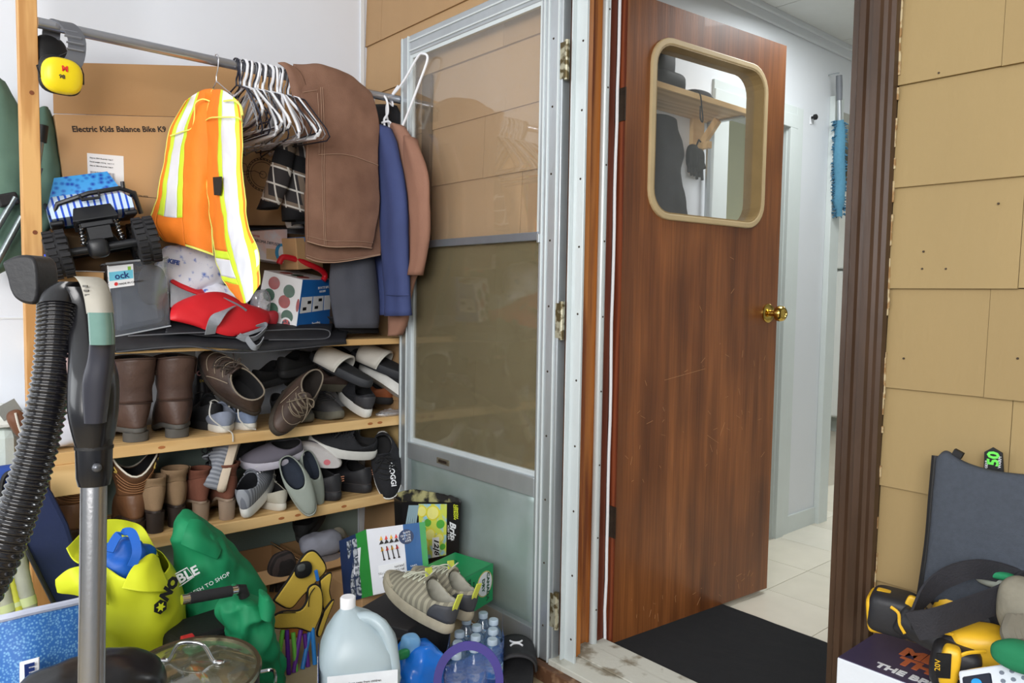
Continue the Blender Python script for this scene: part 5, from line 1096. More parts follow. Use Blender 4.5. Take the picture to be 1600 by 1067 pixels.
for u_, x_, lab, m_, hm, fl_, g_, c__ in ((246, .325, 'left tan suede ankle boot on a dark block heel', m_tan, M((48, 38, 34), .6), 1, 'tan suede ankle boots', (142, 116, 88)), (279, .30, 'right tan suede ankle boot on a dark block heel', m_tan, M((48, 38, 34), .6), -1, 'tan suede ankle boots', (142, 116, 88)),
        (318, .30, 'left rust suede ankle boot on a taupe heel', m_rust, M((138, 118, 100), .6), 1, 'rust suede ankle boots', (116, 70, 54)), (359, .325, 'right rust suede ankle boot on a taupe heel beside the grey knit shoe', m_rust, M((150, 130, 112), .6), -1, 'rust suede ankle boots', (116, 70, 54))):
    shoe(lab, onz(u_, x_, Z3), (-1, .08, 0), L=.23, kind='ankle_boot', mat=m_, col=c__, sole=hm, heelm=hm, st=.008, heel=.062, hz=.085, sz=.075, tz=.085, toe=.05, shaft=.11 + (.012 if fl_ < 0 else 0), shw=.038 + (.004 if fl_ < 0 else 0), cw=.034, wid=.04, cat='boot', flip=fl_, group=g_)
m_rib = M((148, 152, 160), .9, kind='stripe', ns=24, col2=(112, 116, 126), fac=.5, bump=.3, stretch=(1, .05, .05)); m_gsole = M((200, 184, 164), .7, var=.1)
shoe('black mesh shoe lying behind the ribbed grey shoe', at(335, 755, .22), (-.3, .72, .42), L=.27, mat=m_knit, sole=m_sole_k)
shoe('ribbed grey knit shoe standing on its heel with the beige sole in front', at(352, 768, .33), (-.30, .32, .60), (-.5, -.35, .55), L=.25, mat=m_rib, sole=m_gsole, st=.024, hz=.07, rib=300, laces=(60, 60, 64))
shoe('ribbed grey knit shoe with thick white sole beside the rust boot', onz(384, .335, Z3 + .0), (-.72, .62, .30), (.25, -.3, .9), L=.27, mat=m_rib, sole=m_sole_w, st=.034, hz=.105, sz=.09, tz=.11, rib=300, laces=(216, 216, 220), lin_=(26, 28, 34), wid=.046)
shoe('black knit shoe squeezed behind the ribbed pair', at(440, 790, .2), (-.5, .6, .42), (0, 0, 1), L=.26, mat=m_knit, sole=m_sole_k, laces=(200, 200, 204))
shoe('white canvas shoe with its heel at the shelf edge', onz(443, .325, Z3), (-1, -.05, 0), L=.25, mat=M((186, 182, 168), .85, var=.12, ns=20), sole=M((206, 202, 190), .6), hz=.07, wid=.043, laces=(220, 218, 210), st=.024)
m_sage = M((148, 156, 148), .85, var=.12, ns=14, bump=.2)
shoe('left sage green slip-on propped toe down on the lowest shelf', at(440, 714, .27), (.31, .20, -.62), (.66, -.25, .40), L=.225, kind='slip_on', mat=m_sage, sole=M((166, 172, 164), .7), st=.016, hz=.05, sz=.046, tz=.05, toe=.04, lin_=(40, 48, 62), copen=.58, wid=.04, tongue=False, group='sage slip-ons')
shoe('right sage green slip-on propped behind its twin', at(462, 706, .24), (.18, .16, -.60), (.62, .2, .40), L=.21, kind='slip_on', mat=m_sage, sole=M((166, 172, 164), .7), st=.016, hz=.05, sz=.046, tz=.05, toe=.04, lin_=(40, 48, 62), copen=.55, wid=.038, tongue=False, group='sage slip-ons')
m_mau = M((104, 100, 112), .85, var=.15, ns=20, bump=.2)
shoe('grey mauve shoe with white sole lying on top of the slip-ons', at(474, 712, .27), (-.16, -.88, -.10), (.30, 0, .95), L=.215, mat=m_mau, sole=M((206, 202, 216), .55), st=.028, hz=.065, tz=.075, copen=.5, wid=.043)
def pinkd(t, surf, shp, L, base):
    MB().lathe([(0, 0), (.012, 0), (.012, .001), (0, .001)], (.05, 0, -.0015), 16).build('pink_disc', M((232, 130, 140), .5), t)
shoe('grey shoe showing its pale underside and pink disc', at(532, 728, .30), (-.35, -.80, .30), (-.80, .2, .40), L=.20, mat=m_mau, sole=M((214, 210, 210), .5), st=.024, hz=.06, wid=.042, extra=pinkd)
shoe('black sneaker with thick white sole thrown on the black pair', at(585, 716, .32), (-.45, -.80, .22), (.35, 0, .93), L=.245, mat=m_knit, sole=m_sole_w, st=.036, hz=.08, tz=.095, laces=(40, 40, 44), wid=.047)
def etx(t, surf, shp, L, base):
    c = surf(R_(205), .62) + V((-.004, -.001, 0)); mm = M((206, 140, 110), .5, bump=0)
    for dz in (-.008, 0, .008): MB().box(c + V((0, 0, dz)), (.002, .013, .0028), (0, 0, R_(-12))).build('heel_mark', mm, t)
    MB().box((surf(R_(180), .9) + V((.004, 0, .0))), (.002, .022, .006)).build('size_tag', M((190, 190, 194), .5), t)
    MB().tube([outp + V((0, 0, 0)) for outp in [surf(R_(a_), .04) + V((0, 0, 0)) for a_ in range(100, 261, 10)]], .0018, 5).build('foxing_line', M((70, 66, 68), .6), t)
m_blk = M((42, 42, 46), .6, var=.15, ns=20, bump=.15)
shoe('left plain black skate shoe with a small copper heel mark', onz(530, .325, Z3), (-.97, -.25, 0), L=.28, mat=m_blk, sole=m_blk, st=.03, hz=.095, sz=.08, tz=.105, laces=(50, 50, 54), wid=.052, lin_=(22, 22, 24), extra=etx, group='black skate shoes', cw=.038)
shoe('right plain black skate shoe with a small copper heel mark', onz(577, .30, Z3), (-.98, -.15, 0), L=.28, mat=m_blk, sole=m_blk, st=.03, hz=.095, sz=.08, tz=.105, laces=(50, 50, 54), wid=.052, lin_=(22, 22, 24), extra=etx, group='black skate shoes', cw=.038)
def slx(t, surf, shp, L, base): pass
rs_ = shoe('black knit trainer standing on its toe at the right end of the shelf', at(597, 674, .27), (.12, .02, -.62), (.67, -.45, .12), L=.25, mat=m_knit, sole=m_sole_w, st=.036, hz=.075, tz=.085, toe=.06, laces=(30, 30, 32), wid=.056, copen=.34)
text('sLOGGI', V((.115, .014, .0745)), V((1, 0, .0)), V((0, 1, 0)), .026, m_white_pl, None, bold=.0006).parent = rs_
# -- under the shelves: cartons and odd shoes
def carton(label, a, b_, mat, name='carton', cat='box', rot=0):
    o = thing(name, label, cat, ((a[0] + b_[0]) / 2, (a[1] + b_[1]) / 2, a[2])); h = [(b_[i] - a[i]) / 2 for i in range(3)]; t_ = .004
    o.rotation_euler = (0, 0, rot)
    for nm, c, d in (('side', (h[0], 0, h[2]), (t_, 2 * h[1], 2 * h[2])), ('side', (-h[0], 0, h[2]), (t_, 2 * h[1], 2 * h[2])), ('end', (0, h[1], h[2]), (2 * h[0], t_, 2 * h[2])), ('end', (0, -h[1], h[2]), (2 * h[0], t_, 2 * h[2])), ('bottom', (0, 0, t_), (2 * h[0], 2 * h[1], t_))): MB().box(c, d).build(nm, mat, o)
    MB().box((h[0] + .03, 0, 2 * h[2] + .002), (.07, 2 * h[1], .003), (0, .35, 0)).build('flap', mat, o); MB().box((0, h[1] + .02, 2 * h[2] - .005), (2 * h[0], .06, .003), (-.6, 0, 0)).build('flap', mat, o)
    return o
c1_ = onz(415, .30, FZ)
carton('open brown carton of odds and ends on the floor under the lowest shelf', (.05, c1_.y - .17, FZ + .001), (.33, c1_.y + .13, .13), m_card)
c2c = onz(535, .30, FZ)
carton('second open brown carton under the shelf behind the yellow gloves', (.06, c2c.y - .13, FZ + .001), (.32, c2c.y + .10, .13), m_card2)
shoe('black shoe lying in the cartons under the lowest shelf', at(470, 850, .24), (-.6, .6, .3), L=.26, col=(24, 24, 26), sole=m_sole_k)
shoe('pale beige trainer heel poking up under the lowest shelf', at(535, 850, .26), (-.5, .2, -.5), (.3, -.2, .8), L=.25, mat=M((150, 146, 132), .8), sole=m_dirt)
bcap = thing('cap', 'crumpled grey cap on the cartons behind the yellow gloves', 'cap', at(505, 860, .30)); sack('crown', at(500, 848, .29), (.05, .075, .045), M((128, 130, 142), .85, var=.2, ns=20), bcap, 11, .012)
MB().superq(at(512, 872, .33), (.05, .05, .006), .6, .9, (0, .5, 0)).build('peak', M((112, 104, 104), .85), bcap, world=True, smooth=True)
dsh = thing('work_glove', 'dark brown knitted glove hanging out of the carton left of the yellow gloves', 'glove', at(440, 900, .34))
sack('palm', at(440, 886, .345), (.03, .045, .055), M((58, 48, 46), .9, kind='stripe', ns=18, col2=(30, 26, 26), bump=.4), dsh, 12, .008)
for k in range(4): MB().tube([at(428 + k * 8, 905, .35), at(424 + k * 9, 925, .36)], [.010, .008], 8).build('finger', M((48, 40, 38), .9), dsh, world=True, smooth=True)

# ------------------------------------------------------------------ clutter on the porch floor
def uvz(u, v, t): return P(u, v, t=t)
def pl(u, v, t): return P(u, v, t=t).x
m_yb = M((214, 222, 40), .6, var=.12, ns=5, bump=.2, bs=14); m_gb = M((22, 142, 92), .65, var=.2, ns=5, bump=.25, bs=14); m_bb = M((24, 98, 196), .5, var=.2, ns=6, bump=.2, bs=14)
yb = thing('shopping_bag', 'bright yellow reusable shopping bag bulging beside the vacuum wand', 'bag', (pl(195, 930, 1.95), P(195, 930, t=1.95).y, FZ))
XY = pl(195, 930, 1.95)
limb('body', [(206, 872, 50), (205, 900, 72), (208, 940, 82), (212, 980, 80), (210, 1020, 72), (205, 1070, 62), (200, 1122, 52)], m_yb, yb, .12, 'x', XY, n=64, wr=.014, seed=31, fs=10, crease=.6, sub=8, solid=.002)
limb('bottom', [(200, 1120, 52), (200, 1124, 30), (200, 1126, 4)], m_yb, yb, .12, 'x', XY, n=40, wr=.0, cap=True, solid=0, sub=2)
def pt(rows): return [[P(u, v, x=XY + q) for u, v, q in r] for r in rows]
MB().grid(patch(pt([[(104, 856, -.02), (135, 828, -.08), (165, 812, -.10), (200, 814, -.11), (225, 826, -.10), (247, 870, -.02)], [(112, 876, .0), (130, 850, -.06), (165, 832, -.09), (200, 832, -.1), (222, 845, -.08), (240, 880, .0)], [(120, 884, .02), (138, 880, -.02), (165, 880, -.06), (200, 880, -.07), (226, 884, -.03), (250, 894, .04)]]), 24, 50, .010, 12, 32)).build('rim', m_yb, yb, world=True, smooth=True, solid=.002)
MB().grid(patch(pt([[(88, 904, .06), (112, 888, .08), (150, 884, .08), (160, 892, .09)], [(92, 918, .06), (118, 915, .10), (148, 910, .11), (164, 915, .11)], [(92, 924, .06), (120, 930, .09), (150, 936, .12), (168, 945, .12)]]), 20, 26, .008, 14, 33)).build('side_corner', m_yb, yb, world=True, smooth=True, solid=.002)
MB().grid(patch(pt([[(228, 870, .06), (238, 866, .06), (247, 872, .055)], [(205, 890, .10), (230, 890, .11), (256, 896, .09)], [(190, 920, .13), (230, 925, .15), (270, 925, .11)]]), 20, 20, .004, 14, 34)).build('front_peak', m_yb, yb, world=True, smooth=True, solid=.002)
q0, q1, q2 = P(247, 960, x=XY + .136), P(275, 912, x=XY + .118), P(238, 946, x=XY + .137)
d_, u_ = q1 - q0, q2 - q0
text('NO', P(260, 940, x=XY + .139), d_, u_, .036, m_black, yb, bold=.0025, shear=.1); 
lg = P(250, 948, x=XY + .14); 
fx = V(d_).normalized(); fy = (u_ - fx * u_.dot(fx)).normalized(); fz = fx.cross(fy)
MB().prism([lg + fx * (.018 * math.cos(a)) + fy * (.018 * math.sin(a)) for a in (R_(35 + 60 * k) for k in range(6))], fz * .003).build('logo_badge', m_black, yb, world=True)
st_ = []
for k in range(12):
    r_ = .0125 if k % 2 == 0 else .006; st_.append(lg + fz * .0032 + fx * (r_ * math.cos(R_(30 * k))) + fy * (r_ * math.sin(R_(30 * k))))
MB().prism(st_, fz * .001).build('logo_leaf', m_yb, yb, world=True)
bi = thing('blue_bag', 'blue plastic bag stuffed in the mouth of the yellow shopping bag', 'bag', P(195, 880, x=XY)); sack('body', P(197, 884, x=XY - .01), (.07, .065, .065), m_bb, bi, 35, .02, f=18)
strap('handle', [P(170, 862, x=XY + .05), P(185, 836, x=XY + .03), P(205, 832, x=XY + .04), P(214, 860, x=XY + .08), P(206, 885, x=XY + .09)], (0, .010, .004), .002, m_bb, bi)
ga = thing('green_bag', 'large green reusable bag leaning behind the yellow bag', 'bag', (pl(330, 900, 2.15), P(330, 900, t=2.15).y, FZ)); XG = pl(330, 900, 2.15)
limb('body', [(303, 812, 12), (306, 826, 30), (318, 846, 42), (328, 872, 54), (340, 900, 66), (345, 935, 70), (342, 985, 64), (338, 1069, 52)], m_gb, ga, .085, 'x', XG, n=64, wr=.014, seed=36, fs=14, crease=.8, sub=8, cap=True, solid=0)
MB().grid(patch([[P(298, 812, x=XG + .05), P(318, 815, x=XG + .06), P(346, 850, x=XG + .05)], [P(288, 830, x=XG + .09), P(312, 836, x=XG + .1), P(345, 862, x=XG + .09)], [P(283, 850, x=XG + .09), P(308, 862, x=XG + .11), P(338, 874, x=XG + .1)]], 16, 20, .006, 16, 37)).build('folded_handle', m_gb, ga, world=True, smooth=True, solid=.003)
a_, b2, c2 = P(272, 915, x=XG + .088), P(300, 900, x=XG + .098), P(262, 893, x=XG + .085)
dx, dy = b2 - a_, (c2 - a_)
text('BLE', P(280, 912, x=XG + .10), dx, V((0, 0, 1)), .036, m_white_pl, ga, bold=.001)
fr_l = [P(272, 922, x=XG + .098), P(303, 901, x=XG + .105), P(292, 887, x=XG + .10), P(268, 900, x=XG + .095)]
MB().tube(fr_l, .0018, 5, closed=True).build('printed_frame', m_white_pl, ga, world=True)
text('FRESH TO SHOP', P(294, 934, x=XG + .106), dx, V((0, 0, 1)), .016, m_white_pl, ga)
gb2 = thing('green_bag', 'smaller crumpled green bag standing between pan lid and coloured sticks', 'bag', (pl(395, 1000, 1.95), P(395, 1000, t=1.95).y, FZ)); XH = pl(395, 1000, 1.95)
limb('body', [(380, 930, 12), (386, 945, 34), (388, 965, 42), (392, 990, 38), (402, 1020, 40), (405, 1060, 40), (402, 1128, 38)], m_gb, gb2, .06, 'x', XH, n=64, wr=.014, seed=38, fs=20, crease=1.0, sub=8, cap=True, solid=0)
limb('ear', [(412, 928, 7), (416, 945, 14), (414, 962, 12)], m_gb, gb2, .03, 'x', XH + .05, n=16, wr=.008, seed=39, cap=True, solid=0)
tc_ = thing('tool_case', 'black tool case lying between the green bags', 'case', P(325, 985, t=2.0)); c = P(322, 1000, t=1.98)
c.z = FZ + .17
MB().box(c, (.14, .21, .18), (0, 0, .15)).build('shell', m_black, tc_, world=True, bevel=.012); MB().box(c + V((0, 0, -.14)), (.16, .23, .10), (0, 0, .15)).build('base', m_black, tc_, world=True, bevel=.012)
MB().box(P(293, 999, t=1.86), (.02, .03, .02)).build('latch', M((196, 40, 44), .5), tc_, world=True, bevel=.003)
for k in range(5): MB().box(c + V((.072, -.09 + k * .045, .03)), (.006, .006, .10), (0, 0, .15)).build('rib', M((50, 50, 54), .5), tc_, world=True)
gr_p = [P(284, 937, t=1.80), P(380, 920, t=1.90)]
gp_ = thing('grip_bar', 'black foam grip bar with chrome rings across the green bag', 'bar', gr_p[0])
D_ = gr_p[1] - gr_p[0]
MB().tube([gr_p[0] + D_ * .12, gr_p[0] + D_ * .80], .0135, 16).build('foam_grip', M((34, 34, 37), .85, bump=.3), gp_, world=True, smooth=True)
for f_ in ((.0, .12), (.80, .90)): MB().tube([gr_p[0] + D_ * f_[0], gr_p[0] + D_ * f_[1]], .0115, 16).build('chrome_ring', m_chrome, gp_, world=True, smooth=True)
MB().tube([gr_p[0] + D_ * .9, gr_p[0] + D_ * .98, gr_p[0] + D_ * 1.02 + V((0, 0, -.02))], .014, 14).build('end_cap', m_black, gp_, world=True, smooth=True)
# pot and glass lid
lc = P(300, 1052, t=1.66); pr_ = .142
pot = thing('cooking_pot', 'large dark blue stockpot under the glass lid', 'pot', (lc.x, lc.y, FZ))
MB().lathe([(0, 0), (pr_ - .012, 0), (pr_ - .004, .01), (pr_, lc.z - FZ - .012), (pr_ - .004, lc.z - FZ - .012), (pr_ - .01, .012), (0, .012)], (lc.x, lc.y, FZ + .001), 48).build('body', M((30, 36, 58), .35), pot, world=True, smooth=True, sharp=50)
for s_, uu in ((1, 405), (-1, 190)):
    e = P(uu, 1028 if s_ > 0 else 1060, t=1.70); d = (V((e.x, e.y, 0)) - V((lc.x, lc.y, 0))).normalized(); n_ = V((-d.y, d.x, 0)); b0 = V((lc.x, lc.y, lc.z - .035)) + d * pr_
    MB().tube(crom([b0 + n_ * .04, b0 + n_ * .036 + d * .03, b0 - n_ * .036 + d * .03, b0 - n_ * .04], 20), .004, 8).build('handle', m_chrome, pot, world=True, smooth=True)
lid = thing('glass_lid', 'round glass pan lid with steel rim and arched handle', 'lid', lc, (R_(3), R_(5), 0))
MB().lathe([(pr_ - .004, 0), (pr_ - .03, .012), (pr_ * .5, .026), (.001, .032), (.001, .029), (pr_ * .5, .023), (pr_ - .03, .009)], (0, 0, 0), 56).build('glass', glassy((150, 150, 120), .03, .14, .14, 'lid_glass'), lid, smooth=True)
MB().lathe([(pr_ + .003, -.006), (pr_ + .005, 0), (pr_ + .002, .006), (pr_ - .006, .005), (pr_ - .006, -.004)], (0, 0, 0), 64).build('rim', M((150, 144, 120), .2, .9, bump=0), lid, smooth=True)
hd = V((_r0.x, _r0.y, 0)); MB().tube(crom([hd * -.056 + V((0, 0, .030)), hd * -.046 + V((0, 0, .036)), hd * -.028 + V((0, 0, .068)), V((0, 0, .074)), hd * .028 + V((0, 0, .068)), hd * .046 + V((0, 0, .036)), hd * .056 + V((0, 0, .030))], 36), [.0042] * 36, 10).build('handle', m_chrome, lid, smooth=True)
for s_ in (-1, 1): MB().superq(hd * (.06 * s_) + V((0, 0, .030)), (.013, .008, .004), .8, .8, (0, 0, _a)).build('handle_foot', m_chrome, lid, smooth=True)
# blue woven bag, black bag
wv_ = thing('woven_bag', 'large blue woven shopper with a white rim in the lower left corner', 'bag', P(60, 1010, t=1.55))
m_wov = M((46, 104, 176), .5, kind='cells', ns=190, col2=(118, 172, 214), bump=.15, bs=60)
w0, w1, w2, w3 = P(-40, 976, t=1.5), P(126, 938, t=1.62), P(124, 1130, t=1.55), P(-40, 1150, t=1.45)
w3.z = w2.z = FZ + .002
g = patch([[w0, w0.lerp(w1, .5) + V((.02, 0, .008)), w1], [w0.lerp(w3, .5), w0.lerp(w2, .5) + V((.035, 0, 0)), w1.lerp(w2, .5)], [w3, w3.lerp(w2, .5) + V((.02, 0, 0)), w2]], 24, 30, .006, 12, 41)
MB().grid(g).build('front', m_wov, wv_, world=True, smooth=True, solid=.003)
bk2 = V((-.20, -.02, -.07)); MB().grid([[p + bk2 for p in r] for r in g]).build('back', m_wov, wv_, world=True, smooth=True, solid=.003)
MB().grid([[g[i][-1], g[i][-1] + bk2 * .5 + V((0, .01, 0)), g[i][-1] + bk2] for i in range(24)]).build('side', m_wov, wv_, world=True, smooth=True, solid=.003)
MB().tube([on(g, 0, k / 20, .002) for k in range(21)], .008, 8).build('rim', M((188, 194, 214), .6), wv_, world=True, smooth=True)
o_ = P(30, 1028, t=1.482); 
MB().prism([P(32, 1034, t=1.478), P(62, 1026, t=1.49), P(62, 1044, t=1.49), P(54, 1060, t=1.485), P(32, 1066, t=1.478)], V((.003, -.002, 0))).build('white_panel', m_white_pl, wv_, world=True)
text('E', P(38, 1058, t=1.468), w1 - w0, V((.0, .0, 1)), .034, M((30, 54, 120), .6), wv_, bold=.002)
kb_ = thing('black_bag', 'shiny black bag in front of the vacuum wand at the bottom edge', 'bag', P(140, 1120, t=1.42)); c = P(142, 1100, t=1.42)
sack('body', c, (.10, .125, .085), M((24, 24, 27), .3, var=.2, bump=.25, bs=14), kb_, 42, .014, f=10)
MB().superq((c.x - .01, c.y, FZ + .11), (.10, .12, .11), .5, .5).build('lower_body', M((24, 24, 27), .4, bump=.2), kb_, world=True, smooth=True)
# navy folded seat, sticks and tub at far left
nv = thing('camping_stool', 'dark navy folded stool leaning under the shelves behind the hose', 'seat', P(80, 880, x=.46))
XN = .46
MB().prism([P(u, v, x=XN) for u, v in ((62, 740), (84, 772), (108, 820), (126, 880), (130, 950), (92, 960), (62, 900), (36, 850), (30, 800), (40, 760))], (-.035, 0, 0)).build('cushion', M((34, 46, 86), .8, var=.2, ns=8, bump=.2), nv, world=True, bevel=.012)
MB().tube([P(u, v, x=XN + .006) for u, v in ((30, 835), (60, 895), (92, 958))], .006, 8).build('edge_tube', M((44, 46, 54), .5), nv, world=True, smooth=True)
MB().tube([P(92, 958, x=XN), V((XN, P(92, 958, x=XN).y + .03, FZ))], .008, 8).build('leg', M((44, 46, 54), .5), nv, world=True, smooth=True)
nb = thing('blue_cushion', 'small royal blue cushion behind the hose at the left edge', 'cushion', P(15, 760, x=.4)); MB().superq(P(18, 772, x=.36), (.03, .06, .08), .6, .6).build('cushion', M((38, 70, 150), .8), nb, world=True, smooth=True)
MB().tube(crom([P(0, 800, x=.40), P(4, 752, x=.40), P(16, 738, x=.40), P(34, 742, x=.40)], 16), .006, 8).build('piping', m_black, nb, world=True, smooth=True)
for (a, b_, r_, col, lab) in (((26, 860), (46, 948), .017, (158, 160, 142), 'grey ribbed pole standing behind the woven bag'), ((-8, 880), (14, 958), .016, (170, 172, 150), 'pale ribbed pole at the very left edge behind the woven bag'), ((16, 905), (28, 950), .011, (196, 196, 60), 'yellow tipped pole between the two ribbed poles')):
    p_, q_ = P(*a, x=.55), P(*b_, x=.58); dd_ = (q_ - p_).normalized(); e_ = q_ + dd_ * ((q_.z - FZ) / -dd_.z)
    o = thing('pole', lab, 'pole', e_); n = 60
    MB().tube([p_.lerp(e_, k / n) for k in range(n + 1)], [r_ * (1 + .05 * (k % 2)) for k in range(n + 1)], 12).build('shaft', M(col, .6, var=.2, ns=30), o, world=True, smooth=True)
    MB().tube([p_.lerp(q_, .82), p_.lerp(q_, .97)], r_ * 1.1, 12).build('tape', M((186, 196, 140), .6), o, world=True, smooth=True)
tb_ = thing('plastic_tub', 'tall translucent white tub at the left edge beside the post', 'tub', P(0, 740, x=.16))
cc = P(-2, 700, x=.14); MB().bx((.04, -1.52, .0), (.30, -1.245, .70)).build('tub', M((206, 218, 214), .4, var=.05), tb_, world=True, bevel=.03)
MB().bx((.03, -1.53, .70), (.31, -1.238, .735)).build('lid', M((224, 228, 222), .45, var=.05), tb_, world=True, bevel=.01)
MB().box(P(14, 640, x=.311), (.003, .05, .04), (.5, 0, 0)).build('tape', M((130, 132, 128), .5), tb_, world=True)
MB().bx((.02, -1.54, FZ), (.32, -1.24, .0)).build('foot', M((120, 120, 116), .7), tb_, world=True)
o = thing('brown_shoe_tip', 'brown shoe toe poking out between the tub and the post', 'shoe', P(26, 660, x=.33)); MB().superq(P(30, 662, x=.33), (.03, .022, .04), .7, .7, (.4, 0, 0)).build('toe', M((104, 66, 44), .6), o, world=True, smooth=True); MB().tube(crom([P(24, 645, x=.358), P(30, 668, x=.362), P(40, 690, x=.358)], 12), .003, 6).build('welt', M((206, 200, 190), .6), o, world=True, smooth=True)

# ---- yellow and black neoprene gloves with coloured sticks
m_neo = M((214, 182, 74), .7, var=.08, ns=12, bump=.15, bs=120); m_edge = M((24, 22, 20), .8)
yg = thing('dog_life_vest', 'yellow and black padded vest bundled over the coloured sticks', 'vest', P(470, 930, x=.62))
XV = .60
def ypad(pts, x, th_=.016, nm='yellow_panel', mat=None):
    q = [P(u, v, x=x) for u, v in pts]; q = crom(q + [q[0]], len(pts) * 4 + 1)[:-1]
    o = MB().prism(q, (th_, 0, 0)).build(nm, mat or m_neo, yg, world=True, bevel=.004); MB().tube([p + V((th_ * .6, 0, 0)) for p in q], .0045, 6, closed=True).build('black_edging', m_edge, yg, world=True, smooth=True); return o
ypad([(426, 936), (450, 902), (470, 870), (482, 860), (493, 864), (506, 886), (492, 905), (468, 930), (450, 948)], XV - .03)
ypad([(424, 962), (440, 954), (466, 952), (478, 936), (480, 918), (490, 912), (499, 922), (500, 950), (492, 972), (484, 984), (462, 978), (426, 978)], XV + .03)
ypad([(498, 905), (514, 894), (511, 920), (514, 940), (504, 950), (500, 930)], XV - .01)
ypad([(505, 952), (518, 936), (508, 962), (498, 990), (494, 985)], XV + .01)
MB().superq(P(474, 890, x=XV - .004), (.012, .028, .026), .8, .8).build('black_cup', m_black, yg, world=True, smooth=True)
MB().superq(P(471, 887, x=XV + .01), (.004, .013, .012), .8, .8).build('grey_disc', M((80, 84, 84), .5), yg, world=True, smooth=True)
MB().box(P(495, 899, x=XV + .005), (.008, .010, .036), (.2, 0, 0)).build('blue_tab', M((40, 120, 210), .5), yg, world=True, bevel=.002)
MB().tube(crom([P(482, 948, x=XV + .052), P(484, 930, x=XV + .052), P(492, 918, x=XV + .052)], 10), .0016, 5).build('seam', m_edge, yg, world=True); MB().tube(crom([P(426, 962, x=XV + .05), P(440, 958, x=XV + .052), P(462, 957, x=XV + .052)], 10), .0016, 5).build('seam', m_edge, yg, world=True)
MB().superq(P(460, 985, x=XV + .01), (.02, .045, .02), .7, .7).build('orange_lining', M((206, 130, 50), .7), yg, world=True, smooth=True)
for (a, b_, c_, lab) in (((442, 984), (430, 1067), (110, 200, 70), 'lime green stick leftmost under the yellow vest'), ((448, 984), (452, 1067), (96, 40, 150), 'purple stick right of the leftmost lime stick'), ((458, 988), (464, 1067), (120, 206, 80), 'lime green stick behind the crossing purple stick'), ((470, 984), (456, 1067), (110, 50, 160), 'purple stick slanting across the lime sticks'),
                        ((484, 988), (468, 1067), (50, 130, 210), 'blue stick slanting left beside the white jug'), ((488, 980), (494, 1067), (50, 140, 220), 'blue stick closest to the white jug'), ((476, 990), (484, 1067), (100, 44, 150), 'dark purple stick between the two blue sticks')):
    p_, q_ = P(*a, x=.64), P(*b_, x=.68); dd_ = (q_ - p_).normalized(); e_ = q_ + dd_ * ((q_.z - FZ) / -dd_.z)
    tag(MB().tube([p_, e_], .0068, 10).build('stick', M(c_, .4, var=.05, bump=0), smooth=True), lab, 'stick', 'coloured plastic sticks under the yellow vest')
# ---- jug
jc = P(561, 1010, t=1.78); jug = thing('jug', 'large translucent white jug with handle and printed label', 'jug', (jc.x, jc.y, FZ), (0, 0, _a + .25))
m_jug = M((196, 214, 222), .35, var=.04, bump=.05, bs=20, trans=.35); JH = jc.z - FZ
def jr(z, wx, wy, e=.55, cx=0, cy=0, n=40):
    r = []
    for k in range(n):
        a = 2 * math.pi * k / n; r.append(V((cx + wx * math.copysign(abs(math.cos(a)) ** e, math.cos(a)), cy + wy * math.copysign(abs(math.sin(a)) ** e, math.sin(a)), z)))
    return r
T_ = P(543, 928, t=1.78).z - FZ
MB().loft([jr(0, .075, .075), jr(.01, .088, .088), jr(.10, .092, .092), jr(T_ - .145, .092, .092), jr(T_ - .115, .089, .087, .6), jr(T_ - .08, .073, .071, .7, -.004), jr(T_ - .048, .045, .045, .85, -.014), jr(T_ - .030, .021, .021, 1, -.024), jr(T_ - .02, .015, .015, 1, -.026)]).build('body', m_jug, jug, smooth=True)
MB().lathe([(.0, T_ - .026), (.018, T_ - .026), (.018, T_ - .003), (.016, T_), (0, T_)], (-.026, 0, 0), 28).build('cap', m_white_pl, jug, smooth=True)
MB().tube(crom([V((-.01, -.012, T_ - .05)), V((.03, -.035, T_ - .045)), V((.062, -.055, T_ - .08)), V((.076, -.068, T_ - .15)), V((.072, -.07, T_ - .18))], 24), [.015] * 20 + [.018] * 4, 12).build('handle', m_jug, jug, smooth=True)
z0_, z1_ = .06, T_ - .142
MB().bx((-.074, -.0945, z0_), (.082, -.0925, z1_)).build('label', M((226, 232, 240), .5, bump=0), jug)
MB().bx((-.0945, -.078, z0_), (-.0925, .078, z1_)).build('label', M((28, 44, 84), .5, col2=(36, 60, 110), bump=0), jug)
for k in range(16): text(('directions keep away from children', 'rinse with water if in contact with eyes', 'store upright below 30 C and close cap')[k % 3], V((-.058, -.0945, z1_ - .022 - k * .0095)), (1, 0, 0), (0, 0, 1), .0072, m_ink, None, name='label_text').parent = jug
text('Vinegar', V((-.0945, .066, z1_ - .05)), (0, -1, 0), (0, 0, 1), .034, m_white_pl, None, name='label_text').parent = jug
text('CLEANING', V((-.0945, .066, z1_ - .075)), (0, -1, 0), (0, 0, 1), .018, m_white_pl, None, name='label_text').parent = jug
MB().lathe([(0, 0), (.03, 0), (.03, .001), (0, .001)], (-.0945, .01, z1_ - .12), 24, (0, R_(-90), 0)).build('label_badge', M((190, 196, 60), .5), jug)
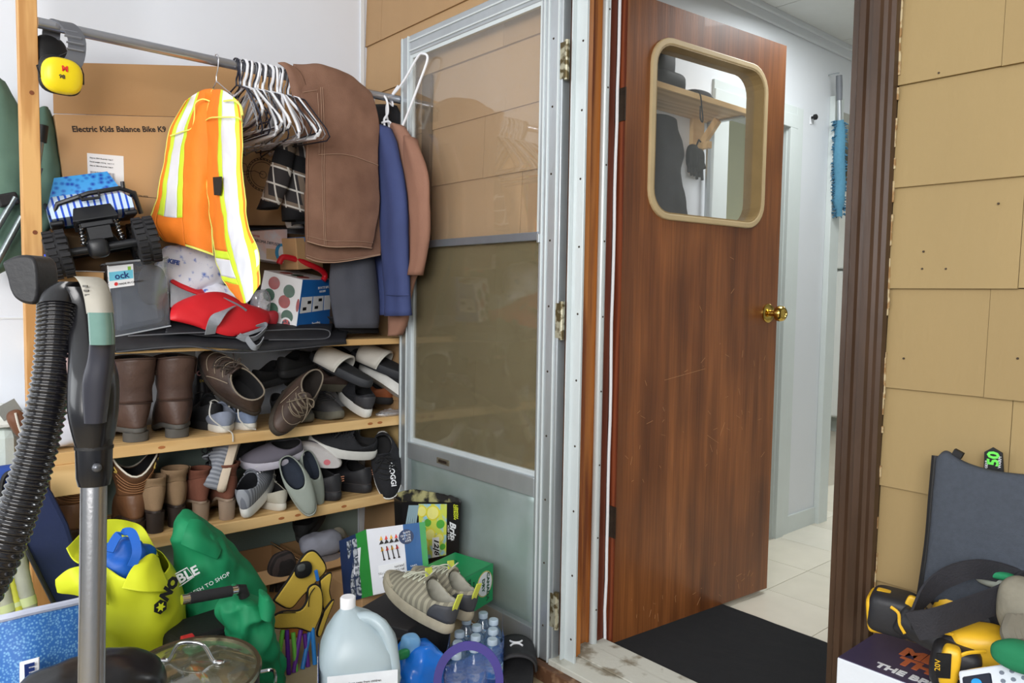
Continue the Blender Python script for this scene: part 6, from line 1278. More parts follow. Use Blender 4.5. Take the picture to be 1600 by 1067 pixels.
# ---- lawn game box
lg_ = thing('lawn_game_box', 'white and blue game box with upside down print and green side', 'box', P(583, 930, x=.66))
F0, F1, G1, G0 = P(583, 930, x=.68), P(672, 910, x=.78), P(664, 815, x=.74), P(572, 827, x=.64)
S0, S1 = P(538, 942, x=.55), P(530, 845, x=.51); bkv = S0 - F0
quadbox('carton', (F0, F1, F1 + bkv, S0), (G0, G1, G1 + (S1 - G0), S1), M((222, 224, 232), .45, var=.03, bump=0), lg_, bevel=.001)
ff = bil(F0, F1, G0, G1); fs_ = bil(S0, F0, S1, G0)
rect(ff, .62, 0, .90, 1, .0008).build('blue_band', M((38, 92, 150), .4, bump=0), lg_, world=True); rect(ff, .90, 0, 1, 1, .0008).build('green_band', M((66, 158, 90), .4, bump=0), lg_, world=True)
rect(fs_, 0, 0, .62, 1, .0008).build('dark_side', M((32, 50, 88), .4, bump=0), lg_, world=True); rect(fs_, .62, 0, 1, 1, .0008).build('green_side', M((48, 140, 62), .4, bump=0), lg_, world=True)
for k in range(6):
    for j in range(2): rect(fs_, .28 + j * .20, .05 + k * .15, .44 + j * .2, .05 + k * .15 + .135, .0014).build('picture_print', M((176, 182, 190), .5, col2=(60, 70, 84), kind='patch', ns=80, bump=0), lg_, world=True)
rect(ff, .14, .24, .60, .42, .0008).build('white_sticker', m_white_pl, lg_, world=True)
for k, tx in enumerate(('LAWN DART SET', 'JEU DE FLECHETTES', 'JARDIN')): text(tx, ff(.58, .27 + k * .055, .001), F0 - F1, F0 - G0, .0095, m_ink, lg_)
disc(ff, .66, .80, .13, .12).build('badge', M((40, 58, 96), .4, bump=0), lg_, world=True)
for k, tx in enumerate(('EASY', 'SET UP', 'ROUND', 'GAME')): text(tx, ff(.735, .755 + k * .045, .0012), F0 - F1, F0 - G0, .009, m_white_pl, lg_)
text('L', ff(.76, .27, .001), F0 - F1, F0 - G0, .022, m_white_pl, lg_); text('Lawn', ff(.80, .34, .001), F0 - F1, F0 - G0, .010, m_white_pl, lg_)
for k in range(4):
    s0 = .24 + k * .085; c1_ = ((236, 180, 50), (220, 60, 50))[k % 2]
    MB().tube([ff(s0 + .01, .50, .0012), ff(s0 - .015, .70, .0012)], .0017, 5).build('dart_shaft', m_ink, lg_, world=True)
    for t0_, w_, cc_ in ((.63, .035, c1_), (.74, .05, (30, 26, 26)), (.80, .035, c1_)): MB().prism([ff(s0 - w_, t0_, .0012), ff(s0 + w_ - .015, t0_ + .01, .0012), ff(s0 - .005, t0_ + .07, .0012)], (ff(.5, .5, 1) - ff(.5, .5, 0)) * .0008).build('dart_fin', M(cc_, .5, bump=0), lg_, world=True)
    disc(ff, s0 + .012, .50, .02, .012, o=.0014).build('dart_foot', m_ink, lg_, world=True)
cs = thing('carton', 'plain brown carton under the lawn game box', 'box', P(560, 960, x=.5)); MB().bx((.36, -.36, FZ), (.62, -.10, .10)).build('body', m_card, cs, world=True, bevel=.002); MB().bx((.36, -.24, .10), (.62, -.22, .1015)).build('tape', m_card2, cs, world=True)
# ---- lemon tea box and ginger ale box
bt_ = thing('drink_carton', 'torn black drinks carton with lemon print standing by the storm door', 'box', P(668, 880, y=-.2))
K1, K1t = P(717, 868, y=-.075), P(720, 785, y=-.075); K0, K0t = P(632, 886, x=.46), P(628, 784, x=.46); bv = V((-.09, .045, 0)) 
bv = V((.0, .0, 0)) + (V((-.755, .656, 0)) * .10); bv.y = min(bv.y, -.062 - K1.y + .0)
if bv.y < .01: bv = V((-.12, .008, 0))
quadbox('carton', (K0, K1, K1 + bv, K0 + bv), (K0t, K1t, K1t + bv, K0t + bv), M((26, 26, 28), .35, bump=0), bt_, bevel=.001)
kf = bil(K0, K1, K0t, K1t)
rect(kf, .30, .06, .78, .97, .0008).build('lemon_panel', M((206, 216, 90), .4, col2=(150, 200, 226), kind='patch', ns=34, fac=.42, bump=0), bt_, world=True)
for i, (s0, t0, r_, c_) in enumerate(((.36, .85, .09, 0), (.55, .82, .12, 0), (.68, .62, .07, 1), (.5, .46, .1, 0), (.40, .30, .09, 0), (.66, .38, .08, 0), (.46, .66, .06, 1), (.72, .22, .05, 1), (.38, .56, .05, 1))):
    disc(kf, s0, t0, r_, r_ * 1.1, o=.0014).build('lemon_print', M(((228, 218, 70), (90, 176, 70))[c_], .4, bump=0), bt_, world=True)
    if c_ == 0: disc(kf, s0, t0, r_ * .8, r_ * .88, o=.0018).build('lemon_print', M((240, 236, 140), .4, bump=0), bt_, world=True)
for k in range(5): MB().prism([kf(.02 + k * .045, .50, .0012), kf(.05 + k * .045, .50, .0012), kf(.17 + k * .035, .95, .0012), kf(.13 + k * .035, .95, .0012)], (kf(.5, .5, 1) - kf(.5, .5, 0)) * .0008).build('stripe_print', M((150, 178, 190), .4, bump=0), bt_, world=True)
rect(kf, .54, .06, .66, .40, .0022).build('count_panel', m_white_pl, bt_, world=True)
text('12|8', kf(.58, .39, .0026), K0 - K0t, K1 - K0, .034, m_black, bt_, bold=.001)
text('Brisk', kf(.84, .66, .001), K0 - K0t, K1 - K0, .042, m_white_pl, bt_, bold=.0012, shear=.15, sx=.85); text('ICED TEA', kf(.80, .60, .001), K0 - K0t, K1 - K0, .012, m_white_pl, bt_)
text('LEMON\nCITRON', kf(.93, .96, .001), K0 - K0t, K1 - K0, .014, M((214, 226, 60), .4), bt_, bold=.0005)
MB().grid(patch([[K0t, K0t.lerp(K1t, .5), K1t], [K0t + V((-.02, .0, .016)), K0t.lerp(K1t, .5) + V((-.03, 0, .02)), K1t + V((-.02, 0, .012))], [K0t + V((-.07, .02, .014)), K0t.lerp(K1t, .45) + V((-.08, 0, .028)), K1t + V((-.08, 0, .008))]], 12, 20, .006, 30, 51)).build('torn_flap', M((160, 156, 110), .6, col2=(30, 30, 30), kind='patch', ns=18), bt_, world=True, smooth=True, solid=.002)
cdx = thing('ginger_ale_carton', 'green soda carton lying on the water bottles by the storm door', 'box', P(724, 968, t=2.2))
A0 = P(723, 967, t=2.2); A1 = P(770, 945, y=-.085); A1.z = A0.z - .010; dv = V((-.16, -.03, .0)); hv = V((0, 0, .118))
quadbox('carton', (A0, A1, A1 + dv, A0 + dv), (A0 + hv, A1 + hv, A1 + dv + hv, A0 + dv + hv), M((20, 152, 88), .35, var=.06, bump=.03), cdx, bevel=.002)
cf = bil(A0, A1, A0 + hv, A1 + hv); ct = bil(A0 + hv, A1 + hv, A0 + hv + dv, A1 + hv + dv)
disc(cf, .70, .58, .26, .34).build('badge_edge', M((206, 190, 120), .4, bump=0), cdx, world=True); disc(cf, .70, .58, .235, .31, o=.0014).build('badge', m_white_pl, cdx, world=True)
text('CANADA', cf(.76, .86, .0018), -hv, A1 - A0, .021, M((36, 84, 56), .4), cdx, bold=.0006); text('DRY', cf(.60, .74, .0018), -hv, A1 - A0, .021, M((36, 84, 56), .4), cdx, bold=.0006)
text('ZERO SUCRE', cf(.16, .92, .001), -hv, A1 - A0, .017, M((16, 74, 48), .4), cdx, bold=.0004, sx=.95); text('ginger ale', cf(.32, .8, .001), -hv, A1 - A0, .010, M((16, 74, 48), .4), cdx)
text('CANADA DRY', ct(.62, .75, .001), A0 - A1, -dv, .030, M((14, 96, 60), .4), cdx, sx=.7)
rect(ct, .0, .0, 1, .03).build('fold_line', M((16, 126, 74), .4), cdx, world=True)
# ---- water bottles
m_wat = glassy((120, 170, 220), .04, .16, .22, 'water_bottle_plastic')
b1, b3 = P(718, 986, z=.116), P(768, 968, z=.116); rd = (b3 - b1).normalized(); bd = V((.755, -.656, 0)); k_ = 0
btl0 = None
def bottle(c, lab):
    global btl0
    if btl0 is None:
        r = thing('water_bottle', lab, 'bottle', (c.x, c.y, FZ), group='water bottles in the pack'); r.scale = (1, 1, .9); prof = [(0, .0), (.026, .0), (.030, .006)]
        for q in range(7): prof += [(.0305, .012 + q * .014), (.0285, .018 + q * .014)]
        prof += [(.0305, .114), (.029, .128), (.020, .150), (.012, .163), (.012, .168)]
        MB().lathe(prof, (0, 0, 0), 24).build('body', m_wat, r, smooth=True); MB().lathe([(0, .167), (.0145, .167), (.0145, .182), (.013, .184), (0, .184)], (0, 0, 0), 20).build('cap', M((196, 214, 230), .35), r, smooth=True)
        MB().lathe([(.0312, .070), (.0312, .11)], (0, 0, 0), 24).build('label', M((90, 160, 220), .4, col2=(220, 232, 240), kind='patch', ns=40, bump=0), r, smooth=True); btl0 = r; return r
    r = btl0.copy(); C.objects.link(r); r.location = (c.x, c.y, FZ); r['label'] = lab
    for ch_ in list(btl0.children): c2_ = ch_.copy(); C.objects.link(c2_); c2_.parent = r
    return r
names = [['far left', 'far middle', 'far right'], ['middle left', 'centre', 'middle right'], ['near left', 'near middle', 'near right']]
for j in range(3):
    for i in range(3): bottle(b1 + rd * (i * .064) + bd * (j * .064), 'clear water bottle, %s of the pack of water bottles' % names[j][i])
for i in range(2): bottle(b1 + rd * (i * .064 + .02) - bd * .075, 'clear water bottle, %s one under the green soda carton' % ('left', 'right')[i])
wc = b1 + rd * .064 + bd * .10
ww = thing('shrink_wrap', 'blue shrink wrap with a purple oval around the water bottles', 'plastic wrap', (wc.x, wc.y, FZ))
cr = [b1 - rd * .036 - bd * .036, b1 + rd * .164 - bd * .036, b1 + rd * .164 + bd * .164, b1 - rd * .036 + bd * .164]
g = [[V((p.x, p.y, z)) for p in crom([cr[1], cr[1].lerp(cr[2], .5), cr[2], cr[2].lerp(cr[3], .5) + bd * .006, cr[3], cr[3].lerp(cr[0], .5), cr[0]], 40)] for z in (FZ + .002, .0, .04, .08, .11)]
MB().grid(g).build('film', glassy((50, 110, 220), .06, .10, .22, 'wrap_blue'), ww, world=True, smooth=True, solid=.0006)
ov = []; oc = P(732, 1064, t=1.84); ax1 = V((_r0.x, _r0.y, 0)); ax2 = V((0, 0, 1))
for k in range(40):
    a = 2 * math.pi * k / 40; ov.append(oc + ax1 * .076 * math.cos(a) + (ax2 * .85 + V((-.755, .656, 0)) * .35) * (.088 * math.sin(a)))
rg = MB(); rings = []
for k in range(40):
    d = (ov[k] - oc) * .13; n_ = ax1.cross(ax2) * .001; rings.append([ov[k] - d + n_, ov[k] + d + n_, ov[k] + d - n_, ov[k] - d - n_])
vs = [p for r in rings for p in r]; rg.add(vs, [(i * 4 + k, i * 4 + (k + 1) % 4, ((i + 1) % 40) * 4 + (k + 1) % 4, ((i + 1) % 40) * 4 + k) for i in range(40) for k in range(4)])
rg.build('purple_oval', M((38, 18, 120), .55, bump=0), ww, world=True, smooth=True)
bp = thing('blue_pouch', 'bright blue plastic pack beside the white jug', 'pack', P(655, 1060, t=1.9)); c = P(654, 1062, t=1.95); sack('body', V((c.x, c.y, c.z - .02)), (.06, .065, .12), M((30, 120, 226), .25, var=.25, ns=10, bump=.3, bs=12), bp, 61, .016, f=16, e=.6)
sack('collar', P(640, 1008, t=1.93), (.025, .03, .03), M((120, 176, 226), .25, bump=.3, bs=20), bp, 62, .01); MB().superq(P(630, 1022, t=1.9), (.01, .018, .012), .7, .7).build('green_label', M((40, 140, 80), .4), bp, world=True, smooth=True)
MB().superq((c.x, c.y, FZ + .06), (.055, .06, .062), .4, .5).build('base', M((30, 110, 216), .3, bump=.2), bp, world=True, smooth=True)
# ---- hiking trainers on the pack
m_khk = M((150, 146, 128), .85, kind='stripe', ns=16, col2=(120, 116, 102), fac=.55, bump=.25, stretch=(1, .05, .6)); m_yel2 = M((206, 214, 84), .6)
def hkx(t, surf, shp, L, base):
    MB().box(surf(R_(180), .75) + V((-.004, 0, .012)), (.004, .018, .05), (0, -.15, 0)).build('pull_tab', m_yel2, t, bevel=.001); MB().box(surf(0, 1.0) + V((.012, 0, .012)), (.004, .024, .024), (0, .5, 0)).build('tongue_tab', m_yel2, t, bevel=.001)
m_lt = M((168, 160, 140), .75, var=.2, ns=30, bump=.2)
shoe('khaki hiking trainer with yellow heel tab in front of the game box', P(702, 992, t=1.98), (-.97, -.06, .20), (.12, .15, 1), L=.29, mat=m_khk, sole=m_lt, st=.03, hz=.09, sz=.075, tz=.1, laces=(196, 198, 180), hc=M((64, 66, 72), .6), extra=hkx, lin_=(170, 168, 156), group='khaki hiking trainers', cap=m_lt, cap_t=.14)
shoe('khaki hiking trainer with yellow heel tab against the green soda carton', P(733, 972, t=2.10), (-.98, -.04, .18), (.12, .15, 1), L=.27, mat=m_khk, sole=m_lt, st=.03, hz=.09, sz=.075, tz=.1, laces=(196, 198, 180), hc=M((64, 66, 72), .6), extra=hkx, lin_=(170, 168, 156), group='khaki hiking trainers', cap=m_lt, cap_t=.14)
sup = thing('wooden_crate', 'dark low crate on the floor under the khaki trainers', 'crate', P(640, 1000, t=2.1)); ctr_ = P(632, 990, t=2.16)
MB().box((ctr_.x + .01, ctr_.y - .02, FZ + .12), (.20, .22, .24), (0, 0, .4)).build('body', M((40, 38, 40), .7), sup, world=True, bevel=.004)
for k in range(3): MB().box((ctr_.x + .1, ctr_.y - .06, FZ + .05 + k * .07), (.02, .2, .045), (0, 0, .4)).build('slat', M((54, 48, 44), .7), sup, world=True)
hs = P(812, 1102, z=FZ + .012); slide('black slide sandal with a white emblem by the door sill', V((hs.x, hs.y, FZ + .012)), (-.80, .60, .17), (.16, -.1, 1), L=.26, strapc=(34, 34, 37), bed=(30, 30, 33), logo=True)
h2 = P(780, 1112, z=FZ + .004); slide('second black slide sandal lying half under the first', V((h2.x - .02, h2.y, FZ + .004)), (-.88, .47, 0), L=.26, strapc=(30, 30, 33), bed=(28, 28, 30))
# ------------------------------------------------------------------ vacuum cleaner wand and hose, close to the camera
vc = thing('vacuum_cleaner', 'black vacuum wand with ribbed hose and steel tube standing near the camera', 'vacuum cleaner', (0, 0, FZ))
TV = 1.0
a_, b_ = P(147, 735, t=TV), P(143, 1067, t=.985); dd_ = (b_ - a_).normalized(); e_ = a_ + dd_ * ((a_.z - FZ - .03) / -dd_.z)
vc.location = (e_.x, e_.y, FZ)
m_steel = M((176, 176, 178), .28, .95, var=.06, ns=60, bump=.05, bs=200); m_vb = M((20, 20, 24), .28, var=.1, ns=20, bump=.03, coat=.25); m_vg = M((44, 44, 52), .3, var=.1, bump=.02, coat=.25)
MB().tube([a_ - dd_ * .02, e_], .0160, 28).build('steel_tube', m_steel, vc, world=True, smooth=True)
MB().tube([P(147, 685, t=TV), P(147, 700, t=TV), P(147, 745, t=TV), P(147, 758, t=TV)], [.0225, .0225, .0215, .019], 28).build('collar', m_vb, vc, world=True, smooth=True)
MB().tube([P(147, 696, t=TV), P(147, 701, t=TV)], .0235, 28).build('collar_ring', m_black, vc, world=True, smooth=True)
tc3 = V((-_f.x, -_f.y, 0)).normalized()
MB().superq(P(152, 772, t=TV - .02) + V((0, 0, .035)), (.006, .006, .006), 1, 1).build('release_button', M((90, 92, 98), .3, .5), vc, world=True, smooth=True)
# body of the grip: elliptical loft
def eloft(name, secs, mat, par, n=28, cap=True):
    """secs: u, v, half width in px, half depth in m, depth t"""
    cs = crom([V((u, v, w_)) for (u, v, w_, d, t) in secs], (len(secs) - 1) * 5 + 1); ds = crom([V((d, t, 0)) for (u, v, w_, d, t) in secs], (len(secs) - 1) * 5 + 1); rings = []
    for c, d in zip(cs, ds):
        p = P(c.x, c.y, t=d.y); h = _r0 * (c.z / FPX * d.y); rings.append([p + h * math.copysign(abs(math.cos(a)) ** .8, math.cos(a)) + tc3 * (d.x * math.copysign(abs(math.sin(a)) ** .8, math.sin(a))) for a in (2 * math.pi * k / n for k in range(n))])
    return MB().loft(rings, caps=cap).build(name, mat, par, world=True, smooth=True)
eloft('grip_body', [(147, 700, 22, .022, 1.0), (147, 680, 27, .026, 1.0), (146, 640, 33, .030, 1.0), (146, 590, 33, .030, 1.01), (140, 540, 27, .024, 1.03), (132, 500, 24, .018, 1.05), (124, 470, 22, .016, 1.06), (112, 448, 22, .016, 1.06)], m_vb, vc)
eloft('grip_front', [(149, 660, 15, .012, .975), (151, 600, 20, .014, .972), (158, 560, 18, .014, .97), (160, 530, 17, .014, .965), (159, 500, 16, .014, .96), (156, 488, 16, .013, .96)], m_vg, vc)
eloft('display_panel', [(160, 538, 16.5, .015, .957), (159, 512, 17, .015, .955), (157, 488, 16.5, .015, .953)], M((104, 136, 128), .15, var=.2, ns=30, bump=0, coat=.8), vc)
eloft('rubber_handle', [(157, 490, 18, .015, .957), (153, 465, 18, .015, .962), (147, 445, 18, .015, .975), (138, 434, 16, .015, .995), (128, 432, 10, .013, 1.02)], M((150, 146, 136), .6, var=.05, bump=.15, bs=80), vc)
for k in range(7): MB().box(P(133 + k * 1.8 - (0 if k > 3 else 0), 447 + k * 7, t=.945 + .001 * (7 - k)), (.006, .002, .0025), (0, 0, _a)).build('grip_notch', M((90, 88, 84), .7), vc, world=True)
eloft('side_strip', [(104, 505, 2.5, .006, 1.03), (108, 560, 3, .006, 1.02), (113, 600, 4, .006, 1.0), (115, 628, 2.5, .006, 1.0)], M((150, 128, 126), .4), vc)
eloft('hose_elbow', [(112, 440, 16, .016, 1.06), (98, 452, 22, .02, 1.06), (92, 470, 24, .024, 1.05), (90, 492, 25, .026, 1.04)], m_vb, vc)
pp = [P(u, v, t=1.1) for u, v in ((38, 412), (60, 402), (84, 404), (92, 430), (90, 470), (74, 474), (58, 466), (50, 452), (46, 436))]
q = crom(pp + [pp[0]], 37)[:-1]; MB().prism(q, tc3 * .05).build('elbow_guard', M((30, 30, 33), .45, var=.2, bump=.15), vc, world=True, bevel=.010, smooth=True)
hp = crom([P(90, 478, t=1.04), P(88, 520, t=1.03), P(83, 580, t=1.02), P(70, 650, t=1.01), P(52, 725, t=1.0), P(28, 800, t=.99), P(-6, 885, t=.98), P(-60, 980, t=.98), P(-130, 1060, t=1.0)], 560)
rr = [.0240 + .0015 * math.sin(k * math.pi * 2 / 9.5) for k in range(560)]
MB().tube(hp, rr, 24).build('hose', M((24, 24, 28), .18, var=.1, bump=0, coat=.5), vc, world=True, smooth=True, sharp=80)
hx = hp[-1]; MB().superq((hx.x - .05, hx.y - .05, FZ + .16), (.20, .14, .16), .5, .6).build('canister', m_vb, vc, world=True, smooth=True); MB().tube(crom([hx, hx + V((.0, 0, -.1)), (hx.x - .03, hx.y - .03, FZ + .3)], 12), .026, 18).build('hose_end', m_vb, vc, world=True, smooth=True)
MB().superq((e_.x, e_.y, FZ + .03), (.15, .06, .03), .4, .5, (0, 0, _a)).build('floor_head', m_vb, vc, world=True, smooth=True)
eloft('cable', [(70, 520, 4, .004, 1.12), (62, 560, 4, .004, 1.12), (60, 620, 4, .004, 1.12), (54, 680, 4, .004, 1.12)], m_black, vc)

# ------------------------------------------------------------------ things in the lower right corner
BX0, BZ = 2.095, .41
gb_ = thing('game_box', 'white box with dark purple printed top against the tan siding', 'box', (2.4, -.1, FZ))
MB().bx((BX0, -.19, FZ), (2.75, -.012, BZ - .002)).build('carton', M((214, 220, 228), .5, var=.03), gb_, world=True, bevel=.002)
MB().bx((BX0 + .002, -.188, BZ - .002), (2.748, -.014, BZ)).build('printed_top', M((66, 58, 88), .35, var=.25, ns=9, bump=0), gb_, world=True)
m_ora = M((200, 106, 66), .4, bump=0)
text('THE BPM', V((2.155, -.172, BZ)), (1, 0, 0), (0, 1, 0), .028, m_white_pl, gb_, bold=.001); text('TH', V((2.175, -.128, BZ)), (1, .0, 0), (0, 1, 0), .046, m_ora, gb_, bold=.0025); text('ME', V((2.165, -.086, BZ)), (1, .0, 0), (0, 1, 0), .05, m_ora, gb_, bold=.003)
MB().prism([V((2.24, -.187, BZ + .0006)), V((2.36, -.187, BZ + .0006)), V((2.36, -.14, BZ + .0006))], (0, 0, .0006)).build('print', M((190, 60, 50), .4, bump=0), gb_, world=True)
cu = thing('seat_cushion', 'charcoal grey seat pad leaning against the tan siding', 'cushion', (2.3, -.05, BZ))
YC = -.052
pad('pad', [[P(1466, 712, y=YC), P(1480, 704, y=YC), P(1510, 722, y=YC), P(1560, 736, y=YC), P(1640, 744, y=YC)], [P(1459, 780, y=YC - .01), P(1490, 780, y=YC - .01), P(1530, 782, y=YC - .01), P(1570, 782, y=YC - .01), P(1645, 785, y=YC - .01)], [P(1452, 850, y=YC - .02), P(1490, 850, y=YC - .02), P(1530, 850, y=YC - .02), P(1570, 850, y=YC - .02), P(1645, 855, y=YC - .02)], [P(1440, 932, y=YC - .03), P(1480, 950, y=YC - .03), P(1530, 960, y=YC - .03), P(1570, 965, y=YC - .03), P(1645, 975, y=YC - .03)]], .022, M((66, 72, 82), .9, var=.15, ns=120, bump=.35, bs=500), cu, 26, 30, .28)
MB().tube(crom([P(1462, 712, y=YC), P(1456, 780, y=YC - .01), P(1450, 850, y=YC - .02), P(1438, 932, y=YC - .03)], 20), .007, 8).build('edge_piping', m_black, cu, world=True, smooth=True)
MB().box(P(1497, 709, y=YC), (.016, .01, .012), (0, .4, 0)).build('loop', m_black, cu, world=True)
tg = thing('sale_tag', 'black tag with a green number standing behind the grey pad', 'tag', P(1552, 735, y=-.03))
MB().prism([P(u, v, y=-.022) for u, v in ((1537, 735), (1538, 706), (1551, 699), (1566, 708), (1568, 740), (1560, 800), (1540, 800))], (0, .004, 0)).build('card', m_black, tg, world=True)
text('50', P(1560, 729, y=-.0225), V((0, 0, 1)), V((-1, 0, 0)), .026, M((110, 226, 90), .4), tg, bold=.001); text('GEAR', P(1543, 732, y=-.0225), V((0, 0, 1)), V((-1, 0, 0)), .006, m_white_pl, tg)
text('WARM', P(1564, 732, y=-.0225), V((0, 0, 1)), V((-1, 0, 0)), .007, m_white_pl, tg)
m_dy = M((226, 178, 40), .4, var=.06, bump=.03); m_dbk = M((36, 37, 42), .5, var=.15, bump=.1)
Z0 = BZ + .001
# impact driver lying with its battery towards the doorway
d1 = thing('impact_driver', 'yellow and black cordless driver with its battery pointing at the doorway', 'power tool', P(1400, 960, t=1.36))
def sq(name, uvt, d, mat, par, rot=(0, 0, 0), e1=.4, e2=.4): return MB().superq(P(*uvt[:2], t=uvt[2] + (.05 if par['label'].startswith('yellow and black cordless tool') else 0)), d, e1, e2, rot).build(name, mat, par, world=True, smooth=True)
sq('battery_back', (1372, 953, 1.40), (.016, .040, .034), m_dy, d1, (0, -.1, .25)); sq('battery', (1396, 955, 1.38), (.040, .042, .036), m_dbk, d1, (0, .05, .25))
sq('battery_stripe', (1398, 929, 1.375), (.030, .010, .003), m_dy, d1, (0, .1, .25)); sq('tool_foot', (1424, 968, 1.35), (.024, .034, .028), m_dbk, d1, (0, .4, .3))
for k in range(3): MB().box(P(1362, 946 + k * 10, t=1.385), (.006, .02, .006), (0, 0, .25)).build('vent', m_dbk, d1, world=True)
hp_ = [P(1420, 972, t=1.32), P(1450, 990, t=1.29), P(1485, 1006, t=1.27), P(1520, 1008, t=1.28)]
MB().tube(crom(hp_, 20), [.024] * 20, 16).build('handle', m_dbk, d1, world=True, smooth=True)
for q in ([(1392, 948, 1.325), (1404, 958, 1.315), (1406, 975, 1.31), (1414, 990, 1.30)], [(1436, 994, 1.278), (1436, 975, 1.275), (1456, 984, 1.262), (1492, 992, 1.25)]): MB().tube(crom([P(u, v, t=t) for u, v, t in q], 14), .0028, 6).build('yellow_trim', m_dy, d1, world=True, smooth=True)
sq('rear_accent', (1428, 950, 1.335), (.016, .006, .02), m_dy, d1, (0, .3, .3))
sq('motor_housing', (1530, 968, 1.36), (.075, .045, .05), m_dy, d1, (0, .15, .3), .6, .6); sq('motor_band', (1548, 985, 1.33), (.03, .04, .045), m_dbk, d1, (0, .2, .3), .6, .6); sq('nose', (1568, 962, 1.31), (.03, .03, .035), m_dbk, d1, (0, .1, .3), .7, .7)
MB().box(P(1520, 978, t=1.292), (.07, .003, .022), (0, .15, .3)).build('name_plate', m_black, d1, world=True); text('20V MAX', P(1503, 982, t=1.285), V((_r0.x, _r0.y, -.08)), V((0, 0, 1)), .016, M((200, 170, 60), .4), d1, bold=.0004)
# second tool: battery in front
d2 = thing('cordless_tool', 'yellow and black cordless tool battery nearest the camera on the box', 'power tool', P(1520, 1030, t=1.2))
sq('battery', (1492, 1036, 1.20), (.036, .040, .038), m_dbk, d2, (0, .1, .35), .4, .4); sq('battery_top', (1520, 1018, 1.21), (.058, .040, .036), m_dbk, d2, (0, -.1, .35), .5, .5)
sq('yellow_shell', (1530, 1010, 1.205), (.045, .041, .034), m_dy, d2, (0, -.1, .35), .5, .5); sq('front_cap', (1484, 1040, 1.165), (.014, .016, .034), m_dy, d2, (0, .1, .35), .5, .5)
MB().box(P(1474, 1040, t=1.202), (.022, .003, .040), (0, 0, .75)).build('name_plate', m_black, d2, world=True); text('20V', P(1468, 1048, t=1.196), V((0, 0, 1)), V((-.7, -.7, 0)), .012, m_dy, d2)
for q in ([(1494, 1042, 1.205), (1496, 1028, 1.205), (1512, 1020, 1.20), (1540, 1018, 1.20)], [(1500, 1062, 1.205), (1510, 1050, 1.20), (1540, 1044, 1.20)]): MB().tube(crom([P(u, v, t=t) for u, v, t in q], 12), .003, 6).build('yellow_trim', m_dy, d2, world=True, smooth=True)
d3 = thing('yellow_tool', 'yellow tool body lying behind the black belt', 'power tool', P(1518, 918, t=1.38)); sq('body', (1518, 920, 1.38), (.045, .03, .022), m_dy, d3, (0, .1, .3), .5, .5); sq('grip', (1520, 912, 1.36), (.030, .024, .020), m_dbk, d3, (0, .1, .3), .5, .5); sq('lower', (1500, 940, 1.39), (.05, .03, .02), m_dbk, d3, (0, .2, .3))
bl = thing('belt', 'wide black webbing belt looped over the power tools', 'belt', P(1500, 950, t=1.3))
m_web = M((44, 44, 50), .75, var=.15, ns=60, bump=.3, bs=300)
strap('webbing', [P(1426, 978, t=1.25), P(1460, 972, t=1.23), P(1510, 955, t=1.23), P(1560, 936, t=1.24), P(1600, 912, t=1.27)], (.0, -.004, .024), .0022, m_web, bl, 40)
strap('webbing', [P(1424, 972, t=1.27), P(1440, 938, t=1.30), P(1470, 908, t=1.30), P(1515, 890, t=1.28), P(1560, 894, t=1.28), P(1610, 912, t=1.27)], (.0, -.004, .017), .0022, m_web, bl, 40)
gcl = thing('green_cloth', 'green edged cloth draped over the belt', 'cloth', P(1558, 900, t=1.3)); sack('fold', P(1556, 905, t=1.30), (.030, .018, .012), M((150, 156, 148), .9), gcl, 71, .006); sack('green_hem', P(1552, 895, t=1.29), (.032, .012, .007), M((30, 130, 86), .8), gcl, 72, .005)
wg = thing('work_glove', 'grey work glove with green cuff at the right edge of the tools', 'glove', P(1590, 960, t=1.2)); sack('palm', P(1594, 950, t=1.22), (.035, .03, .055), M((134, 130, 116), .9, var=.2, ns=30, bump=.3), wg, 73, .008); sack('cuff', P(1594, 1028, t=1.13), (.04, .022, .022), M((26, 118, 78), .85), wg, 74, .006)
for k in range(3): MB().tube(crom([P(1582 + k * 9, 968, t=1.19), P(1576 + k * 9, 988, t=1.17), P(1582 + k * 9, 1004, t=1.16)], 8), [.012] * 7 + [.008], 8).build('finger', M((120, 116, 104), .9, var=.2), wg, world=True, smooth=True)
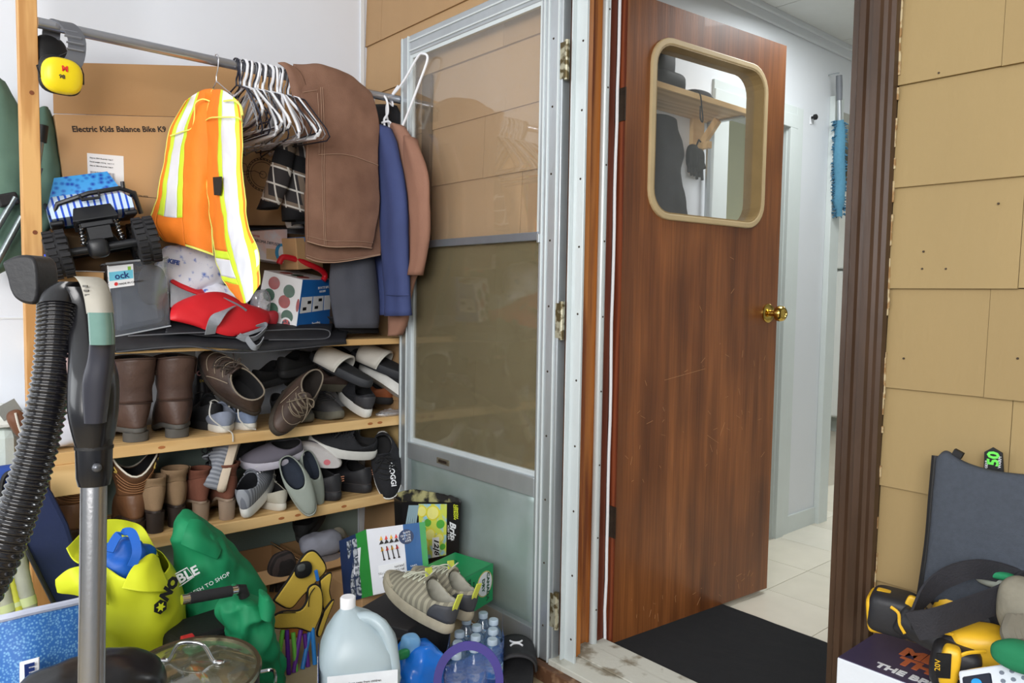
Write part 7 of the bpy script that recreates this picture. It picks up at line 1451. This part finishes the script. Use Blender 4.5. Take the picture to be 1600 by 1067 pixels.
rm = thing('remote_control', 'white remote control with a round blue button at the bottom right corner', 'remote control', P(1560, 1055, t=1.02))
r0_, r1_ = P(1520, 1064, t=1.17), P(1640, 1046, t=1.13); dr = (r1_ - r0_).normalized(); sd_ = V((dr.y, -dr.x, 0)).normalized() ; 
if sd_.dot(V((-_f.x, -_f.y, 0))) < 0: sd_ = -sd_
sd_ = (sd_ * .8 + V((0, 0, -.5))).normalized(); nrm = dr.cross(sd_).normalized(); nrm = nrm if nrm.z > 0 else -nrm
def rbox(name, c, a, b_, h, mat, bev=.004): return MB().para(c - dr * a - sd_ * b_, dr * 2 * a, sd_ * 2 * b_, nrm * h).build(name, mat, rm, world=True, bevel=bev)
cR = (r0_ + r1_) / 2 + sd_ * .01; rbox('body', cR, .07, .024, .012, M((214, 220, 230), .35, var=.02, bump=0)); rbox('dark_end', cR - dr * .045 + nrm * .0005 + sd_ * .004, .024, .019, .0125, M((40, 44, 58), .3, bump=0), .006)
MB().lathe([(0, 0), (.007, 0), (.007, .002), (0, .0025)], (0, 0, 0), 20).build('blue_button', M((50, 160, 230), .3, bump=0), rm).matrix_local = Matrix.Translation(cR - dr * .046 + nrm * .0135 + sd_ * .004 - rm.location) @ nrm.to_track_quat('Z', 'Y').to_matrix().to_4x4()
for k in range(6): MB().lathe([(0, 0), (.0035, 0), (.003, .0015), (0, .0015)], (0, 0, 0), 12).build('button', M((120, 128, 142), .4, bump=0), rm).matrix_local = Matrix.Translation(cR + dr * (-.01 + .014 * (k // 2)) + nrm * .0122 + sd_ * (-.008 + .014 * (k % 2)) - rm.location) @ nrm.to_track_quat('Z', 'Y').to_matrix().to_4x4()
st2 = thing('toolbox', 'dark toolbox standing below the tools in front of the white box', 'toolbox', (2.42, -.42, FZ))
cR2 = cR - nrm * .02
MB().bx((2.27, -.36, FZ), (2.75, -.20, .415)).build('box', M((52, 54, 60), .5), st2, world=True, bevel=.01); MB().bx((2.265, -.365, .415), (2.755, -.196, .43)).build('lid', M((44, 46, 52), .5), st2, world=True, bevel=.004)
